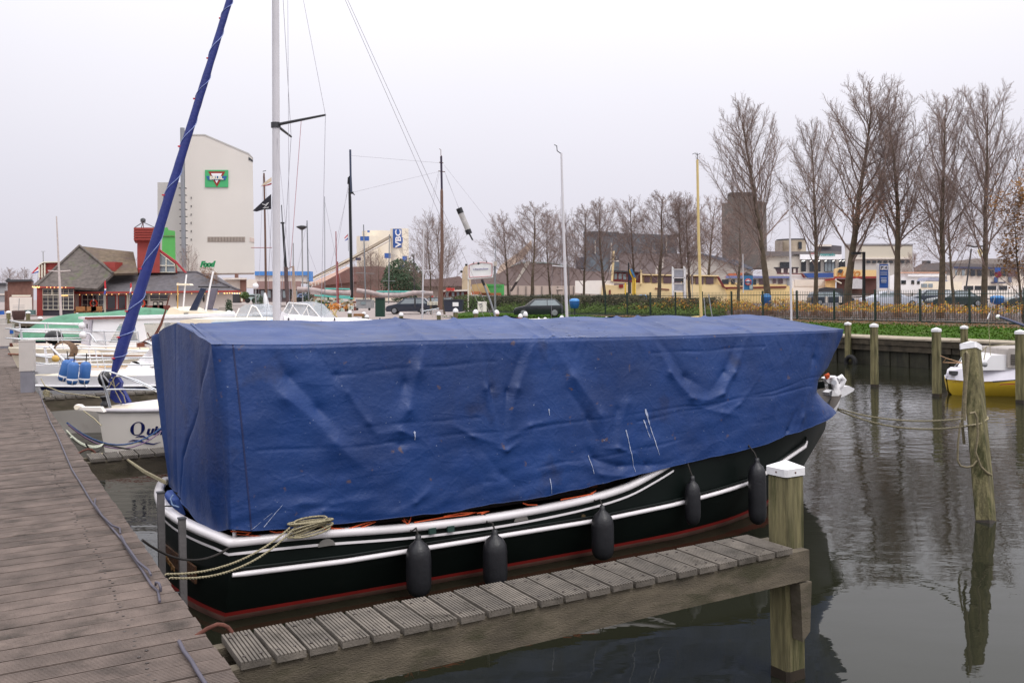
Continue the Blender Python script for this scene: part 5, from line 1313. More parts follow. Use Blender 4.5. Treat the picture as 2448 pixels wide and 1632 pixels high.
# dark blue boat and others half seen behind
def boatlet(nm, lab, L, Y, dep, m, extra=()):
    c = P(L[0][0], L[0][1], Y); t = thing(nm, (c.x, c.y, 0), lab, 'boat')
    mb = MB(); ext(mb, L, Y, dep); mb.build('hull', m, t, world=True)
    for (nm2, L2, m2, dy, d2) in extra: mb = MB(); ext(mb, L2, Y+dy, d2); mb.build(nm2, m2, t, world=True)
    return t
boatlet('navy_boat', 'navy hulled boat just showing left of the tall mast', [(600, 752), (650, 752), (652, 800), (600, 800)], 34, 2, m_navy, [('gunwale', [(600, 749), (650, 750), (650, 753), (600, 753)], m_white, -.05, 2.1), ('stripe', [(600, 758), (650, 758), (650, 760), (600, 760)], m_white, -.03, .03)])
boatlet('red_covered_boat', 'boat with a long dark red cover beyond the tarpaulin', [(1150, 770), (1280, 766), (1285, 800), (1150, 800)], 36, 1.6, m_white, [('red_cover', [(1170, 763), (1185, 760), (1235, 761), (1275, 765), (1275, 770), (1168, 770)], mat('dark_red_cover', S(134, 54, 58), .7, .2, 6), -.05, 1.6)])
boatlet('blue_covered_boat', 'flat boat with blue cover, in front of the red covered one', [(1170, 772), (1284, 769), (1290, 810), (1170, 810)], 30, 1.6, m_navy, [('blue_cover', [(1184, 770), (1205, 766), (1260, 766), (1282, 770), (1285, 776), (1180, 776)], mat('slate_blue_cover', S(82, 112, 170), .6, .2, 6), -.05, 1.6), ('tiller_cover', [(1168, 778), (1180, 764), (1182, 778)], m_grey, -.1, .3)])
boatlet('small_white_boat', 'small white boat below the black hatchback', [(1250, 765), (1318, 764), (1322, 800), (1255, 800)], 28, 1.4, m_white, [('bow_fitting', [(1284, 764), (1288, 758), (1293, 764)], m_white, .2, .2), ('stripe', [(1262, 768), (1316, 767), (1316, 769), (1262, 770)], m_cream, -.03, .02)])
boatlet('white_cabin_boat', 'small white cabin boat roof with blue trim left of the yellow boom', [(1516, 768), (1524, 761), (1560, 761), (1572, 766), (1574, 790), (1516, 790)], 29, 1.5, m_white, [('window_band', [(1528, 763), (1540, 763), (1540, 766), (1526, 766)], m_glass, -.03, .03), ('window_band', [(1545, 763), (1562, 763), (1563, 766), (1545, 766)], m_glass, -.03, .03)])
t = boatlet('yellow_boom_boat', 'boat with a long yellow boom and a tall straw-yellow mast', [(1560, 775), (1690, 770), (1690, 800), (1560, 800)], 30, 1.5, m_white)
MB().tube(PX([(1575, 767), (1672, 757)], 30), .032, 6).build('boom', mat('straw_yellow_spar', S(216, 190, 130), .45, .08), t, world=True)
MB().tube(PX([(1667, 382), (1670, 560), (1677, 775)], 30), [.038, .045, .05], 8).build('mast', MATS['straw_yellow_spar'], t, world=True)
MB().tube(PX([(1655, 369), (1662, 366), (1667, 371), (1674, 367)], 30), .012, 4).tube(PX([(1667, 366), (1667, 384)], 30), .012, 4).build('wind_vane', m_dgrey, t, world=True)
mb = MB(); mb.sphere(P(1625, 762, 29.8), .08, (3, 1, .6)); mb.build('sail_bundle', m_white, t, world=True)
for L in ([(1683, 712), (1687, 760)], [(1694, 703), (1703, 760)]): MB().tube(PX(L, 31), .018, 5).build('stay_tube', m_steel, t, world=True)
# ---------- masts
def mast(nm, lab, pts, wpx, Y, m, grp='masts of moored sailing boats', extras=(), stays=()):
    P_ = PX([(x, y) for x, y in pts], Y); base = P_[-1]; t = thing(nm, (base.x, base.y, base.z), lab, 'mast', grp)
    n = len(P_); ws = wpx if isinstance(wpx, (list, tuple)) else [wpx*.8]+[wpx]*(n-1)
    MB().tube(P_, [w_/2/FPX*Y for w_ in ws], 8).build('pole', m, t, world=True)
    for (nm2, L, r_, m2) in extras: MB().tube(PX(L, Y), r_, 5).build(nm2, m2, t, world=True)
    for L in stays: MB().tube(PX(L, Y), .008*Y/50, 4).build('stay', m_wire, t, world=True)
    return t
mast('boat_mast', 'pinkish wooden mast with a white cover at its foot, left of the tall white mast', [(631, 414), (634, 560), (636, 715)], [4, 5, 6], 40, m_spar, extras=[('crosstree', [(600, 592), (650, 592)], .02, m_wirer), ('wind_vane', [(628, 410), (636, 408)], .015, m_dgrey)], stays=[[(629, 420), (616, 760)], [(633, 420), (660, 740)]])
solo('mast_cover', m_white, 'white canvas sleeve round the foot of the pinkish mast', 'cover', MB().tube(PX([(633, 700), (635, 715), (638, 735), (640, 756)], 39.8), [.04, .10, .13, .14], 8), P(638, 756, 39.8))
mast('ship_mast', 'black mast with slender pole top just right of the tall white mast', [(673, 490), (675, 530), (676, 536), (683, 640)], [2, 2, 5, 7], 62, m_blackp, extras=[('fitting', [(671, 533), (680, 533)], .06, m_blackp), ('lower_mast', [(683, 638), (685, 690), (690, 738)], .14, mat('brown_grey_mast', S(92, 74, 74), .7, .2))])
mast('boat_mast', 'thin grey mast rising from a tan cover right of the black mast', [(701, 581), (701, 640)], 3, 58, m_grey, extras=[('gaff', [(686, 644), (701, 636)], .03, m_spar)])
mast('boat_mast', 'tan wrapped lower mast between two buildings', [(701, 636), (703, 690), (703, 728)], [5, 9, 13], 57, mat('tan_wrapped_mast', S(172, 148, 132), .8, .15))
mast('boat_mast', 'slim grey mast to the right of the street lamp', [(734, 527), (736, 620), (738, 715)], 3.2, 55, m_steel, stays=[[(734, 530), (700, 700)], [(735, 590), (757, 650)]])
mast('boat_mast', 'very slim grey mast in front of the conveyor', [(776, 470), (777, 760)], 1.8, 50, m_steel, stays=[[(776, 480), (820, 700)]])
mast('boat_mast', 'mast with red-painted lower half before the brown sheds', [(803, 553), (804, 620), (806, 725)], 3.2, 52, mat('red_pink_mast', S(176, 120, 124), .5), extras=[('red_lower', [(807, 625), (809, 725)], .03, m_red)])
mast('ship_mast', 'tall dark blue-black ship mast with topmast, centre left', [(835, 421), (836, 465), (838, 560), (841, 712)], [3, 6.5, 7, 7.5], 62, m_blackp, extras=[('topmast', [(837, 358), (838, 420), (840, 462)], .075, mat('slate_topmast', S(62, 70, 92), .5)), ('cap_iron', [(833, 461), (845, 461)], .08, m_blackp), ('gaff_hook', [(840, 459), (848, 466)], .04, m_blackp), ('block', [(833, 424), (832, 440)], .06, m_blackp)], stays=[[(833, 440), (805, 600)], [(833, 450), (790, 640)], [(840, 470), (846, 700)], [(838, 372), (1056, 390)], [(843, 460), (1050, 410)]])
mast('boat_mast', 'grey mast before the leafless shrubs and conveyor', [(869, 537), (871, 600), (874, 722)], 3, 48, m_steel, extras=[('crosstree', [(850, 652), (895, 654)], .012, m_grey)])
mast('boat_mast', 'pale mast in front of the dark green bush', [(931, 560), (930, 640), (929, 725)], 2.6, 48, m_steel, extras=[('crosstree', [(915, 671), (945, 672)], .012, m_grey)])
mast('boat_mast', 'whitish mast left of the brown ship mast', [(1013, 533), (1012, 640), (1009, 768)], 3.6, 40, m_mast, extras=[('crosstree', [(1005, 697), (1017, 697)], .03, m_mast), ('gaff', [(1014, 647), (1036, 646)], .02, m_mast)])
mast('ship_mast', 'stout red-brown ship mast in front of the bare tree', [(1055, 372), (1056, 450), (1056, 458), (1057, 590), (1052, 740)], [3, 4.5, 7, 8, 12], 60, m_spar, extras=[('upper_paint', [(1054.5, 374), (1056, 455)], .075, mat('dark_upper_mast', S(56, 44, 66), .6)), ('vane', [(1050, 356), (1054, 358), (1054, 372)], .02, m_spar), ('crosstree', [(1048, 409), (1064, 411)], .03, m_spar), ('crosstree', [(1050, 388), (1060, 390)], .03, m_spar)], stays=[[(1048, 412), (1034, 470)], [(1064, 412), (1120, 560)], [(1062, 395), (1180, 545)], [(1066, 420), (1098, 500)], [(1050, 415), (1020, 560)]])
mast('boat_mast', 'white-grey mast with wind vane in front of the middle trees', [(1342, 366), (1346, 520), (1353, 700), (1356, 772)], [4.5, 6.5, 7.5, 7.5], 36, m_mast, extras=[('wind_vane', [(1325, 346), (1331, 349), (1332, 361), (1342, 368)], .018, m_dgrey), ('spreader', [(1320, 635), (1350, 638)], .022, m_mast), ('boom_end', [(1330, 692), (1345, 692)], .05, mat('grey_tan_fitting', S(168, 150, 140), .6))], stays=[[(1340, 470), (1344, 762)], [(1353, 500), (1363, 765)], [(1320, 635), (1318, 765)]])
mast('boat_mast', 'white pole mast rising behind the bow end of the tarpaulin', [(1887, 445), (1889, 600), (1892, 772)], [3.5, 5, 5.5], 27, m_mast)
mast('boat_mast', 'slender white mast by the parking board on the left of the first big tree', [(1776, 607), (1777, 700)], 2.6, 58, m_mast)
# leaning spars at the sign board
t = thing('leaning_spar', P(1195, 772, 30), 'grey leaning flag spar with a black grip below the welcome sign', 'spar')
MB().tube(PX([(1158, 682), (1174, 725), (1187, 768)], 30), .035, 6).build('pole', m_steel, t, world=True); MB().tube(PX([(1152, 668), (1158, 682)], 30), .045, 6).build('grip', m_blackp, t, world=True)
mb = MB(); tb_ = thing('radar_reflector', P(1110, 528, 19), 'grey tubular radar reflector with black ends hung on a stay', 'radar reflector', None)
MB().cyl(P(1101, 508, 19), P(1119, 550, 19), .058, n=12).build('tube', mat('reflector_grey', S(176, 172, 170), .6, .15, 9), tb_, world=True)
MB().cyl(P(1097, 498, 19), P(1102, 510, 19), .064, n=12).build('end_cap', m_blackp, tb_, world=True); MB().cyl(P(1118, 549, 19), P(1122, 559, 19), .064, n=12).build('end_cap', m_blackp, tb_, world=True)
MB().tube(PX([(1122, 559), (1130, 574)], 19), .018, 5).build('shackle', m_dgrey, tb_, world=True)
# long covered booms of the old ships
def sparcover(L, r_, lab, Y=60):
    p = PX(L, Y); n = len(p); mb = MB(); d_ = []
    for i in range(n-1):
        for k in range(5): d_.append(p[i].lerp(p[i+1], k/5)+Vector((0, 0, .03*mnoise.noise(p[i]*3+Vector((k, 0, 0))))))
    d_.append(p[-1]); mb.tube(d_, [r_*(1+.15*mnoise.noise(q*2)) for q in d_], 10)
    solo('furled_sail', mat('grey_brown_canvas', S(168, 154, 152), .9, .2, 3, .6, 8), lab, 'furled sail', mb, p[0])
sparcover([(711, 692), (735, 692), (770, 697), (800, 700), (838, 700)], .17, 'long grey-brown furled sail left of the dark ship mast')
sparcover([(853, 694), (880, 698), (915, 706), (955, 706), (990, 700), (1035, 702)], .15, 'long grey-brown furled sail right of the dark ship mast')
solo('sail_fold', MATS['grey_brown_canvas'], 'dark fold of canvas hanging under the left furled sail', 'canvas', ext(MB(), [(741, 696), (762, 700), (765, 706), (742, 703)], 59.6, .3), P(750, 700, 59.6))
# flags
def flag(nm, L, Y, m, lab, pole=None, pr=.015):
    p = PX(L, Y); c = p[0]; t = thing(nm, c, lab, 'flag')
    mb = MB(); mb.prism(p, Vector((0, .02, 0))); mb.build('cloth', m, t, world=True)
    if pole: MB().tube(PX(pole, Y), pr, 5).build('pole', m_mast, t, world=True)
    return t
t = flag('black_flag', [(648, 464), (636, 474), (620, 489), (604, 504), (613, 506), (630, 501), (648, 500)], 38, mat('black_flag_cloth', S(44, 42, 50), .9, .15, 4), 'black flag with a worn white emblem flying left of the tall mast')
MB().tube(PX([(627, 488), (634, 490), (643, 484), (636, 492), (628, 498), (642, 496)], 37.95), .018, 4).build('white_emblem', m_white, t, world=True)
flag('faded_pennant', [(649, 424), (640, 430), (624, 444), (636, 441), (649, 434)], 38.4, mat('faded_cream_cloth', S(214, 196, 172), .9), 'faded cream pennant wrapped above the black flag')
flag('red_pennant', [(649, 437), (640, 441), (622, 446), (640, 444), (649, 441)], 38.2, m_red, 'thin red pennant directly below the faded cream one')
def dflag(L3, Y, lab, pole):
    t = thing('tricolour_flag', PX(L3[0], Y)[0], lab, 'flag', 'red, white and blue flags')
    for nm, L, m in zip(('red_stripe', 'white_stripe', 'blue_stripe'), L3, (mat('flag_red', S(196, 52, 60), .8), m_white, mat('flag_blue', S(58, 86, 170), .8))): mb = MB(); mb.prism(PX(L, Y), Vector((0, .02, 0))); mb.build(nm, m, t, world=True)
    MB().tube(PX(pole, Y+.02), .02, 5).build('pole', m_grey, t, world=True)
dflag([[(823, 569), (831, 560), (831, 564), (824, 571)], [(824, 571), (831, 564), (832, 568), (825, 573)], [(825, 574), (832, 568), (831, 573), (824, 576)]], 61, 'small tricolour flag beside the dark ship mast', [(832, 558), (833, 600)])
dflag([[(74, 654), (90, 637), (92, 642), (80, 652)], [(80, 652), (92, 642), (92, 647), (79, 654)], [(78, 653), (92, 647), (92, 651), (76, 655)]], 90, 'tricolour flag flying at the left end of the restaurant roof', [(92, 636), (90, 670)])
dflag([[(249, 674), (252, 669), (254, 690), (250, 690)], [(250, 690), (254, 690), (253, 694), (250, 694)], [(250, 694), (253, 694), (252, 703), (248, 703)]], 70, 'limp red and blue flag on a pole before the restaurant windows', [(252, 668), (247, 735)])
dflag([[(311, 678), (314, 676), (315, 686), (311, 690)], [(311, 690), (315, 686), (314, 696), (310, 700)], [(309, 702), (312, 697), (311, 704)]], 70, 'limp pink and white flag right of the restaurant door', [(313, 675), (308, 735)])
# flagpole with yard on the terrace
t = thing('flagpole', P(146, 760, 62), 'tall white flagpole with a yardarm on the restaurant terrace', 'flagpole')
MB().tube(PX([(135, 517), (139, 600), (143, 690), (146, 760)], 62), [.04, .06, .08, .09], 8).build('pole', mat('aged_white_pole', S(196, 184, 180), .6, .1), t, world=True)
MB().tube(PX([(115, 647), (141, 649), (168, 647)], 62), .04, 6).build('yardarm', MATS['aged_white_pole'], t, world=True)
# ---------- yellow sloop on the right
y8 = thing('yellow_sloop', G(2330, 955), 'small sloop with yellow hull and white deck moored at the right', 'boat', rz=0)
YY = 22.5
def yz(x, y): return P(x, y, YY)
mb = MB(); rows = []
# near side outline rows from bow to right edge, with real beam behind
ys = [(2265, 906, 960 if False else 910), ]
st = [(2265, 906, 915), (2269, 904, 935), (2280, 901, 948), (2300, 900, 953), (2330, 904, 956), (2370, 908, 957), (2420, 909, 960), (2480, 906, 962), (2620, 900, 960)]
for x, yt, yb in st:
    dep = interp([(2265, .05), (2280, .25), (2320, .5), (2420, .8), (2620, 1.0)], x)
    r = []
    for k in range(9): t_ = k/8; y = lerp(yt, yb, t_); r.append(P(x, y, YY-dep*(1-.5*t_**2)+.6))
    rows.append(r)
mb.grid(rows, 0, True); rows2 = []
for x, yt, yb in st:
    dep = interp([(2265, .05), (2280, .25), (2320, .5), (2420, .8), (2620, 1.0)], x)
    rows2.append([P(x, lerp(yt, yb, k/8), YY-dep*(1-.5*(k/8)**2)+.6)+Vector((0, 2*dep*(1-.5*(k/8)**2), 0)) for k in range(9)])
mb.grid(rows2, 0, True); mb.build('hull', [mat('yellow_hull_paint', S(226, 190, 60), .35, .1, 2, dirt=(S(160, 132, 44), .66, 1.4))], y8, world=True)
mb = MB()
for k in range(len(st)-1): mb.quad(rows[k][0], rows[k+1][0], rows2[k+1][0], rows2[k][0])
mb.build('deck', m_white, y8, world=True)
mb = MB(); TS = [(2264, 899, 906), (2269, 893, 907), (2284, 886, 908), (2305, 882, 910), (2345, 885, 912), (2380, 885, 911), (2448, 877, 907), (2620, 872, 905)]; rA = []; rB = []
for x, y0, y1 in TS:
    dep = interp([(2264, .05), (2280, .25), (2320, .5), (2420, .8), (2620, 1.0)], x); Y0 = YY-dep+.57
    p0, p1 = P(x, y0, Y0), P(x, y1, Y0); rA.append([p1, p0+Vector((0, .12, 0)), p0+Vector((0, 2*dep-.12, 0)), p1+Vector((0, 2*dep, 0))])
mb.grid(rA, 0, False); mb.build('topsides', mat('lavender_white_topsides', S(226, 222, 232), .35, .04), y8, world=True)
mb = MB(); ext(mb, [(2346, 885), (2360, 862), (2370, 850), (2408, 848), (2412, 842), (2440, 840), (2500, 838), (2500, 884)], YY-.1, 1.2); mb.build('cabin', m_white, y8, world=True)
mb = MB(); ext(mb, [(2409, 836), (2412, 833), (2600, 832), (2600, 880), (2409, 879)], YY-.16, 1.3); mb.build('companionway', mat('taupe_panel', S(168, 160, 154), .6), y8, world=True)
for k in range(5): mb = MB(); ext(mb, [(2418, 847+k*5.2), (2446, 846+k*5.2), (2446, 849+k*5.2), (2418, 850+k*5.2)], YY-.19, .03); mb.build('louvre_slat', mat('louvre_dark', S(84, 78, 72), .7), y8, world=True)
mb = MB(); ext(mb, [(2275, 887), (2290, 887), (2290, 896), (2275, 896)], YY+.3, .15); mb.build('deck_vent', m_dgrey, y8, world=True)
mb = MB(); ext(mb, [(2375, 911), (2448, 906), (2620, 901), (2620, 903), (2448, 908), (2375, 914)], YY-.42, .05); mb.build('rub_strip', m_dgrey, y8, world=True)
mb = MB(); ext(mb, [(2391, 918), (2448, 915), (2620, 912), (2620, 914), (2448, 917), (2391, 920)], YY-.40, .02); mb.build('pinstripe', m_red, y8, world=True)
MB().tube([yz(2352, 860), yz(2358, 828), yz(2420, 822), yz(2448, 815), yz(2560, 800)], .012, 5).tube([yz(2346, 840), yz(2358, 829)], .012, 5).tube([yz(2434, 818), yz(2434, 832)], .014, 5).build('lifeline', m_rope, y8, world=True)
MB().tube([P(2363, 765, YY), P(2366, 820, YY), P(2368, 850, YY)], .007, 4).build('forestay', m_rope, y8, world=True)
MB().tube([P(2363, 765, YY), P(2372, 730, YY), P(2385, 690, YY)], .006, 4).build('forestay', m_wire, y8, world=True)
MB().tube([P(2366, 748, YY), P(2361, 762, YY)], .016, 5).build('turnbuckle', m_white, y8, world=True)
MB().sphere(P(2354, 871, YY-.5), .07, (1, .8, .9)).build('small_fender', m_grey, y8, world=True)
text('registration_mark', 'APSLEED', .055, mat('brown_lettering', S(120, 92, 40), .7), y8, face_mx(P(2286, 913, YY+.08), (1, 0, -.02)), world=True)
MB().tube([P(2248, 850, 22.4), P(2262, 856, 23), P(2254, 866, 23), P(2300, 867, 23.3)], .012, 5).tube([P(2262, 856, 23), P(2300, 867, 23.3)], .010, 5).build('bow_line', m_orange if False else mat('tan_line', S(176, 140, 104), .8), y8, world=True)
MB().tube([P(2278, 880, 23.2), P(2290, 868, 23.3), P(2300, 852, 23.4)], .010, 5).build('bow_rail', m_grey, y8, world=True)
mb = MB(); t = thing('outboard_leg', P(2300, 955, 23.0), 'grey upright outboard leg and rope hanging at the bow of the yellow sloop', 'fender')  # grey upright cylinder stands for an outboard leg, not a fender
MB().cyl(P(2303, 925, 22.9), P(2300, 958, 22.9), .05, .045, 8).build('body', m_grey, t, world=True); MB().tube([P(2304, 895, 22.9), P(2303, 925, 22.9)], .02, 6).build('lanyard', m_roped, t, world=True)
# dark jib boom reaching in from the right on the lawn side
t = thing('dark_spar', P(2448, 775, 30), 'dark blue spar with a white ball end lying above the lawn at the right edge', 'spar')
MB().tube([P(2390, 757, 31), P(2448, 778, 29), P(2560, 812, 25)], .05, 6).build('pole', m_navy, t, world=True); MB().sphere(P(2386, 757, 31), .075).build('ball', m_white, t, world=True)
# ================================================================== BUILDINGS ON THE FAR SIDE
m_tile = mat('grey_roof_tiles', S(92, 88, 92), .8, .25, 2.2, 1, 6, dirt=(S(84, 74, 70), .55, .8))
m_tileo = mat('old_brown_roof_tiles', S(94, 86, 82), .9, .3, 2.5, 1, 6, dirt=(S(92, 98, 70), .55, .9))
m_redw_ = mat('oxblood_boards', S(158, 66, 60), .7, .1, 2, .4, 8)
m_brick = mat('brown_brick', S(122, 88, 78), .9, .2, 2, .6, 12)
m_wallw = mat('white_render_wall', S(226, 216, 206), .85, .06, 1, dirt=(S(196, 186, 176), .64, .5))
m_frame = mat('cream_window_frame', S(232, 226, 208), .5, .04, 4)
m_win = mat('restaurant_glass', S(52, 50, 56), .12, .4, .5, spec=.8)
def bld(nm, lab, Y, parts, cat='building', group=None):
    c = P(parts[0][1][0][0], 720, Y); t = thing(nm, (c.x, Y, .94), lab, cat, group)
    for nm_, L, m, dy, dep in parts: mb = MB(); ext(mb, L, Y+dy, dep); mb.build(nm_, m, t, world=True)
    return t
def rect(x0, y0, x1, y1): return [(x0, y0), (x1, y0), (x1, y1), (x0, y1)]
def gwin(t, x0, y0, x1, y1, nx, ny, Y, glass=None, frame=None, fw=.05, slant=None):
    L = slant or rect(x0, y0, x1, y1)
    mb = MB(); ext(mb, L, Y-.04, .05); w_ = mb.build('window', glass or m_win, t, world=True)
    fr = frame or m_frame; p = PX(L, Y-.08); MB().tube(p, fw, 4, closed=True).build('window_frame', fr, w_, world=True)
    for i in range(1, nx): x = x0+(x1-x0)*i/nx; MB().tube(PX([(x, y0), (x, y1)], Y-.08), fw*.55, 4).build('glazing_bar', fr, w_, world=True)
    for j in range(1, ny): y = y0+(y1-y0)*j/ny; MB().tube(PX([(x0, y), (x1, y)], Y-.08), fw*.5, 4).build('glazing_bar', fr, w_, world=True)
    return w_
YT = 100
def roofpoly(t, nm, pts, m, thick=.25):
    # pts: (px, py, Y) corners of one roof slope
    p = [P(x, y, Y) for x, y, Y in pts]; n = (p[1]-p[0]).cross(p[2]-p[0]).normalized()
    if n.z > 0: n = -n
    MB().prism(p, n*thick).build(nm, m, t, world=True)
rest = thing('restaurant', (P(300, 700, YT).x, YT, .94), 'harbour restaurant with red boards, tiled hip roofs, lit bulbs and red chimney tower', 'restaurant')
def rp_(nm, L, m, dy, dep, Y=YT): mb = MB(); ext(mb, L, Y+dy, dep); return mb.build(nm, m, rest, world=True)
rp_('wall', rect(160, 700, 556, 752), m_wallw, 0, 9)
rp_('plinth', rect(160, 739, 556, 753), m_dgrey, -.06, .08)
rp_('wall', rect(88, 687, 178, 757), m_redw_, -2.5, 10)
rp_('plinth', rect(103, 741, 178, 757), mat('slate_plinth', S(60, 56, 66), .8), -2.56, .08)
rp_('corner_board', rect(101, 686, 176, 690), m_frame, -2.6, .1)
gwin(rest, 102.5, 691, 176, 740, 6, 5, YT-2.6)
MB().tube(PX([(102.5, 705), (176, 705)], YT-2.72), .09, 4).tube(PX([(124.5, 691), (124.5, 705)], YT-2.72), .08, 4).build('transom_bar', m_frame, rest, world=True)
gwin(rest, 197, 704, 248, 740, 4, 3, YT); gwin(rest, 309, 704, 354, 740, 4, 3, YT); gwin(rest, 359, 704, 402, 715, 2, 1, YT, fw=.04)
for x0, x1 in ((254, 278), (281, 302)):
    d_ = rp_('door', rect(x0, 704, x1, 751), m_redw_, -.05, .08); mb = MB(); ext(mb, rect(x0+3, 707, x1-3, 738), YT-.08, .03); mb.build('door_glass', m_win, d_, world=True)
rp_('door_post', rect(249, 703, 253, 752), m_frame, -.08, .15); rp_('door_post', rect(303, 703, 307, 752), m_frame, -.08, .15); rp_('corner_post', rect(189, 703, 194, 745), m_redw_, -.08, .15)
rp_('menu_shelf', rect(359, 716, 402, 718.5), m_blackp, -.12, .15)
for x in (366, 379): f_ = rp_('menu_frame', rect(x, 721, x+10.5, 730.5), m_blackp, -.06, .08); mb = MB(); ext(mb, rect(x+2, 723, x+8.5, 728.5), YT-.10, .03); mb.build('menu_sheet', m_frame, f_, world=True)
for x in (421, 484): rp_('wall_lamp', [(x, 706), (x+3, 706), (x+4, 716), (x+2, 722), (x, 716)], m_blackp, -.2, .2)
# roofs
roofpoly(rest, 'roof', [(86, 685, YT-3.2), (190, 588, YT+4), (270, 654, YT-1), (232, 690, YT-2.4), (174, 687, YT-3.2)], m_tileo)
roofpoly(rest, 'roof', [(86, 685, YT-3.2), (76, 683, YT+4), (143, 626, YT+8), (190, 588, YT+4)], m_tileo)
roofpoly(rest, 'roof', [(190, 588, YT+4), (270, 654, YT+0), (330, 652, YT+1), (319, 602, YT+6), (209, 602.5, YT+6)], mat('mossy_roof_tiles', S(106, 92, 76), .9, .3, 2.5, 1, 6, dirt=(S(98, 84, 78), .5, .8)))
roofpoly(rest, 'roof', [(163, 698, YT-1), (222, 653, YT+4), (471, 651, YT+4), (573, 694, YT-1)], m_tile)
roofpoly(rest, 'roof', [(471, 651, YT+4), (512, 655, YT+6), (573, 694, YT-1)], m_tile)
MB().tube(PX([(222, 652.5), (471, 650.5)], YT+4), .14, 6).build('ridge_tiles', m_tile, rest, world=True)
MB().tube([P(163, 698, YT-1.1), P(222, 652.5, YT+4)], .14, 6).build('hip_tiles', m_tile, rest, world=True)
MB().tube([P(573, 694, YT-1.1), P(471, 650.5, YT+4)], .14, 6).build('hip_tiles', m_tile, rest, world=True)
MB().tube([P(190, 587, YT+3.9), P(270, 653, YT-1)], .14, 6).build('hip_tiles', m_tileo, rest, world=True)
MB().tube([P(190, 587, YT+3.9), P(86, 684, YT-3.2)], .14, 6).build('hip_tiles', m_tileo, rest, world=True)
rp_('fascia', [(163, 697.5), (573, 694), (573, 698), (163, 703)], m_redw_, -1.15, .2)
rp_('fascia', [(84, 684), (176, 686), (176, 689), (84, 688)], m_redw_, -3.4, .2)
rp_('dormer', [(246, 626), (274.5, 626), (274.5, 649), (268, 648)], m_redw_, .5, 2)
rp_('dormer', rect(104, 626, 145, 668), m_redw_, 3, 4); rp_('dormer', [(94, 633), (104, 627), (104, 668), (94, 668)], m_redw_, 2.9, 4)
for x in (92, 98.5, 105): rp_('dormer_post', rect(x, 632 if x < 100 else 629, x+3, 664), m_frame, 2.7, .15)
rp_('dormer_roof', [(92, 632), (104, 625.5), (147, 624.5), (147, 627), (104, 628), (92, 635)], m_frame, 2.6, 4.6)
# chimney tower and glazed gable
rp_('tower', rect(328, 572, 382, 652), m_redw_, 3.0, 3.5)
rp_('louvre_box', rect(320.5, 544, 372, 576), m_redw_, 2.5, 4.5)
for k in range(5): rp_('louvre_slat', rect(319.5, 545+k*6, 373, 549.5+k*6), mat('louvre_red', S(148, 58, 50), .7), 2.3, .2)
for a in (322, 338, 343, 370): MB().tube([P(a, 544, YT+2.6 if a in (322, 370) else YT+6.5), P(342, 531, YT+4.5)], .05, 4).build('cowl_leg', m_dgrey, rest, world=True)
mb = MB(); mb.lathe([(.28, 0), (.30, .32), (.1, .45)], P(342, 531, YT+4.5), 8); mb.build('cowl', m_dgrey, rest, world=True)
rp_('gable_wall', [(366, 590), (376, 594), (420, 626), (424, 652), (366, 652)], m_redw_, 3.4, 3)
rp_('verge_board', [(366, 588), (376, 592), (421, 624), (446, 652), (441, 652), (419, 629), (375, 597), (366, 592)], mat('verge_red', S(168, 60, 64), .7), 3.2, .2)
gwin(rest, 376, 602, 419, 651, 1, 1, YT+3.35, slant=[(376, 602), (384, 606), (418, 632), (419, 651), (376, 651)], glass=m_glassl)
MB().tube(PX([(376, 635), (418, 635)], YT+3.2), .07, 4).tube(PX([(397, 617), (397, 651)], YT+3.2), .07, 4).build('glazing_cross', m_frame, rest, world=True)
# climbing brown creeper on the roof hips
def twigcloud(nm, L, Y, dep, n, m, lab, r=.02, ln=.6, cat='shrub', rs=1):
    rg_ = random.Random(rs); mb = MB(); xs = [x for x, y in L]; ys_ = [y for x, y in L]
    def inside(x, y):
        c = False; j = len(L)-1
        for i in range(len(L)):
            if (L[i][1] > y) != (L[j][1] > y) and x < (L[j][0]-L[i][0])*(y-L[i][1])/(L[j][1]-L[i][1])+L[i][0]: c = not c
            j = i
        return c
    k = 0
    while k < n:
        x, y = rg_.uniform(min(xs), max(xs)), rg_.uniform(min(ys_), max(ys_))
        if not inside(x, y): continue
        k += 1; p = P(x, y, Y+rg_.uniform(0, dep)); d_ = Vector((rg_.gauss(0, 1), rg_.gauss(0, 1), rg_.gauss(.6, .8))).normalized()*ln*rg_.uniform(.4, 1.2)
        u = d_.orthogonal().normalized()*r; v = d_.cross(u).normalized()*r
        mb.add([p+u, p-u*.5+v, p-u*.5-v, p+d_], [(0, 1, 3), (1, 2, 3), (2, 0, 3)])
    o = mb.build(nm, m, world=True, loc=(P(L[0][0], L[0][1], Y).x, Y, .94)); return tag(o, lab, cat)
m_creep = mat('brown_creeper', S(140, 104, 76), .95, .3, 2)
twigcloud('creeper', [(196, 662), (205, 646), (222, 646), (236, 650), (222, 655), (205, 672)], YT+1.5, 2, 420, m_creep, 'brown dead creeper where the two tiled roofs meet', ln=.35)
twigcloud('creeper', [(478, 640), (500, 636), (520, 655), (524, 690), (512, 700), (500, 670), (480, 652)], YT+.5, 2, 500, m_creep, 'straggling brown creeper hanging over the right hip of the restaurant roof', ln=.4, rs=2)
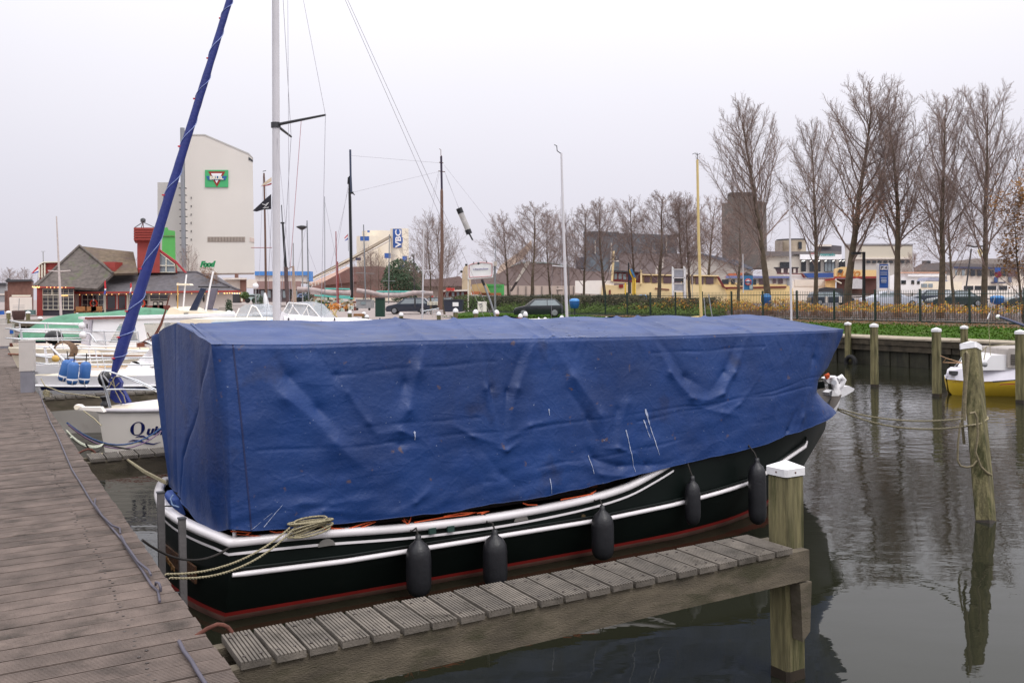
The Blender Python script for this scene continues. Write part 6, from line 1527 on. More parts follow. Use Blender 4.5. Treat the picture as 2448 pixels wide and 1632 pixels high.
# warm bulbs along the eaves
m_bulb = mat('warm_bulb', S(255, 196, 120), .5, 0, emit=1.8)
eb_ = thing('bulb_string', P(165, 704, YT-1.4), 'string of small warm light bulbs along the restaurant eaves', 'light string')
for i in range(24): x = 174+i*15.8+rr.uniform(-2, 2); MB().sphere(P(x, lerp(704.5, 700.5, i/24)+rr.uniform(-.4, .6), YT-1.3), .045, n=6).build('bulb', m_bulb, eb_, world=True)
for i in range(7): MB().sphere(P(537+i*6, 701+rr.uniform(-.6, .6), YT-1.3), .06, n=6).build('bulb', m_bulb, eb_, world=True)
for i in range(8): MB().sphere(P(78+i*2.3, 686+rr.uniform(-1, 1), YT-3.6), .06, n=6).build('bulb', m_bulb, eb_, world=True)
for i in range(6): MB().sphere(P(112+i*9, 687+rr.uniform(-.5, .5), YT-3.5), .05, n=6).build('bulb', m_bulb, eb_, world=True)
for i in range(6): MB().sphere(P(148+i*2.6, 706+rr.uniform(-.7, .7), YT-2.8), .05, n=6).build('bulb', m_bulb, eb_, world=True)
for (px, lab) in ((224, 'orange lifebuoy on the window left of the restaurant door'), (338, 'orange lifebuoy on the right window, half behind the blue sleeve')):
    c = P(px, 725, YT-.3); ring = [c+Vector((.36*math.cos(q), 0, .36*math.sin(q))) for q in [2*PI*k/18 for k in range(18)]]
    t = thing('lifebuoy', c, lab, 'lifebuoy', 'orange lifebuoys on the restaurant windows'); MB().tube(ring, .085, 8, closed=True).build('ring', mat('lifebuoy_orange', S(224, 74, 46), .6), t, world=True)
    MB().cyl(c+Vector((0, 0, .26)), c+Vector((0, 0, .46)), .1, n=8).cyl(c-Vector((0, 0, .26)), c-Vector((0, 0, .46)), .1, n=8).build('white_band', m_white, t, world=True)
# terrace furniture
def bench(px, py, Y, lab, m, w_=1.4):
    p = P(px, py, Y); p.z = .94; t = thing('bench', p, lab, 'bench', 'wooden benches on the terrace')
    MB().boxab((-w_/2, -.25, .42), (w_/2, .2, .47)).build('seat', m, t); MB().boxab((-w_/2, .2, .5), (w_/2, .26, .95)).build('backrest', m, t)
    for x in (-w_/2+.08, w_/2-.08):
        for y in (-.2, .2): MB().boxab((x-.04, y-.04, 0), (x+.04, y+.04, .44)).build('leg', m, t)
m_teak = mat('teak_wood', S(150, 104, 62), .7, .2, 8); m_teakr = mat('red_teak', S(118, 62, 54), .7, .2, 8)
for i, (px, m, lab) in enumerate([(215, m_teak, 'yellowish wooden bench under the lifebuoy window'), (229, m_teak, 'second yellowish bench, nearer the door'), (192, m_teak, 'small ochre bench at the corner of the red bay'), (362, m_teakr, 'reddish bench left of the framed menus'), (376, m_teakr, 'reddish bench right below the framed menus'), (392, m_teakr, 'reddish bench at the right end of the menu shelf')]): bench(px, 748, 94, lab, m, 1.1)
for i, (x, y, w_, h_, m, nm, lab, cat) in enumerate([(472, 742, 12, 12, m_concrete, 'planter_box', 'grey box before the white restaurant wall', 'box'), (535, 747, 19, 17, m_concrete, 'planter_box', 'big pale grey box at the right end of the restaurant wall', 'box'), (512, 745, 12, 13, m_blue, 'parasol_bundle', 'folded blue parasol beside the pale grey box', 'parasol')]):
    p = P(x, y, 92); s = 92/FPX; mb = MB(); mb.box((p.x, 92, .94+h_*s/2), (w_*s, .6, h_*s)); solo(nm, m, lab, cat, mb, (p.x, 92, .94))
# white bollard caps along the terrace
for i, (px, py, lab) in enumerate([(20, 745, 'left of the big barrel'), (67, 746, 'right of the big barrel at the platform corner'), (96, 759, 'under the flagpole'), (134, 760, 'at the edge of the green tarpaulin'), (185, 750, 'below the creeper corner'), (203, 751, 'below the yellowish benches'), (300, 747, 'in front of the door'), (371, 747, 'below the menu frames'), (547, 744, 'beside the small conifer'), (556, 746, 'right of the small conifer'), (611, 748, 'below the globe lamp'), (672, 746, 'by the navy boat')]):
    Y = 56; p = P(px, py, Y); t = thing('mooring_pile', (p.x, Y, .0), 'short mooring post with white cap '+lab, 'mooring pile', 'short white-capped posts along the terrace edge')
    MB().cyl((p.x, Y, -.5), (p.x, Y, p.z-.05), .13, .12, 8).build('post', m_pile, t, world=True); MB().lathe([(.15, -.06), (.16, 0), (.09, .06), (.001, .08)], (p.x, Y, p.z-.02), 8).build('cap', m_cap, t, world=True)
# platform with big barrel planter
t = thing('timber_platform', P(60, 790, 50), 'weathered timber platform edge at the end of the walkway', 'platform')
mb = MB(); ext(mb, [(16, 775), (86, 770), (92, 772), (92, 779), (16, 781)], 49.5, 8); mb.build('deck', m_beam, t, world=True)
for x in (30, 55, 78): mb = MB(); mb.cyl(P(x, 778, 50)-Vector((0, 0, 0)), P(x, 778, 50)-Vector((0, 0, 2.2)), .14); mb.build('support_pile', m_beamd, t, world=True)
t = thing('barrel_planter', P(45, 764, 52), 'big brown half-barrel planter with a wire rack on top', 'planter')
c = P(45, 765, 52); mb = MB(); mb.lathe([(.26, 0), (.33, .25), (.34, .50), (.33, .53), (.30, .53)], c, 14); mb.build('barrel', mat('dark_barrel_wood', S(78, 54, 50), .8, .2, 8), t, world=True)
for k in range(4): MB().tube([c+Vector((-.33, 0, .58+.08*k)), c+Vector((.33, 0, .58+.08*k))], .012, 4).build('rack_bar', m_grey, t, world=True)
MB().tube([c+Vector((0, 0, .5)), c+Vector((.05, 0, 1.2))], .02, 4).build('rack_post', m_grey, t, world=True)
# left neighbours
bld('brick_shed', 'brown brick shed with flat roof at the far left', 118, [('wall', rect(18, 670, 76, 745), m_brick, 0, 10), ('roof', [(12, 671), (20, 664), (25, 668), (77, 668), (77, 672), (14, 674)], m_dgrey, -.4, 11), ('sign_board', rect(28, 705, 72, 709), m_frame, -.2, .2), ('red_board', rect(30, 709, 70, 712), m_red, -.2, .2), ('side_wing', rect(11, 695, 19, 745), m_brick, 1, 8)])
bld('white_trailer', 'pale trailer under the brick shed', 96, [('body', [(22, 712), (24, 710), (76, 710), (77, 750), (24, 752)], m_wallw, 0, 3), ('lower_panel', rect(58, 741, 82, 752), mat('teal_grey_panel', S(88, 112, 110), .6), -.4, .3)], 'trailer')
bld('grey_hall', 'low grey building with pale roof edge at the extreme left', 150, [('wall', rect(-60, 682, 14, 722), m_grey, 0, 10), ('roof', [(-60, 676), (14, 676), (14, 683), (-60, 683)], m_dgrey, -.3, 11), ('band', rect(-60, 702, 14, 705), m_wallw, -.2, .2)])
p = P(-2, 735, 70); solo('blue_drum', m_blue, 'tall blue drum at the left edge of the terrace', 'drum', MB().cyl(P(5, 752, 66), P(4, 743, 66), .16, n=10), P(5, 752, 66))
# lights on mast left of the dormer (antenna)
solo('antenna_mast', m_grey, 'grey pole with a short crossbar above the left dormer', 'antenna', MB().tube(PX([(103, 602), (103.5, 626)], 104), .05, 5).tube(PX([(98, 601), (108, 601)], 104), .03, 4), P(103, 626, 104))
# ---------- the tall concrete-plant silo building
m_clad = mat('cream_cladding', S(220, 214, 206), .75, .04, .12, .3, 2); m_clad2 = mat('grey_cladding', S(188, 186, 182), .75, .04, .12)
silo = bld('silo_tower', 'tall cream silo building with a green company sign and slanting roof', 180, [
 ('wall', [(438, 323), (489, 323), (594, 368), (604, 378), (609, 652), (447, 654)], m_clad, 0, 14),
 ('roof_edge', [(438, 321), (490, 321), (595, 366), (605, 377), (605, 379), (594, 369), (489, 324), (438, 324)], m_clad2, -.1, 14.2),
 ('vent', [(594, 375), (604, 383), (604, 387), (594, 382)], m_dgrey, -.1, .3), ('louvre_strip', rect(496, 566, 585.5, 578), mat('taupe_louvre', S(160, 148, 138), .7), -.1, .3),
 ('louvre_strip', [(597, 567), (607, 570), (607, 580), (597, 577)], mat('pinkish_louvre', S(206, 188, 178), .7), -.1, .3), ('sign_panel', rect(490, 406.5, 545, 447.5), mat('sign_green', S(72, 176, 112), .5, .03), -.25, .2)])
for k in range(12): mb = MB(); x = 499+k*7.4; ext(mb, rect(x, 567, x+.8, 577.5), 179.8, .15); mb.build('louvre_bar', mat('louvre_bar_grey', S(132, 122, 114), .7), silo, world=True)
for nm, L, m, dy in (('red_triangle', [(497.5, 410), (538.5, 410), (518.5, 447)], m_red, -.30), ('white_triangle', [(504, 414.5), (531, 414.5), (518, 438)], m_white, -.34), ('blue_bar', [(492.5, 421), (542.5, 421), (538, 430.5), (497, 430.5)], mat('sign_blue', S(38, 100, 156), .5), -.38)): mb = MB(); ext(mb, L, 180+dy, .05); mb.build(nm, MATS['sign_red'] if False else m, silo, world=True)
text('sign_lettering', 'BRUIL', .86, m_frame, silo, face_mx(P(517.5, 425.6, 179.5), (1, 0, -.014)), world=True, bold=.05, sx=1.16)
mb = MB(); ext(mb, rect(376.5, 436, 452, 655), 186, 12); mb.build('annex', m_clad2, silo, world=True)
MB().tube(PX([(436, 306), (437, 440), (440, 640)], 177), [.42, .42, .42], 10).build('flue', m_steel, silo, world=True)
for k in range(11): MB().box(P(437+k*.35, 450+k*17, 177.4), (1.3, .8, .14)).build('flue_bracket', m_dgrey, silo, world=True)
for k in range(6): MB().box(P(457, 473+k*20, 179.9), (.12, .12, .4)).build('ladder_clip', m_dgrey, silo, world=True)
t = thing('green_hopper', (P(404, 650, 150).x, 150, .94), 'bright green hopper tank between restaurant gable and silo building', 'hopper')
m_bgreen = mat('bright_green_paint', S(88, 172, 88), .5, .05, 1)
mb = MB(); ext(mb, [(388, 556), (392, 545), (400, 543), (403, 550), (418, 552), (419, 622), (424, 640), (386, 652)], 150, 4); mb.build('body', m_bgreen, t, world=True)
mb = MB(); ext(mb, rect(389, 563, 418, 565), 149.8, 4.3); mb.build('band', mat('hopper_band', S(104, 128, 80), .6), t, world=True)
# far fence of swags / conveyor bits right of the restaurant
bld('brick_kiosk', 'brown brick kiosk with pale roof right of the restaurant', 125, [('wall', rect(574, 668, 588, 722), m_brick, 0, 5), ('wall', rect(535, 670, 576, 700), m_wallw, .5, 5), ('roof', [(530, 664), (590, 664), (590, 668), (535, 669)], mat('pale_roof_edge', S(220, 208, 198), .7), -.4, 6), ('dark_opening', rect(553, 703, 576, 724), m_dgrey, .2, .3), ('chimney', rect(561, 654, 565, 664), m_brick, 1, 1), ('post', rect(576, 698, 579, 720), m_frame, -.6, .3)])
bld('tank_hall', 'small white rounded hall beside the brick kiosk', 140, [('wall', [(589, 672), (594, 667), (608, 667), (614, 673), (614, 688), (589, 688)], m_wallw, 0, 6)])
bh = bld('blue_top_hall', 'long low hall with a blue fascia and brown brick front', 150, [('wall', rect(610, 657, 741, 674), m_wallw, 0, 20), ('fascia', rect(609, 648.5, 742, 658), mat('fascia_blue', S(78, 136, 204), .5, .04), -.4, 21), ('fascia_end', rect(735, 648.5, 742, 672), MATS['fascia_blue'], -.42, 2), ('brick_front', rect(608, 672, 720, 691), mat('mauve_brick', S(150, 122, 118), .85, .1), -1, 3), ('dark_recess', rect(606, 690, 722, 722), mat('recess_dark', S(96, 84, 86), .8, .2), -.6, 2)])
for i, x in enumerate((611, 624, 640, 652, 662, 676, 690, 704)): mb = MB(); ext(mb, rect(x, 694, x+7, 712), 149.2, .1); mb.build('window', m_glassl if i % 3 else m_glass, bh, world=True)
# coloured parked vans glimpsed there
for (x0, y0, x1, y1, c, lab) in [(588, 703, 612, 718, (176, 196, 196), 'pale teal van in front of the tank hall'), (711, 702, 728, 716, (132, 152, 190), 'small blue-grey van by the tan mast foot')]:
    Y = 110; c0 = P(x0, y1, Y); t = thing('parked_van', (c0.x, Y, .94), lab, 'van', 'distant parked vans'); mb = MB(); ext(mb, [(x0, y1), (x0, y0+4), (x0+4, y0), (x1, y0), (x1, y1)], Y, 1.8); mb.build('body', mat('van_%d' % x0, S(*c), .4), t, world=True)
    mb = MB(); ext(mb, [(x0+3, y0+5), (x0+5, y0+2), (x1-3, y0+2), (x1-3, y0+6)], Y-.05, .1); mb.build('side_window', m_glass, t, world=True)
    for x in (x0+4, x1-4): MB().cyl(P(x, y1, Y-.1), P(x, y1, Y+.2), .32, n=12).build('wheel', m_tyre, t, world=True)
# green script letters on the roof
t = thing('roof_sign', P(496, 640, 101), 'green script letters standing on the restaurant roof hip', 'sign')
text('green_letters', 'Food', .80, mat('script_green', S(30, 140, 84), .5), t, face_mx(P(495, 632, 100.6), (1, 0, 0)), world=True, ext=.05, bold=.06, shear=.3, spacing=.85)
# lamps
def globe(px, yt, yb, Y, lab, r=.2):
    p = P(px, yt, Y); t = thing('globe_lamp', (p.x, Y, .94), lab, 'lamp'); MB().sphere(p, r).build('globe', m_white, t, world=True); MB().cyl((p.x, Y, .94), p, .05, n=6).build('pole', m_grey, t, world=True)
globe(611, 684, 750, 60, 'white globe lamp on a thin pole right of the restaurant')
t = thing('street_lamp', P(722, 740, 85), 'street lamp with flat disc head between the boat masts', 'street lamp')
MB().tube(PX([(722, 545), (723, 640), (724, 735)], 85), .07, 6).build('pole', m_grey, t, world=True); MB().lathe([(.12, -.25), (.5, -.02), (.52, .06), (.1, .16)], P(722, 543, 85), 12).build('lamp_head', m_dgrey, t, world=True)
t = thing('street_lamp', P(986, 735, 80), 'lamp post with a small head in front of the big bare tree trunks', 'street lamp')
MB().tube(PX([(989, 612), (992, 735)], 80), .06, 6).build('pole', m_dgrey, t, world=True); MB().sphere(P(987, 610, 80), .16).build('lamp_head', m_grey, t, world=True)
# ---------- second concrete works
m_siloc = mat('cream_silo', S(236, 226, 208), .7, .04, .2); m_signb = mat('sign_mid_blue', S(60, 100, 172), .5, .04, 1)
t = thing('concrete_works', (P(953, 690, 250).x, 250, .94), 'cream twin silos with a white on blue sign and a long inclined conveyor', 'concrete plant')
def silo_cyl(x0, x1, y0, Y, nm='silo'):
    a, b = P(x0, y0, Y), P(x1, y0, Y); r = (b.x-a.x)/2; MB().cyl((a.x+r, Y+r, .9), (a.x+r, Y+r, a.z), r, n=28).build(nm, m_siloc, t, world=True); return (a.x+r, Y+r, r)
cx, cy, r = silo_cyl(930, 974, 546, 250); silo_cyl(860, 932, 551, 262); silo_cyl(848, 900, 564, 256)
def curved(nm, x0, x1, y0, y1, m, cx=cx, cy=cy, r=r, Y=250, k=.15):
    rows = []
    for i in range(9):
        x = lerp(x0, x1, i/8); q = P(x, y0, Y+r*.3); dx = max(-1, min(1, (q.x*cy/(Y+r*.3)-cx)/r)); y = cy-math.sqrt(max(0, 1-dx*dx))*(r+k); X = cx+dx*(r+k)
        rows.append([Vector((X, y, P(x, y0, y).z)), Vector((X, y, P(x, y1, y).z))])
    return MB().grid(rows).build(nm, m, t, world=True)
curved('sign_panel', 942, 962, 547, 592, m_signb); curved('sign_panel', 960, 964.5, 567, 580, m_signb); curved('blue_square', 964, 973.5, 612, 626, m_signb)
for nm, L, m, Y, dep in (('blue_square', rect(861, 565, 882, 575.5), m_signb, 254, .4), ('blue_square', rect(919, 605, 932.5, 617), m_signb, 249, 1), ('blue_base', rect(954, 634, 979, 642), m_signb, 246, 2), ('base_house', rect(944, 626, 976, 640), m_siloc, 247, 8), ('dark_box', rect(850, 616, 862, 622), m_navy, 245, 1), ('roof_unit', rect(878, 551, 883, 555), m_signb, 258, 1)):
    mb = MB(); ext(mb, L, Y, dep); mb.build(nm, m, t, world=True)
mxx = face_mx(P(952.5, 570, 249.6), (0, 0, 1), (-1, 0, 0)); text('sign_lettering', 'VBC', 2.05, m_white, t, mxx, world=True, bold=.06, sx=1.22)
m_conv = mat('conveyor_tan', S(170, 158, 142), .8, .08, .4); m_convw = mat('conveyor_white', S(218, 210, 200), .7, .05)
MB().prism([P(731, 676, 240), P(737, 667, 240), P(835, 616, 246), P(931, 563, 250), P(931, 569, 250), P(835, 624, 246)], Vector((0, 1.8, 0))).build('conveyor', m_conv, t, world=True)
MB().tube([P(731, 677, 239.5), P(830, 630, 245.5), P(932, 574, 249.5)], .22, 5).build('conveyor_rail', m_convw, t, world=True)
MB().prism([P(738, 678, 238), P(830, 638, 244), P(860, 640, 244), P(800, 668, 240), P(742, 684, 238)], Vector((0, 3, 0))).build('lower_conveyor', mat('lower_conveyor_rose', S(184, 152, 138), .8, .08), t, world=True)
for k in range(9): a = k/8; MB().tube([P(lerp(738, 835, a), lerp(675, 628, a), 239.4+a*6), P(lerp(742, 850, a), lerp(680, 638, a), 239.4+a*6)], .12, 4).build('conveyor_strut', m_convw, t, world=True)
for x, y in ((745, 676), (752, 672), (760, 674)): MB().tube([P(x, y, 238), P(x+7, 706, 238)], .14, 4).build('support_leg', m_convw, t, world=True)
bld('brown_shed', 'long rust-brown shed under the conveyor', 215, [('wall', [(737, 688), (790, 672), (835, 658), (1015, 655), (1015, 712), (737, 712)], mat('rust_brown_wall', S(140, 106, 98), .85, .12, .3), 0, 20), ('roof', [(775, 673), (840, 638), (905, 636), (940, 642), (1012, 654), (1015, 662), (900, 668), (775, 682)], mat('rust_brown_roof', S(126, 92, 86), .85, .15, .3), -1, 22)])
bld('low_house', 'row of low brown roofed houses behind the big bare tree', 170, [('wall', rect(980, 676, 1110, 716), mat('grey_brown_wall', S(152, 136, 128), .85, .15, .5), 0, 10), ('roof', [(975, 680), (1000, 668), (1060, 666), (1098, 660), (1116, 676), (1120, 684), (975, 684)], mat('grey_brown_roof', S(128, 108, 106), .85, .12, .5), -1, 12)])
t = bld('red_hut', 'dark red timber hut with a red awning box and white eaves', 98, [('wall', rect(1058, 694, 1118, 720), mat('dark_red_timber', S(106, 48, 44), .8, .15, 2), 0, 4), ('roof_edge', [(1056, 694), (1118, 692), (1122, 696), (1056, 697)], m_wallw, -.4, 5), ('red_box', rect(1066, 688, 1085, 695), mat('signal_red', S(204, 50, 44), .6), -.6, 1.2)])
for x in (1066, 1080, 1092, 1103): mb = MB(); ext(mb, rect(x, 698, x+6, 712), 97.9, .1); mb.build('window', m_glassl, t, world=True)
solo('red_box', mat('signal_red2', S(196, 60, 52), .6), 'small red box on the quay under the bare tree', 'box', MB().box(P(1032, 711, 90), (.3, .3, .45)), P(1032, 711, 90))
bld('green_container', 'bright green container behind the sign board', 118, [('body', rect(1146, 679, 1205, 706), mat('container_green', S(74, 158, 84), .6, .06, .6), 0, 2.5), ('rib_band', rect(1146, 683, 1200, 686), mat('container_dgreen', S(54, 140, 66), .6), -.05, .1), ('dark_foot', rect(1150, 700, 1198, 706), mat('machine_brown', S(150, 92, 56), .7), -1, 1)], 'container')
bld('sand_machine', 'ochre machine frame below the sign board', 116, [('frame', [(1125, 700), (1128, 680), (1160, 676), (1172, 700)], mat('ochre_machine', S(170, 146, 106), .8, .2, 1), 0, 1.5), ('dark_openings', rect(1128, 697, 1150, 704), mat('machine_orange', S(168, 96, 62), .7), -.1, .2)], 'machine')
bld('round_kiln', 'tan round vat behind the left post of the sign board', 140, [('body', [(1104, 706), (1105, 650), (1108, 640), (1114, 633), (1126, 634), (1126, 706)], mat('tan_vat', S(190, 172, 146), .8, .1, .4), 0, 4)], 'tank')
# sign board
t = thing('sign_board', P(1150, 745, 74), 'white welcome sign with red border between two posts, lamps on top', 'sign board')
mb = MB(); ext(mb, [(1119, 635), (1126, 630), (1150, 625), (1178, 627), (1179, 663), (1119, 668)], 74, .15); mb.build('board', m_white, t, world=True)
for L in ([(1122, 633), (1135, 629.5), (1153, 627), (1176, 630)], [(1122, 663), (1150, 661.5), (1176, 660)], [(1121.5, 634), (1121.5, 658), (1123, 663)], [(1176, 631), (1176, 656), (1174, 660)]): MB().tube(PX(L, 73.95), .025, 4).build('red_border', mat('sign_red', S(200, 96, 104), .6), t, world=True)
text('sign_lettering', "'t Rhenenschaver", .18, mat('sign_mauve', S(126, 120, 160), .6), t, face_mx(P(1149, 643, 73.93), (1, 0, .03)), world=True, sx=1.0, bold=.006)
MB().cyl(P(1119, 634, 74.1), P(1119.5, 744, 74.1), .05, n=6).build('post', m_wallw, t, world=True); MB().cyl(P(1183, 628, 74.1), P(1184, 744, 74.1), .085, n=8).build('post', m_steel, t, world=True)
MB().cyl(P(1184, 577, 74.2), P(1184, 640, 74.2), .03, n=6).build('antenna', m_steel, t, world=True); mb = MB(); ext(mb, rect(1180, 625, 1188, 636), 73.6, .4); mb.build('lamp_housing', mat('taupe_box', S(188, 176, 168), .6), t, world=True)
for x, y in ((1114.5, 633), (1144, 629.5), (1103, 649)): MB().sphere(P(x, y, 73.6), .10).build('spot_lamp', m_blackp, t, world=True)
for x, y in ((1132, 628), (1163, 625.5)): MB().box(P(x, y, 73.8), (.06, .2, .12)).build('lamp_bracket', m_dgrey, t, world=True)
# things on the quay below
def block(nm, lab, L, Y, dep, m, cat, extra=()):
    c = P((L[0][0]+L[1][0])/2, 740, Y); t = thing(nm, (c.x, Y, .94), lab, cat); mb = MB(); ext(mb, L, Y, dep); mb.build('body', m, t, world=True)
    for nm2, L2, m2 in extra: mb = MB(); ext(mb, L2, Y-.04, .05); mb.build(nm2, m2, t, world=True)
    return t
t = block('waste_skip', 'grey steel waste skip with a pale label', [(851, 717), (887, 717), (886, 737), (852, 737)], 64, 1.6, m_grey, 'skip', [('label', rect(862, 721, 874, 728), m_glassl), ('rim', rect(850, 715.5, 888, 718), m_steel)])
for x in (854, 883): MB().cyl(P(x, 739, 63.9), P(x, 739, 64.1), .09, n=8).build('wheel', m_tyre, t, world=True)
block('green_pillar', 'dark green square pillar in front of the dark hatchbacks', rect(897, 712, 918, 757), 52, .5, mat('pillar_green', S(32, 62, 50), .6, .1), 'pillar', [('top_edge', rect(896, 711, 919, 714), m_dgrey)])
t = block('waste_container', 'large navy-black waste container with a white label under the bare tree', [(1060, 718), (1106, 717), (1104, 745), (1063, 745)], 66, 1.8, mat('container_navy', S(42, 46, 62), .6, .12), 'container', [('label', rect(1082, 722.5, 1096, 732), m_white), ('lid_edge', rect(1058, 715, 1107, 717.5), m_dgrey)])
t = block('utility_box', 'white utility cabinet with faint scribbles on the lawn', rect(1142, 721, 1163, 745), 66, .5, m_creamh, 'cabinet', [('scribble', rect(1146, 725, 1153, 728), m_grey), ('scribble', [(1148, 732), (1154, 730), (1154, 731.5), (1149, 734)], m_grey), ('door_gap', rect(1152.3, 722, 1152.8, 744), m_grey)])
block('wooden_crate', 'low wooden crate among the capped posts', rect(845, 750, 867, 756), 50, .6, m_teak, 'crate')
# wooden sawhorse and orange-brown cable drums
t = thing('trestle', P(800, 755, 52), 'yellow wooden trestle with crossed legs on the quay', 'trestle')
for L in ([(793, 740), (806, 758)], [(806, 739), (797, 758)], [(790, 752), (804, 748)]): MB().tube(PX(L, 52), .045, 4).build('leg', mat('pale_pine', S(222, 196, 140), .7), t, world=True)
mb = MB(); rg_ = random.Random(9)
for k in range(60): p = P(800+rg_.gauss(0, 9), 733+rg_.gauss(0, 4), 55+rg_.random()); mb.add([p, p+Vector((rg_.uniform(-.25, .25), 0, rg_.uniform(-.2, .2))), p+Vector((rg_.uniform(-.25, .25), .05, rg_.uniform(-.2, .2)))], [(0, 1, 2)])
solo('orange_fern', mat('orange_fronds', S(206, 136, 66), .8, .3), 'orange-brown fern-like plant in a pot beside the trestle', 'plant', mb, (P(800, 745, 55).x, 55, .94))
# flower stall clutter: many pots, white fence
t = thing('garden_stall', P(790, 735, 66), 'market garden stall with teal canopy edges, white rail and rows of pots', 'stall')
for L in ([(752, 703), (845, 710)], [(752, 706), (845, 714)], [(776, 690), (836, 691)], [(900, 697), (985, 697)]): MB().tube(PX(L, 66), .07, 4).build('canopy_edge', mat('teal_edge', S(92, 190, 178), .6), t, world=True)
pt = random.Random(21); cs = [(220, 214, 196), (196, 188, 168), (150, 132, 104), (96, 88, 76), (206, 172, 120), (86, 104, 70), (190, 206, 196), (120, 70, 60)]
for k in range(110):
    x, y = pt.uniform(752, 850), pt.uniform(712, 742); p = P(x, y, 66+pt.uniform(0, 2.5)); MB().box(p, (pt.uniform(.08, .28), .2, pt.uniform(.08, .3)), pt.uniform(0, 1)).build('pot', mat('pot_%d' % (k % 8), S(*cs[k % 8]), .7), t, world=True)
for k in range(9): MB().tube(PX([(757+k*11, 728), (757+k*11, 742)], 65.6), .03, 4).build('rail_post', m_wallw, t, world=True)
MB().tube(PX([(752, 729), (848, 731)], 65.6), .03, 4).build('white_rail', m_wallw, t, world=True)
t = thing('glass_railing', P(945, 695, 70), 'row of pale framed glass panels behind the furled sail', 'railing')
for k in range(7): mb = MB(); ext(mb, rect(905+k*13.4, 696, 916+k*13.4, 703), 75, .05); mb.build('panel', m_glassl, t, world=True)
t = thing('picket_gate', P(1035, 722, 62), 'small pale picket gate panel beside the navy container', 'gate')
for k in range(10): mb = MB(); ext(mb, rect(1022+k*3.2, 720, 1023.8+k*3.2, 729), 62, .04); mb.build('picket', m_frame, t, world=True)
t = thing('gangway_rail', P(1030, 745, 50), 'white metal gangway rail sloping left of the navy container', 'railing')
MB().tube(PX([(1010, 744), (1050, 737)], 50), .03, 5).build('top_rail', m_chrome, t, world=True)
for k in range(7): MB().tube(PX([(1012+k*6, 743.5-k), (1013+k*6, 754-k)], 50), .018, 4).build('baluster', m_chrome, t, world=True)
# ---------- centre right: stockpile sheds and halls
bld('domed_shed', 'broad dark brown arched storage shed behind the middle trees', 150, [('roof', [(1122, 668), (1188, 653), (1215, 638), (1250, 627), (1313, 628), (1362, 638), (1400, 648), (1520, 652), (1640, 650), (1640, 684), (1122, 684)], mat('brown_grey_roof', S(128, 114, 112), .85, .08, .15), 0, 24), ('wall', rect(1180, 683, 1460, 712), mat('beige_concrete_wall', S(182, 166, 156), .85, .08, .3), -.5, 10), ('ridge_line', [(1215, 637), (1250, 626), (1313, 627), (1362, 637), (1362, 639), (1313, 629.5), (1250, 628.5), (1216, 639)], mat('teal_ridge', S(140, 160, 158), .6), -.2, 2)])
for k in range(14): mb = MB(); x = 1200+k*19; ext(mb, rect(x, 684, x+1.2, 711), 149.3, .2); mb.build('wall_joint', m_dgrey, [o for o in bpy.data.objects if o.name.startswith('domed_shed')][0], world=True)
t = bld('blue_grey_hall', 'big blue-grey industrial hall behind the middle trees', 230, [('wall', [(1395, 555), (1435, 552), (1440, 556), (1618, 562), (1618, 640), (1395, 668)], mat('slate_blue_cladding', S(108, 118, 128), .7, .06, .1), 0, 30), ('side_wing', rect(1376, 615, 1400, 640), mat('slate_side', S(82, 96, 116), .7), -1, 20), ('front_band', rect(1395, 554, 1480, 562), mat('slate_dark', S(84, 92, 100), .7), -.3, .5), ('white_post', rect(1592, 566, 1594.5, 612), m_wallw, -.5, .4), ('white_post', rect(1422, 574, 1424, 606), m_wallw, -.5, .4), ('white_post', rect(1460, 581, 1462.5, 622), m_wallw, -.5, .4), ('flat_roof', [(1600, 561), (1620, 563), (1620, 566), (1600, 565)], m_dgrey, -.4, .6), ('low_wing', rect(1480, 606, 1640, 655), mat('mauve_wall', S(136, 124, 124), .8, .08, .2), -25, 20)])
bld('loading_conveyor', 'dark inclined loading conveyor crusted with dust, leaning before the arched shed', 128, [('arm', [(1219, 695), (1224, 697), (1260, 640), (1264, 628), (1256, 632), (1250, 645)], mat('dark_steel_arm', S(62, 54, 54), .8, .2, 1), 0, 1.2), ('dust_crust', [(1232, 674), (1238, 672), (1268, 626), (1258, 624), (1250, 640)], mat('dust_crust', S(206, 200, 192), .9, .2, 1), -.3, .4)], 'conveyor')
solo('dusty_awning', mat('dust_beige', S(206, 184, 168), .9, .1, 1), 'pale dusty sand chute sloping up behind the sign board', 'chute', MB().prism(PX([(1188, 650), (1196, 634), (1240, 603), (1270, 574), (1272, 590), (1250, 618), (1215, 640), (1190, 655)], 126), Vector((0, 1.5, 0))), P(1188, 700, 126))
bld('tower_block', 'dark brown concrete tower with stepped top behind the trees', 200, [('wall', [(1725, 486), (1741, 484), (1826, 482), (1832, 484), (1834, 640), (1727, 640)], mat('dark_brown_concrete', S(104, 98, 94), .85, .1, .15, dirt=(S(90, 84, 80), .55, .1)), 0, 18), ('top_block', [(1740, 464), (1745, 460), (1806, 459), (1810, 470), (1812, 486), (1740, 487)], MATS['dark_brown_concrete'], 1, 14), ('parapet', [(1739, 463), (1811, 463), (1811, 465), (1739, 466)], m_dgrey, .8, 14.4)])
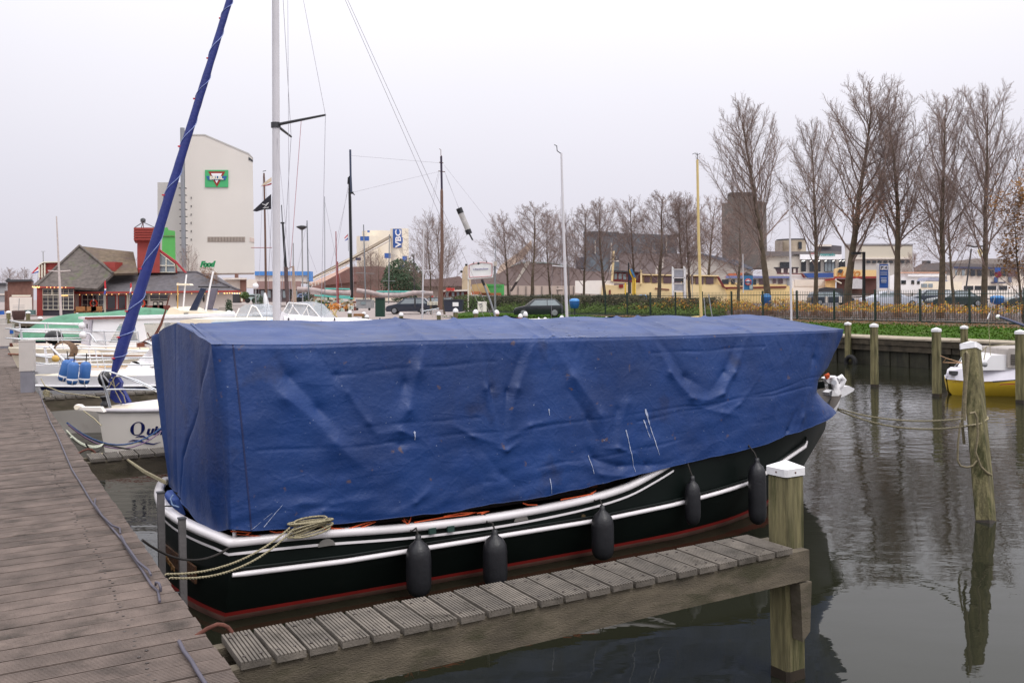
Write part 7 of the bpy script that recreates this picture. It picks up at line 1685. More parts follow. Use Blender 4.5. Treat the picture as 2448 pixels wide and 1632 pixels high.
bld('gable_hall', 'grey gabled concrete hall with blue-grey roof slope', 175, [('wall', [(1630, 640), (1650, 616), (1680, 610), (1780, 640), (1800, 650), (1800, 700), (1630, 700)], mat('pale_concrete', S(184, 178, 172), .85, .08, .3), 0, 25), ('roof', [(1645, 615), (1680, 609), (1800, 646), (1800, 640), (1760, 622), (1680, 606), (1645, 612)], mat('slate_blue_roof', S(98, 108, 124), .7), -.6, 26), ('dark_window', rect(1786, 634, 1791, 645), m_glass, -.2, .2), ('window_board', rect(1674, 640, 1690, 658), m_wallw, -10, .2)])
bld('orange_roof_house', 'low house with orange pantile roof behind the tour boats', 150, [('roof', [(1733, 662), (1742, 653), (1780, 652), (1800, 661)], mat('orange_pantiles', S(196, 112, 78), .8, .15, 1), 0, 8), ('gable', [(1776, 660), (1783, 650), (1800, 658), (1800, 662)], m_dgrey, -.2, .5)])
s_ = bld('office_building', 'white office block with tall windows, teal and red lettering and dark flat roof', 130, [('wall', rect(1838, 608, 2012, 664), mat('office_white', S(236, 230, 222), .7, .03), 0, 14), ('left_wall', rect(1822, 612, 1916, 664), mat('office_cream', S(206, 198, 186), .8, .04), -.3, 12), ('roof', [(1818, 601), (1915, 601), (1990, 600), (2012, 601), (2012, 607), (1895, 608), (1895, 612), (1818, 612)], mat('office_roof_grey', S(112, 106, 106), .7), -.8, 15), ('sign_band', rect(1913, 608, 2012, 620), m_white, -1.0, .5), ('roof_block', [(1952, 590), (1990, 586), (2012, 588), (2012, 602), (1952, 602)], mat('roof_block_grey', S(96, 92, 98), .7), 1, 8), ('skylight', rect(1955, 584, 1988, 589), m_wallw, .5, 3)])
for i, (x0, x1) in enumerate(((1916, 1926), (1936, 1961), (1971, 1996), (2006, 2020), (1865, 1888))):
    y0, y1 = (619.5, 649) if i < 4 else (627, 640)
    w_ = gwin(s_, x0, y0, x1, y1, 3 if i < 4 else 3, 1, 129.6, glass=m_glass if i != 2 else m_glassl, frame=m_dgrey, fw=.06)
    if i < 4:
        mb = MB(); ext(mb, rect(x0, 627.5, x1, 628.5), 129.4, .1); mb.build('transom', m_dgrey, w_, world=True)
        for xx in (x0+3, x1-3): mb = MB(); ext(mb, [(xx-2.5, 624), (xx+2, 621.5), (xx+2, 623), (xx-2.5, 625.5)], 129.3, .05); mb.build('ceiling_lamp', mat('ceiling_lamp_white', (1, .97, .9), .5, 0, emit=1.6), w_, world=True)
text('sign_lettering', 'Crossmedo', .55, mat('sign_teal', S(40, 140, 140), .5), s_, face_mx(P(1974, 608.5, 128.9), (1, 0, -.014)), world=True, bold=.02); text('sign_lettering', 'INTERIM', .28, mat('sign_rose', S(214, 90, 84), .5), s_, face_mx(P(1948, 606.5, 128.9), (1, 0, -.014)), world=True); text('sign_lettering', 'ADV', .24, m_grey, s_, face_mx(P(1940, 610.5, 128.9), (1, 0, -.014)), world=True)
t = bld('round_tank', 'weathered beige flat-topped round tank behind the office block', 160, [('side_box', rect(1853, 575, 1871, 602), mat('tank_grey', S(140, 132, 124), .85), -1, 3)])
a_, b2 = P(1866, 574, 160), P(1936, 574, 160); r_ = (b2.x-a_.x)/2; MB().cyl((a_.x+r_, 160+r_, 8), (a_.x+r_, 160+r_, a_.z), r_, n=24).build('tank', mat('tank_beige', S(178, 166, 148), .85, .12, .3, dirt=(S(148, 134, 118), .5, .25)), t, world=True); mb = MB(); ext(mb, rect(1909.5, 578, 1917, 595), 159.8, 2); mb.build('dark_opening', m_glass, t, world=True)
MB().cyl((a_.x+r_, 160+r_, a_.z), (a_.x+r_, 160+r_, a_.z+.25), r_*.98, n=24).build('roof', m_dgrey, t, world=True)
t = bld('exhibition_hall', 'wide light grey hall with beige upper wall and a strip of windows', 165, [('wall', rect(2020, 584, 2182, 665), mat('hall_grey', S(194, 188, 182), .8, .05, .2), 0, 30), ('upper_wall', rect(2060, 588, 2180, 616), mat('hall_beige', S(204, 196, 180), .8, .05, .2), -.3, .4), ('roof_edge', rect(2018, 582, 2184, 585), mat('hall_edge', S(172, 172, 178), .7), -.5, 31), ('ledge', rect(2036, 616, 2180, 619), m_wallw, -.6, .6)])
for i in range(8): mb = MB(); x = 2072+i*13.5; ext(mb, rect(x, 623, x+9, 629), 164.7, .1); mb.build('window', m_glass, t, world=True)
t = bld('sign_shop', 'cream fronted boat shop with a red band and dark openings', 118, [('signboard', [(1996, 665), (1996, 643), (2015, 638), (2030, 638), (2046, 645), (2100, 645), (2100, 665)], mat('shop_cream', S(222, 190, 136), .6, .05), 0, .5), ('red_band', [(1996, 661), (2100, 660.5), (2100, 665), (1996, 665.5)], mat('shop_red', S(140, 44, 44), .6), -.1, .3), ('wall', rect(2000, 666, 2102, 706), mat('shop_brown', S(92, 60, 54), .8, .1), .6, 8), ('wall', [(1974, 706), (1974, 668), (1997, 666), (1997, 706)], mat('shop_ochre', S(218, 178, 120), .7), .3, 6), ('roof', [(1972, 668), (1997, 664), (1997, 668), (1974, 671)], m_red, -.1, 6.5), ('grey_shutter', [(2032, 668), (2048, 665), (2062, 668), (2062, 690), (2032, 690)], mat('shutter_grey', S(190, 186, 188), .6), -.2, .4), ('gable_edge', [(1997, 668), (2012, 676), (2012, 678), (1997, 670)], m_frame, -.3, .5)])
text('sign_lettering', 'FLEVO', 1.0, mat('sign_brown', S(190, 120, 50), .6), t, face_mx(P(2028, 656, 117.9), (1, 0, -.014)), world=True, bold=.03, shear=.3); mb = MB(); ext(mb, [(2007, 643), (2016, 645), (2012, 653), (2002, 651)], 117.8, .05); mb.build('logo_square', m_dgrey, t, world=True)
t = bld('flat_roof_hall', 'low dark flat-roofed pavilion behind the ships on the right', 160, [('roof', [(2184, 640), (2200, 632), (2240, 628), (2460, 634), (2560, 640), (2560, 646), (2184, 646)], mat('pavilion_roof', S(112, 106, 106), .7, .06), 0, 25), ('wall', rect(2186, 645, 2560, 672), mat('pavilion_wall', S(172, 166, 160), .8, .06), 1, 22), ('roof_hut', rect(2205, 623, 2225, 631), m_dgrey, 2, 3), ('far_roof', [(2235, 630), (2330, 618), (2390, 618), (2460, 632)], mat('far_roof_taupe', S(152, 142, 136), .8), 20, 20)])
# ================================================================== TREES, HEDGE, FENCE, CARS, SHIPS ON THE RIGHT
def tree_meshes(seed, H, kind):
    rg_ = random.Random(seed); tr = MB(); cr = MB(); cnt = [0]
    def seg(mb, a, b, r0, r1, n):
        ax = (b-a); 
        if ax.length < 1e-5: return
        ax.normalize(); u = ax.orthogonal().normalized(); v = ax.cross(u); o = len(mb.v)
        for p, r in ((a, r0), (b, r1)):
            for k in range(n): q = 2*PI*k/n; mb.v.append(p+(u*math.cos(q)+v*math.sin(q))*r)
        for k in range(n): mb.f.append([o+k, o+(k+1) % n, o+(k+1) % n+n, o+k+n]); mb.mi.append(0); mb.sm.append(n > 3)
    def spike(a, b, r):
        ax = (b-a).normalized(); u = ax.orthogonal().normalized()*r; v = ax.cross(u); o = len(cr.v)
        cr.v += [a+u, a-u*.5+v*.87, a-u*.5-v*.87, b]
        for t_ in ((0, 1, 3), (1, 2, 3), (2, 0, 3)): cr.f.append([o+i for i in t_]); cr.mi.append(0); cr.sm.append(False)
    up = Vector((0, 0, 1))
    def grow(p, d, L, r, lev):
        n = {0: 9, 1: 7, 2: 5, 3: 3}[lev]; sl = L/n; pts = [p]; ds = []
        for i in range(n):
            j = {0: .035, 1: .10, 2: .16, 3: .22}[lev]
            d = (d+Vector((rg_.gauss(0, j), rg_.gauss(0, j), rg_.gauss(0, j)))+up*kind['lift'][lev]).normalized()
            q = p+d*sl; f0, f1 = 1-i/n*.82, 1-(i+1)/n*.82
            if lev == 0: seg(tr, p, q, r*f0**1.1, r*f1**1.1, 7)
            elif lev < 3: seg(cr, p, q, max(.007, r*f0), max(.006, r*f1), 5 if lev == 1 else 3)
            else:
                spike(p, q+(q-p)*.4, .0065)
            p = q; pts.append(p); ds.append(d)
        if lev == 3: return
        nb = kind['nb'][lev]; s0 = kind['start'][lev]
        for k in range(nb):
            t_ = s0+(1-s0)*((k+rg_.random()*.8)/nb); i = min(n-1, int(t_*n)); b = pts[i].lerp(pts[i+1], t_*n-i); dd = ds[i]
            ang = math.radians(rg_.gauss(kind['ang'][lev], 7)); u = dd.orthogonal().normalized(); v = dd.cross(u)
            if lev == 0: q = k*2.4+rg_.gauss(0, .3)
            else: q = rg_.uniform(0, 2*PI)
            nd = (dd*math.cos(ang)+(u*math.cos(q)+v*math.sin(q))*math.sin(ang)).normalized()
            if lev == 0: LL = kind['len0'](t_)*H*rg_.uniform(.8, 1.15)
            else: LL = L*kind['lenk'][lev]*(1-t_*.55)*rg_.uniform(.6, 1.2)
            rr_ = {0: r*.30*(1-t_*.6), 1: r*.30, 2: r*.4}[lev]
            grow(b, nd, LL, max(.006, rr_), lev+1)
    grow(Vector((0, 0, -.1)), Vector((rg_.gauss(0, .015), rg_.gauss(0, .015), 1)).normalized(), H*kind['trunk'], H*kind['rad'], 0)
    a = tr.mesh('trunk', m_bark)
    me = bpy.data.meshes.new('crown'); me.from_pydata([tuple(v) for v in cr.v], [], cr.f); me.materials.append(m_twig); me.polygons.foreach_set('use_smooth', cr.sm)
    return a, me
WIL = dict(trunk=.95, rad=.019, nb=(32, 20, 14), start=(.25, .14, .10), ang=(34, 36, 36), lift=(.01, .085, .09, .08), len0=lambda t: .46*(1-t)**.5+.07, lenk=(0, .42, .50))
RND = dict(trunk=.88, rad=.015, nb=(27, 18, 13), start=(.24, .16, .12), ang=(50, 38, 36), lift=(.01, .045, .05, .03), len0=lambda t: .46*(1-t)**.6+.07, lenk=(0, .46, .55))
BUSHY = dict(trunk=.86, rad=.011, nb=(28, 15, 9), start=(.10, .14, .12), ang=(42, 34, 34), lift=(.01, .05, .05, .03), len0=lambda t: .50*(1-t)**.6+.06, lenk=(0, .46, .5))
protoW = [tree_meshes(s, 15, WIL) for s in (3, 14, 25)]
protoR = [tree_meshes(s, 12, RND) for s in (5, 17, 29)]
protoB = [tree_meshes(s, 11, BUSHY) for s in (8, 31)]
def tree(px, ytop, Y, proto, H0, lab, rz, sx=1.0, grp='bare willow-like trees along the fence', zb=.94, ybase=None, cat='tree', nm='bare_tree'):
    x0 = px; top = P(px, ytop, Y); h = top.z-zb; k = h/H0*(.925 if H0 == 15 else .95); base = P(px, 700, Y)
    t = thing(nm, (base.x, Y, zb), lab, cat, grp, rz=rz); t.scale = (k*sx, k*sx, k)
    linkmesh('trunk', proto[0], t); linkmesh('crown', proto[1], t); return t
W_ = [(1838, 214, 64, 0, .95, 'tall bare willow, first big one from the left, in front of the tower block edge'), (1948, 268, 60, 1, .72, 'narrow bare willow left of the office lettering'), (2026, 186, 56, 2, 1.08, 'tallest broad bare willow, over the boat shop'),
      (2146, 196, 53, 0, .92, 'bare willow with brown leaves in its lower branches behind the parking sign'), (2248, 200, 51, 1, .9, 'bare willow right of the parking sign, trunk leaning slightly right'), (2352, 205, 50, 2, .86, 'bare willow behind the blue litter bin on the right'), (2470, 210, 49, 0, .85, 'bare willow just beyond the right edge')]
for i, (px, yt, Y, k, sx, lab) in enumerate(W_): tree(px, yt, Y, protoW[k], 15, lab, i*1.7+.4, sx)
R_ = [(1216, 486, 92, 0, .8, 'small bare tree at the left end of the middle row'), (1271, 450, 88, 1, .95, 'bare tree in the middle row above the car roof'), (1317, 478, 92, 2, .66, 'slim bare tree between the black car and the steel mast'), (1361, 490, 93, 0, .55, 'thin bare tree just right of the steel mast'),
      (1395, 458, 88, 1, .72, 'bare tree before the left corner of the blue-grey hall'), (1448, 446, 88, 2, .9, 'bare tree above the cream boat bow mast'), (1517, 450, 90, 0, .8, 'bare tree by the yellow ladder sign'), (1575, 420, 86, 1, .98, 'largest bare tree of the middle row'), (1638, 432, 86, 2, .8, 'bare forked tree left of the straw-yellow mast, first of the pair'), (1648, 440, 87, 0, .8, 'bare tree right behind the forked one'),
      (1764, 470, 82, 1, .95, 'dark bare tree in front of the tower block'), (2280, 380, 66, 2, .62, 'small bare tree between two big willows on the right')]
for i, (px, yt, Y, k, sx, lab) in enumerate(R_): tree(px, yt, Y, protoR[k], 12, lab, i*2.1, sx*1.25, 'smaller bare trees of the middle row')
for px, yt, sx, lab, rz in ((1030, 478, .9, 'many-stemmed bare tree left of the brown ship mast', 0), (1062, 482, .95, 'many-stemmed bare tree right behind the brown ship mast', 2)): tree(px, yt, 78, protoB[0 if rz else 1], 11, lab, rz, sx, 'dense bare trees on the quay')
tree(452, 566, 112, protoB[0], 11, 'reddish leafless bush-like tree between restaurant and silo', 1, .75, 'brown leafless bushes by the works'); tree(408, 600, 125, protoB[1], 11, 'thin leafless tree before the green hopper', 2, .6, 'brown leafless bushes by the works')
tree(886, 575, 130, protoB[1], 11, 'brown leafless scrub tree before the twin silos', 3, 1.1, 'brown leafless bushes by the works'); tree(868, 590, 132, protoB[0], 11, 'second scrub tree overlapping the conveyor', 5, 1.0, 'brown leafless bushes by the works'); tree(905, 590, 128, protoB[0], 11, 'third scrub tree beside the conveyor head', 4, .9, 'brown leafless bushes by the works')
for px, yt, Y, sx, lab in ((22, 628, 260, .9, 'faint far tree above the brick shed, left of two'), (62, 628, 250, .8, 'faint far tree above the brick shed, right of two'), (262, 590, 190, 1.0, 'far bare treetop behind the mossy roof, left'), (290, 588, 190, 1.1, 'far bare treetop behind the mossy roof, right')): tree(px, yt, Y, protoR[1], 12, lab, px, sx, 'far bare trees')
tree(1690, 445, 120, protoR[0], 12, 'pale bare tree left of the tower block', 1, 1.1, 'far bare trees'); tree(2180, 590, 120, protoR[2], 12, 'low far tree beside the exhibition hall', 1, 1.1, 'far bare trees')
tree(2446, 420, 44, protoB[0], 11, 'leafy russet tree at the right edge', 1, 1.0, 'trees with leaves left')
# remaining brown leaves on two trees
def leafcloud(nm, c, rad, n, m, lab, cat, size=.07, rs=4, squash=(1, 1, 1), kind=None):
    rg_ = random.Random(rs); mb = MB(); cl = [Vector((rg_.gauss(0, .5), rg_.gauss(0, .5), rg_.gauss(0, .5))) for _ in range(16)]
    for i in range(n):
        q = rg_.choice(cl); p = Vector(c)+Vector(((q.x+rg_.gauss(0, .2))*rad*squash[0], (q.y+rg_.gauss(0, .2))*rad*squash[1], (q.z+rg_.gauss(0, .2))*rad*squash[2]))
        u = Vector((rg_.gauss(0, 1), rg_.gauss(0, 1), rg_.gauss(0, 1))).normalized()*size*rg_.uniform(.6, 1.3); v = u.orthogonal().normalized()*u.length*.7
        mb.add([p-u, p+v, p+u, p-v], [(0, 1, 2, 3)])
    o = solo(nm, m, lab, cat, mb, (c[0], c[1], .94)); return o
m_brl = mat('brown_withered_leaves', S(104, 72, 56), .9, .35, 1.5); m_rus = mat('russet_leaves', S(128, 90, 48), .9, .4, .9)
c = P(2140, 500, 53); leafcloud('withered_leaves', c, 3.4, 2600, m_brl, 'clusters of withered brown leaves in the willow behind the parking sign', 'leaves', .055, 4, (1.3, .8, .55))
c = P(2462, 545, 44); leafcloud('russet_foliage', c, 1.9, 3600, m_rus, 'russet and ochre foliage of the tree at the right edge', 'foliage', .07, 6, (.6, .7, 1.25))
# dark green bush and conifers
def bush(px, py, Y, rad, n, m, lab, sq=(1, 1, 1), nm='bush', size=.09, rs=2):
    c = P(px, py, Y); rg_ = random.Random(rs); mb = MB()
    for i in range(n):
        d_ = Vector((rg_.gauss(0, 1), rg_.gauss(0, 1), rg_.gauss(0, 1))).normalized(); k = rg_.random()**.35*(1+.22*mnoise.noise(d_*2.2+Vector((px, 0, 0)))); p = c+Vector((d_.x*sq[0], d_.y*sq[1], d_.z*sq[2]))*rad*k
        u = Vector((rg_.gauss(0, 1), rg_.gauss(0, 1), rg_.gauss(0, 1))).normalized()*size*rg_.uniform(.6, 1.3); v = u.orthogonal().normalized()*u.length*.6; mb.add([p-u, p+v, p+u, p-v], [(0, 1, 2, 3)])
    return solo(nm, m, lab, 'shrub', mb, (c.x, c.y, .94))
m_dkg = mat('dark_evergreen', S(62, 80, 58), .9, .35, .8); m_mg = mat('mid_green_leaves', S(76, 98, 50), .9, .3, 1)
bush(964, 668, 122, 3.0, 3800, m_dkg, 'round dark evergreen bush in front of the twin silos', (.95, 1, .95), size=.16)
for i, (px, py, Y, r, sq, lab) in enumerate([(547, 735, 88, .75, (.45, .45, 1.1), 'small conifer at the right end of the restaurant'), (738, 712, 70, 1.0, (.4, .4, 1.0), 'pointed conifer beside the slim grey mast'), (620, 722, 88, .9, (.7, .5, .8), 'green shrub under the globe lamp'), (585, 706, 92, .6, (.8, .5, .6), 'small green shrub by the brick kiosk'), (768, 738, 60, .7, (.8, .5, .7), 'shrub left of the trestle'), (1125, 725, 68, 1.1, (1.4, .6, .7), 'ivy-like shrub between the container and utility cabinet')]): bush(px, py, Y, r, 700, m_dkg if i < 3 else m_mg, lab, sq, size=.06, rs=i)
# ---------- hedge, fence, shrubs
def along_col(px, o, z=.95): return QL(px, o, z)
hb = MB(); rh = random.Random(12)
for i in range(30000):
    s = rh.uniform(23, 62); o = 14.4+rh.gauss(0, .4); hh = 1.2 if s < 30 else 1.45
    z = .94+abs(rh.random())**.7*hh*(1+.1*mnoise.noise(Vector((s*.5, 0, 0)))); p = Q(s, o, z)
    u = Vector((rh.gauss(0, 1), rh.gauss(0, 1), rh.gauss(0, 1))).normalized()*rh.uniform(.05, .10); v = u.orthogonal().normalized()*u.length*.6; hb.add([p-u, p+v, p+u, p-v], [(0, 1, 2, 3)])
tag(hb.build('hedge', mat('hedge_leaves', S(80, 74, 54), .95, .4, .7), kind='stuff'))
gc = MB()
for i in range(16000):
    s = rh.uniform(21, 50); o = rh.uniform(12.75, 13.9); z = .94+rh.random()**.8*(.25+.65*(o-12.75))*(1+.3*mnoise.noise(Vector((s*.7, o, 1)))); p = Q(s, o, z); u = Vector((rh.gauss(0, 1), rh.gauss(0, 1), rh.gauss(0, 1))).normalized()*rh.uniform(.04, .08); v = u.orthogonal().normalized()*u.length*.6; gc.add([p-u, p+v, p+u, p-v], [(0, 1, 2, 3)])
tag(gc.build('ground_cover', mat('ground_cover_green', S(92, 112, 50), .9, .35, .8, dirt=(S(110, 94, 70), .62, 1)), kind='stuff'))
sh = MB(); ms = [mat('yellow_leaves', S(196, 152, 52), .9, .25, 2), mat('ochre_leaves', S(160, 98, 46), .9, .3, 2), mat('green_yellow_leaves', S(96, 102, 50), .9, .3, 2), mat('brown_stems', S(132, 102, 84), .9, .3, 2)]
for i in range(40000):
    s = rh.uniform(-22, 32)
    dens = .55+.45*mnoise.noise(Vector((s*.45, 3, 0)))+.1
    if rh.random() > dens+.35: continue
    o = 14.3+rh.uniform(-1.0, 1.6); top_ = (.80+.75*mnoise.noise(Vector((s*.45, o*.6, 5)))); z = rh.random()**.75*top_
    if z > 1.45: z = 1.4
    p = Q(s, o, .94+z); k = 3 if z < .45 or rh.random() < .25 else (0 if rh.random() < .42+.3*mnoise.noise(Vector((s*1.2, 0, 9))) else (1 if rh.random() < .55 else 2))
    u = Vector((rh.gauss(0, 1), rh.gauss(0, 1), rh.gauss(0, 1))).normalized()*rh.uniform(.035, .075)
    if k == 3: u = Vector((rh.gauss(0, .25), rh.gauss(0, .25), 1)).normalized()*rh.uniform(.10, .22); v = u.orthogonal().normalized()*.012
    else: v = u.orthogonal().normalized()*u.length*.7
    sh.add([p-u, p+v, p+u, p-v], [(0, 1, 2, 3)], k)
tag(sh.build('autumn_shrubs', ms, kind='stuff'))
m_fen = mat('green_black_fence', S(38, 56, 48), .6, .1, 4)
fence = thing('bar_fence', Q(0, 12.6, .94), 'long dark green bar fence between the lawn and the autumn shrubs', 'fence')
fm_post = MB().box((0, 0, .8), (.08, .08, 1.65)).mesh('post', m_fen); fm_bar = MB().cyl((0, 0, .12), (0, 0, 1.58), .011, n=4, caps=False).mesh('bar', m_fen)
F0 = Q(0, 12.6, .94); zr_ = math.atan2(dA.y, dA.x)
for k in range(22): linkmesh('post', fm_post, fence, Q(-22+k*2.6, 12.6, .94)-F0, (0, 0, zr_))
for k in range(300): linkmesh('bar', fm_bar, fence, Q(-16+k*.125, 12.6, .94)-F0)
fb_ = MB()
for k in range(260): a = Q(-16+37.5+k*.125, 12.6, .94); fb_.cyl(a+Vector((0, 0, .12)), a+Vector((0, 0, 1.58)), .011, n=3, caps=False)
tag(fb_.build('far_bars', m_fen, fence, world=True), kind='stuff')
for z, r_ in ((1.38, .026), (.16, .022)): MB().tube([Q(-22, 12.6, .94+z), Q(55, 12.6, .94+z)], r_, 4).build('rail', m_fen, fence, world=True)
MB().tube([Q(-22, 12.6, .99), Q(55, 12.6, .99)], .05, 4).build('kerb_rail', m_fen, fence, world=True)
# parking ground
MB().add([Q(-60, 18, .948), Q(70, 18, .948), Q(70, 60, .948), Q(-60, 60, .948)], [(0, 1, 2, 3)]).build('car_park', mat('asphalt_grey', S(112, 106, 106), .9, .1, .6, .4, 20), kind='structure')
# ---------- bins, posts, signs
def bin_(px, yt, yb, Y, lab, dome=False):
    a, b = P(px, yt, Y), P(px, yb, Y); r_ = 12/FPX*Y*(1 if not dome else 1.3); t = thing('litter_bin', (a.x, Y, .94), lab, 'litter bin', 'blue litter bins along the path'); h = a.z-b.z
    mb = MB(); mb.lathe([(r_*.7, 0), (r_*.95, h*.25), (r_, h*.65), (r_*.98, h*.72)], b, 14); mb.build('bucket', mat('bin_blue', S(36, 92, 156), .45, .06), t, world=True)
    mb = MB(); mb.lathe([(r_*1.04, h*.72), (r_*.95, h*.86), (r_*.6, h*.97), (.01, h)], b, 14); mb.build('lid', mat('bin_lid_blue', S(70, 140, 206), .4, .04), t, world=True)
    MB().cyl((a.x, Y, .94), (a.x, Y, b.z), .05, n=6).build('post', m_dgrey, t, world=True)
bin_(1373.5, 713, 737, 70, 'round-topped blue bin beside the steel mast on the lawn edge'); bin_(1537, 704, 720, 76, 'blue bin before the yellow ladder sign'); bin_(1832, 702, 729, 58, 'blue bin with square collar under the first big willow'); bin_(2384, 706, 727, 47, 'wide light blue domed bin in front of the dark cars on the right', True)
t = thing('lamp_post', G(2067, 760, .94), 'black square lamp post with a flat arm among the shrubs', 'lamp post')
Yl = G(2067, 760, .94).y; mb = MB(); ext(mb, rect(2063.5, 602, 2069, 762), Yl, .15); mb.build('post', m_blackp, t, world=True); mb = MB(); ext(mb, [(2038, 602), (2056, 602), (2062, 604), (2062, 606), (2056, 608), (2038, 608)], Yl, .25); mb.build('lamp_head', m_blackp, t, world=True)
t = thing('street_lamp', P(2322, 690, 85), 'far double-armed street lamp between the right willows', 'street lamp'); MB().tube(PX([(2322, 595), (2308, 700)], 85), .07, 6).build('pole', m_dgrey, t, world=True); MB().tube(PX([(2312, 586), (2328, 590), (2350, 588)], 85), .09, 5).build('arms', m_dgrey, t, world=True)
t = thing('black_post', P(1503, 755, 70), 'plain black square post standing on the lawn before the yellow sign', 'post'); mb = MB(); ext(mb, rect(1501.5, 628, 1504.5, 755), 70, .1); mb.build('post', m_blackp, t, world=True)
t = thing('yellow_sign_frame', P(1512, 715, 76), 'slanting yellow frame with blue panels by the tour boat gangway', 'sign', None)
for L in ([(1504, 645), (1513, 665), (1513, 716)], [(1510, 645), (1518, 668), (1518, 716)], [(1495, 676), (1495, 717)]): MB().tube(PX(L, 76), .07, 5).build('frame_tube', mat('signal_yellow', S(230, 190, 60), .5), t, world=True)
for L, m in (([(1506, 644), (1511, 642), (1519, 662), (1516, 664)], mat('sign_steel_blue', S(60, 112, 156), .5)), ([(1503, 655), (1509, 660), (1510, 670), (1503, 670)], m_navy), ([(1503, 674), (1509, 674), (1509, 702), (1503, 702)], m_dgrey)): mb = MB(); ext(mb, L, 75.8, .1); mb.build('panel', m, t, world=True)
t = thing('ladder_sign', P(1624, 735, 68), 'white ladder-shaped information board with two grey panels', 'information board')
for x in (1609, 1637): mb = MB(); ext(mb, [(x-2.5, 636), (x, 638), (x+2.5, 642), (x+2.5, 734), (x-2, 734)], 68, .12); mb.build('post', m_white, t, world=True)
for y in (643, 663, 676.5, 696): mb = MB(); ext(mb, rect(1609, y, 1637, y+1.8), 68, .1); mb.build('rail', m_white, t, world=True)
for y0, y1, m in ((645, 662, mat('panel_grey', S(164, 164, 174), .6)), (679, 695, mat('panel_grey', S(164, 164, 174), .6)), (666, 673, m_dgrey)): mb = MB(); ext(mb, rect(1612, y0, 1633, y1), 68.05, .05); mb.build('panel', m, t, world=True)
for x in (1642, 1655): solo('globe_lamp', mat('globe_taupe', S(186, 176, 168), .5), 'taupe globe lamp '+('left' if x < 1650 else 'right')+' of a pair behind the ladder-shaped board', 'lamp', MB().sphere(P(x, 656, 95), .17).cyl(P(x, 660, 95), P(x, 712, 95), .04, n=5), P(x, 712, 95), 'globe lamps on the far quay')
t = thing('parking_sign', P(2112, 700, 57), 'tall white and blue parking board marked P 4', 'parking sign')
for x0, x1 in ((2097.5, 2102), (2123.5, 2127)): mb = MB(); ext(mb, rect(x0, 629, x1, 702), 57, .15); mb.build('post', m_white, t, world=True)
mb = MB(); ext(mb, rect(2103.5, 631.5, 2123, 688.5), 57, .08); mb.build('panel', mat('parking_blue', S(40, 88, 168), .5, .05, 1), t, world=True)
for x, ch in ((2108.7, 'P'), (2118, '4')): mb = MB(); ext(mb, rect(x-3.8, 634.5, x+3.8, 645), 56.95, .04); mb.build('tile', m_white, t, world=True); text('tile_letter', ch, .23, m_navy, t, face_mx(P(x, 639.8, 56.93), (1, 0, -.014)), world=True, bold=.01)
for y, w_ in ((650, 8), (655, 8), (664, 7), (668, 6.5), (671, 7), (674, 6)): mb = MB(); ext(mb, rect(2113-w_, y, 2113+w_, y+1.6), 56.95, .03); mb.build('text_line', mat('parking_text', S(196, 206, 226), .6), t, world=True)
t = thing('advert_board', P(1789, 700, 66), 'blue advertising board with a red ring emblem', 'sign'); mb = MB(); ext(mb, rect(1778.5, 659, 1800, 693), 66, .1); mb.build('panel', mat('advert_blue', S(60, 124, 172), .5, .05), t, world=True)
ring = [P(1788.5, 674, 65.9)+Vector((.2*math.cos(q), 0, .2*math.sin(q))) for q in [2*PI*k/16 for k in range(16)]]; MB().tube(ring, .045, 5, closed=True).build('ring', mat('advert_red', S(214, 96, 88), .5), t, world=True); MB().sphere(P(1788.5, 674, 65.9), .16, (1, .2, 1)).build('disc', m_white, t, world=True); mb = MB(); ext(mb, rect(1781, 672.5, 1796, 675.5), 65.8, .05); mb.build('bar', mat('advert_navy', S(44, 70, 120), .5), t, world=True)
mb = MB(); ext(mb, rect(1792, 681, 1799, 691), 65.9, .04); mb.build('corner_picture', mat('advert_grey', S(178, 190, 186), .6, .2, 9), t, world=True)
t = thing('traffic_sign', P(2386, 700, 72), 'round red and blue no-stopping sign under a small blue sign', 'traffic sign'); MB().cyl(P(2386, 656, 71.9), P(2386, 656, 72), .26, n=16).build('disc', mat('sign_crimson', S(136, 40, 70), .5), t, world=True); mb = MB(); ext(mb, rect(2379, 640, 2392, 651), 71.9, .05); mb.build('blue_panel', mat('parking_blue', S(40, 88, 168), .5), t, world=True); MB().cyl(P(2386, 640, 72.1), P(2386, 700, 72.1), .035, n=5).build('post', m_grey, t, world=True)
# bicycle
def bike(px, py, Y):
    c = P(px, py, Y); c.z = .94; t = thing('bicycle', c, 'dark bicycle parked before the hedge, front wheel turned', 'bicycle'); s = 1
    for x in (-.52, .50):
        ring = [Vector((x+.33*math.cos(q)*(.55 if x < 0 else 1), .33*math.cos(q)*(.8 if x < 0 else 0), .34+.33*math.sin(q))) for q in [2*PI*k/20 for k in range(20)]]
        w_ = MB().tube(ring, .022, 5, closed=True).build('wheel', m_tyre, t); MB().sphere((x, 0, .34), .04, n=6).build('hub', m_steel, w_)
        MB().tube([Vector((x+.36*math.cos(q), 0, .34+.36*math.sin(q))) for q in [PI*.1+PI*.8*k/8 for k in range(9)]], .02, 4).build('mudguard', m_white, t)
    fr = MB()
    for L in ([(-.52, 0, .34), (-.42, 0, .85), (-.38, 0, 1.0)], [(-.42, 0, .78), (0, 0, .32), (.5, 0, .34)], [(0, 0, .32), (.18, 0, .82)], [(.5, 0, .34), (.16, 0, .75), (-.42, 0, .85)]): fr.tube(L, .02, 5)
    fr.build('frame', m_blackp, t); MB().box((.18, 0, .86), (.24, .12, .05)).build('saddle', m_blackp, t); MB().tube([(-.34, -.26, .98), (-.40, -.1, 1.04), (-.38, 0, 1.02), (-.40, .1, 1.04), (-.34, .26, .98)], .018, 5).build('handlebar', m_steel, t)
bike(1566, 745, 68)
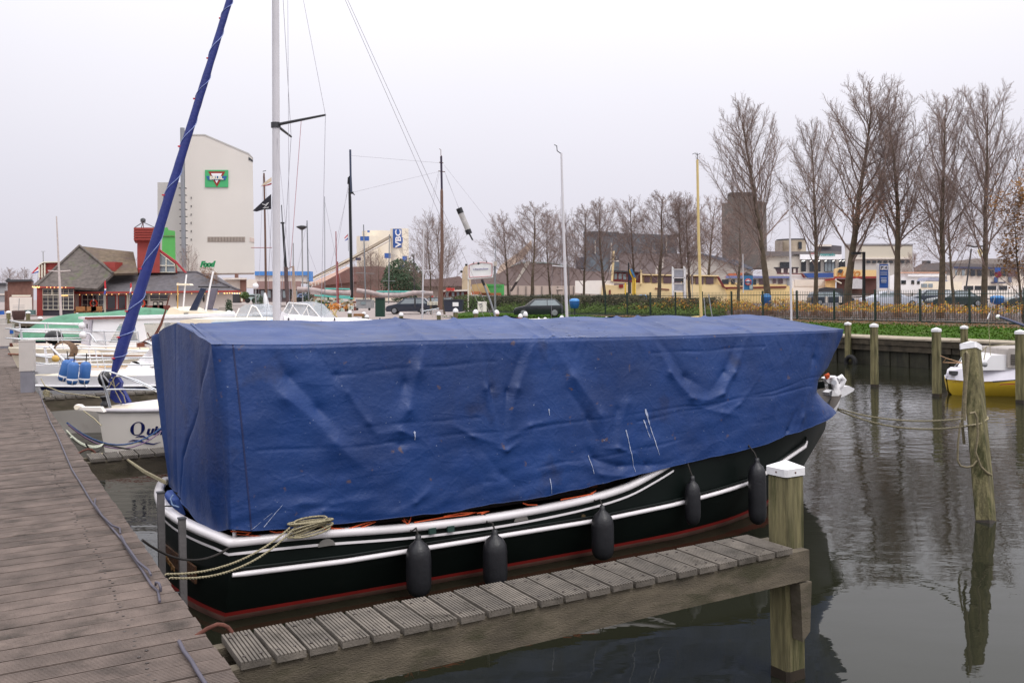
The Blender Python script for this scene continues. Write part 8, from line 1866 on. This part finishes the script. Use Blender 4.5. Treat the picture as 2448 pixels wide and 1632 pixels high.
# ---------- cars
def car(px, Y, L, Hh, paint, lab, face=1, prof='hatch', rz=0, z0=.945, grp='parked cars', nm='parked_car'):
    c = P(px, 700, Y); t = thing(nm, (c.x, Y, z0), lab, 'car', grp, rz=rz); W2 = .82
    f = face  # nose towards -x when face = 1
    if prof == 'hatch': pr = [(-.5, .30), (-.495, .44), (-.46, .52), (-.27, .63), (-.10, .97), (-.02, 1.0), (.28, .99), (.36, .95), (.47, .64), (.49, .56), (.495, .3)]; belt = .62; roof = (-.24, -.09, .32, .44)
    elif prof == 'est': pr = [(-.5, .30), (-.495, .42), (-.46, .5), (-.28, .60), (-.13, .95), (-.05, 1.0), (.36, .98), (.44, .92), (.49, .6), (.495, .3)]; belt = .6; roof = (-.25, -.12, .41, .47)
    else: pr = [(-.5, .30), (-.495, .44), (-.45, .53), (-.25, .62), (-.08, .96), (.02, 1.0), (.17, .97), (.32, .67), (.46, .62), (.49, .54), (.495, .3)]; belt = .62; roof = (-.22, -.07, .18, .29)
    rows = []; n = len(pr)
    for x, z in pr:
        k = 1 if z <= belt else lerp(1, .80, (z-belt)/(1-belt))
        rows.append((x*L*f, z*Hh, W2*k*(.93 if abs(x) > .47 else 1)))
    vs = []
    for x, z, w_ in rows: vs += [Vector((x, -w_, z)), Vector((x, -w_*.5, z+.015)), Vector((x, w_*.5, z+.015)), Vector((x, w_, z))]
    mb = MB(); fs = []
    for i in range(n-1):
        for k in range(3): fs.append((i*4+k, i*4+k+1, (i+1)*4+k+1, (i+1)*4+k))
    mb.add(vs, fs, 0, True)
    # sides, split at the belt so that they stay clean
    for sd in (-1, 1):
        for i in range(1, n-2):
            (x0, z0_, w0), (x1, z1_, w1) = rows[i], rows[i+1]; zb = .16*Hh
            b0, b1 = min(z0_, belt*Hh), min(z1_, belt*Hh)
            mb.add([Vector((x0, sd*W2*.97, zb)), Vector((x1, sd*W2*.97, zb)), Vector((x1, sd*W2*1.02, b1*.6)), Vector((x0, sd*W2*1.02, b0*.6)), Vector((x1, sd*W2, b1)), Vector((x0, sd*W2, b0))], [(0, 1, 2, 3), (3, 2, 4, 5)], 0, True)
            if max(z0_, z1_) > belt*Hh+.01: mb.add([Vector((x0, sd*W2, b0)), Vector((x1, sd*W2, b1)), Vector((x1, sd*w1, z1_)), Vector((x0, sd*w0, z0_))], [(0, 1, 2, 3)])
    mb.boxab((-.49*L, -W2*.96, .17*Hh), (.49*L, W2*.96, .34*Hh))
    mb.build('body', paint, t)
    xa, xb, xc, xd = [q*L*f for q in roof]; zb, zt = belt*Hh+.03, .93*Hh
    for sd in (-1, 1):
        def wy(z): return sd*(W2*lerp(1, .80, (z-belt*Hh)/((1-belt)*Hh))+.008)
        xm = (xb+xc)/2+.05*L*f
        for q in ([(xa+.06*L*f, zb), (xm-.02*f, zb), (xm-.02*f, zt), (xb+.02*L*f, zt)], [(xm+.03*f, zb), (xd-.02*L*f, zb), (xc-.0*L*f, zt), (xm+.03*f, zt)]):
            mb = MB(); mb.prism([Vector((x, wy(z), z)) for x, z in q], Vector((0, -sd*.01, 0))); mb.build('side_window', m_glassl, t)
    for x0, x1, nm_ in ((xa, xb, 'windscreen'), (xd, xc, 'rear_window')):
        e_ = -.012*f if nm_ == 'windscreen' else .012*f; mb = MB(); mb.add([Vector((x0+e_, -W2*.85, zb+.02)), Vector((x0+e_, W2*.85, zb+.02)), Vector((x1+e_, W2*.72, zt+.03)), Vector((x1+e_, -W2*.72, zt+.03))], [(0, 1, 2, 3)]); mb.build(nm_, m_glass, t)
    for x in (-.31*L*f, .31*L*f):
        for sd in (-1, 1):
            w_ = MB().lathe([(.22, -.09), (.29, -.09), (.30, 0), (.29, .09), (.22, .09)], (x, sd*W2*.96, .30), 18, ax=(0, 1, 0)).build('wheel', m_tyre, t)
            MB().lathe([(.03, 0), (.19, .01), (.205, .03), (.19, .035), (.05, .02)], (x, sd*(W2*.96+.085), .30), 12, ax=(0, sd, 0)).build('rim', m_steel, w_)
    for sd in (-1, 1):
        MB().box((-.475*L*f, sd*W2*.72, .43*Hh), (.10, .28, .12)).build('headlight', m_glassl, t); MB().box((.478*L*f, sd*W2*.80, .50*Hh), (.10, .16, .16)).build('taillight', mat('taillight_red', S(190, 40, 44), .3), t)
    MB().box((-.497*L*f, 0, .30*Hh), (.10, W2*1.9, .14)).build('bumper', m_dgrey, t); MB().box((.497*L*f, 0, .30*Hh), (.10, W2*1.9, .14)).build('bumper', m_dgrey, t)
    return t
def paint(n, c): return mat('car_paint_'+n, S(*c), .25, .05, .5, coat=.6)
p_blk, p_sil, p_dgn, p_dbl = paint('black', (34, 38, 44)), paint('silver', (190, 194, 206)), paint('dark_green', (48, 58, 58)), paint('dark_blue', (42, 50, 66))
car(1287, 65, 3.45, 1.27, p_blk, 'black hatchback parked on the lawn facing left, behind the white masts', 1, 'hatch')
car(2128, 80, 4.9, 1.42, p_sil, 'silver saloon behind the bar fence facing right, passing the parking sign', -1, 'saloon')
car(2285, 78, 4.5, 1.40, p_dgn, 'dark green saloon in the car park right of the silver one', 1, 'saloon')
car(2222, 92, 4.4, 1.45, p_dbl, 'dark blue estate behind the dark green and silver cars', 1, 'est')
car(2470, 70, 4.6, 1.45, p_dgn, 'dark car cut by the right edge behind the domed bin', 1, 'saloon')
car(978, 82, 3.9, 1.40, p_dbl, 'dark blue hatchback half hidden under the furled sail, left one', 1, 'hatch')
car(1036, 90, 4.2, 1.40, p_blk, 'dark car behind the bare tree stems', 1, 'est')
car(1292, 96, 4.2, 1.45, p_sil, 'pale car roof showing above the hedge behind the black hatchback', 1, 'est')
car(1985, 96, 4.4, 1.40, p_dbl, 'dark car just left of the third big willow trunk', -1, 'est')
# ---------- tour boats and ships beyond the car park
def ship(nm, lab, Y, parts, wins=(), cat='ship'):
    c = P(parts[0][1][0][0], 700, Y); t = thing(nm, (c.x, Y, .0), lab, cat)
    for nm_, L, m, dy, dep in parts: mb = MB(); ext(mb, L, Y+dy, dep); mb.build(nm_, m, t, world=True)
    for (x0, y0, x1, y1, m) in wins: mb = MB(); ext(mb, rect(x0, y0, x1, y1), Y-.08, .1); mb.build('window', m, t, world=True)
    return t
m_tour = mat('tour_cream', S(234, 208, 158), .5, .04, .3); m_mar = mat('maroon_trim', S(108, 34, 36), .5, .06); m_mglass = mat('maroon_glass', S(92, 68, 72), .15, .3, .5, spec=.8)
t1 = ship('tour_boat', 'long cream tour boat with maroon wheelhouse and window band', 112, [('hull', [(1440, 680), (1470, 682), (1535, 676), (1720, 680), (1732, 690), (1738, 705), (1738, 725), (1435, 725)], m_tour, 0, 5), ('cabin', [(1535, 658), (1716, 658), (1718, 664), (1730, 682), (1535, 684)], m_tour, .3, 4.4), ('roof', [(1534, 655), (1600, 656), (1718, 658), (1718, 661), (1534, 658)], m_tour, -.2, 5), ('roof_shade', [(1536, 658.5), (1716, 661), (1716, 663), (1536, 661)], m_mar, .1, .3), ('stern_line', [(1714, 661), (1719, 661), (1732, 684), (1740, 690), (1738, 692), (1728, 686)], m_mar, -.3, .3), ('wheelhouse', [(1465, 649), (1530, 652), (1530, 675), (1460, 672)], m_mar, 0, 3), ('wheelhouse_roof', [(1462, 648), (1470, 646), (1532, 650), (1532, 652), (1462, 650)], m_dgrey, -.3, 3.6), ('foredeck', [(1375, 671), (1468, 670), (1468, 700), (1440, 705), (1375, 700)], m_creamh, .2, 4), ('handrail', [(1466, 674), (1535, 677), (1535, 678.5), (1466, 675.5)], m_tour, -.5, .1), ('funnel', [(1531, 645), (1535, 645), (1535, 680), (1531, 680)], m_tour, -.4, .3), ('maroon_mark', [(1566, 688), (1600, 691), (1600, 693.5), (1566, 690)], m_mar, -.15, .1), ('red_hatch', rect(1480, 680, 1490, 688), m_red, -.15, .1), ('ladder', rect(1456, 693, 1460, 712), m_mar, -.15, .1)],
          [(1540, 662, 1554, 675, m_mglass), (1559, 662, 1572, 676, m_mglass), (1586, 662, 1605, 677, m_mglass), (1611, 662, 1628, 677, m_mglass), (1652, 663, 1658, 679, m_mglass), (1663, 663, 1682, 679, m_mglass), (1688, 663, 1706, 679, m_mglass), (1469, 654, 1475, 667, m_glassl), (1479, 654, 1486, 667, m_glassl), (1490, 655, 1497, 668, m_glassl), (1517, 656, 1527, 670, m_mglass)])
for L, r_ in (([(1463, 672), (1466, 625), (1467, 600)], .14), ([(1455, 655), (1462, 632)], .06), ([(1584, 640), (1585, 615)], .08), ([(1569, 655), (1570, 636)], .1)): MB().tube(PX(L, 111.5), r_, 6).build('mast', m_tour if r_ > .1 else m_wallw, t1, world=True)
MB().tube(PX([(1458, 624), (1480, 624)], 111.4), .10, 4).tube(PX([(1468, 605), (1476, 622)], 111.4), .03, 4).build('radar', m_wallw, t1, world=True)
t2 = ship('tour_boat', 'cream sightseeing boat with lavender roof and maroon rail behind the advertising board', 116, [('hull', [(1722, 672), (1760, 676), (1880, 680), (1895, 690), (1900, 725), (1722, 725)], mat('tour_yellow', S(236, 206, 146), .5, .04), 0, 5), ('cabin', rect(1733, 664, 1890, 690), m_creamh, .2, 4.4), ('roof', [(1735, 659), (1890, 660), (1890, 665), (1735, 665)], mat('lavender_roof', S(116, 124, 168), .5), -.4, 5), ('maroon_rail', [(1735, 686), (1880, 684), (1880, 688), (1735, 690)], m_mar, -.2, .2)],
          [(1726, 668, 1742, 679, m_glass), (1748, 668, 1757, 679, m_glass), (1770, 668, 1776, 682, m_glass), (1801, 668, 1808, 680, m_glass), (1815, 667, 1833, 680, m_mglass), (1848, 667, 1855, 677, m_mglass), (1861, 667, 1872, 678, m_mglass), (1882, 666, 1890, 682, m_grey)])
t3 = ship('passenger_ship', 'white river ship with navy band and red deck line under the office windows', 122, [('hull', [(1895, 672), (1985, 672), (1985, 725), (1890, 725)], m_creamh, 0, 5), ('upper_deck', [(1870, 655), (1918, 655), (1935, 664), (1998, 664), (1998, 676), (1890, 676)], m_white, .2, 5), ('navy_band', [(1921, 653), (1996, 652), (1996, 663), (1932, 664)], mat('ship_navy_band', S(54, 88, 156), .5, .04), -.2, .4), ('red_line', [(1858, 653), (1920, 654), (1926, 664), (1922, 664), (1917, 656), (1858, 655)], m_mar, -.3, .3), ('cabin_row', rect(1900, 668, 1975, 684), m_wallw, -.1, .3), ('upper_glass', [(1852, 640), (1908, 640), (1908, 653), (1858, 653)], m_mglass, .5, 3), ('upper_frame', rect(1850, 638.5, 1910, 640.5), m_dgrey, .2, 3.5)],
          [(1903, 671, 1909, 680, m_glassl), (1914, 671, 1925, 681, m_glassl), (1929, 671, 1940, 681, m_glass), (1950, 671, 1955, 680, m_glassl), (1958, 671, 1966, 680, m_glass)])
for x in (1868, 1884, 1897): mb = MB(); ext(mb, rect(x, 642, x+5, 652), 122.3, .2); mb.build('upper_window', m_wallw, t3, world=True)
t4 = ship('white_ship', 'white ship hull with small square windows behind the parking sign', 118, [('hull', [(2125, 660), (2140, 655), (2260, 654), (2262, 700), (2150, 700), (2125, 690)], m_white, 0, 6), ('upper', rect(2170, 655, 2262, 661), m_white, -.3, 5), ('peach_line', rect(2150, 650.5, 2262, 652.5), mat('peach_line', S(230, 176, 150), .6), -.4, .3)], [(2155, 670, 2166, 679, m_glass), (2179, 670, 2186, 679, m_glass), (2193, 670, 2199, 679, m_glass)])
t5 = ship('yacht_saloon', 'cream motor cruiser with slanting windows and a grey hood in front of the white ship', 112, [('hull', [(2198, 700), (2203, 680), (2215, 672), (2300, 674), (2300, 705), (2198, 705)], m_cream, 0, 4), ('hood', [(2213, 671), (2218, 664), (2225, 663), (2250, 664), (2268, 672)], mat('grey_lavender_hood', S(150, 152, 172), .6), .4, 2.5)], [(2203, 678, 2208, 687, m_glassl), (2209, 678, 2217, 687, m_glassl), (2220, 678, 2230, 687, m_glassl)])
t6 = ship('passenger_ship', 'large two-decked cream passenger ship with slanting bow windows at the right', 124, [('hull', [(2262, 683), (2480, 683), (2480, 712), (2262, 712)], m_creamh, 0, 8), ('main_deck', [(2264, 658), (2275, 658), (2450, 661), (2470, 668), (2480, 684), (2264, 684)], mat('ship_cream', S(226, 214, 200), .5, .04), .2, 7), ('upper_deck', [(2279, 640), (2284, 640), (2440, 643), (2440, 662), (2272, 662)], mat('ship_cream', S(226, 214, 200), .5), .6, 6), ('roof', [(2280, 637), (2350, 638), (2440, 641), (2440, 644), (2280, 642)], mat('navy_grey_roof', S(66, 70, 96), .5), -.2, 7), ('blue_strip', rect(2370, 674, 2404, 677), m_navy, -.2, .2)],
          [(2284, 645, 2288, 659, m_glassl), (2300, 645, 2306, 659, m_glassl), (2321, 645, 2331, 660, m_glass), (2337, 645, 2349, 660, m_glass), (2367, 646, 2377, 660, m_glass), (2394, 647, 2404, 660, m_glass), (2410, 648, 2434, 661, m_mglass), (2305, 683, 2327, 693, m_glass), (2331, 683, 2355, 693, m_glass), (2362, 683, 2382, 693, m_glass), (2389, 683, 2408, 693, m_glass), (2377, 662, 2385, 675, mat('ship_blue_patch', S(60, 84, 130), .5)), (2411, 662, 2419, 675, mat('ship_grey_patch', S(104, 108, 124), .5))])
for x0 in (2285, 2294, 2303, 2312): MB().tube(PX([(x0, 660), (x0+5, 644)], 124.3), .10, 4).build('window_post', m_wallw, t6, world=True)
solo('small_beacon', mat('beacon_dark', S(60, 56, 58), .7), 'dark vehicles and crates beside the cream shop', 'crate', ext(MB(), [(1957, 690), (1975, 686), (2015, 690), (2018, 706), (1957, 706)], 100, 3), P(1957, 706, 100))
solo('yellow_sail_fin', mat('yellow_blue_fin', S(222, 206, 150), .6), 'pale yellow fin-shaped banner above the pavilion roof on the right', 'banner', ext(MB(), [(2338, 598), (2344, 594), (2349, 604), (2346, 616), (2343, 612)], 170, .3), P(2343, 640, 170))
for x in (1976, 2009): solo('white_post_box', m_wallw, 'small white marker box in the shrubs '+('left' if x < 1990 else 'right')+' below the third willow', 'marker', MB().box(P(x, 716, 60), (.16, .1, .4)), P(x, 735, 60))
# grass verge and dark soil between hedge and lawn is part of the flower bed
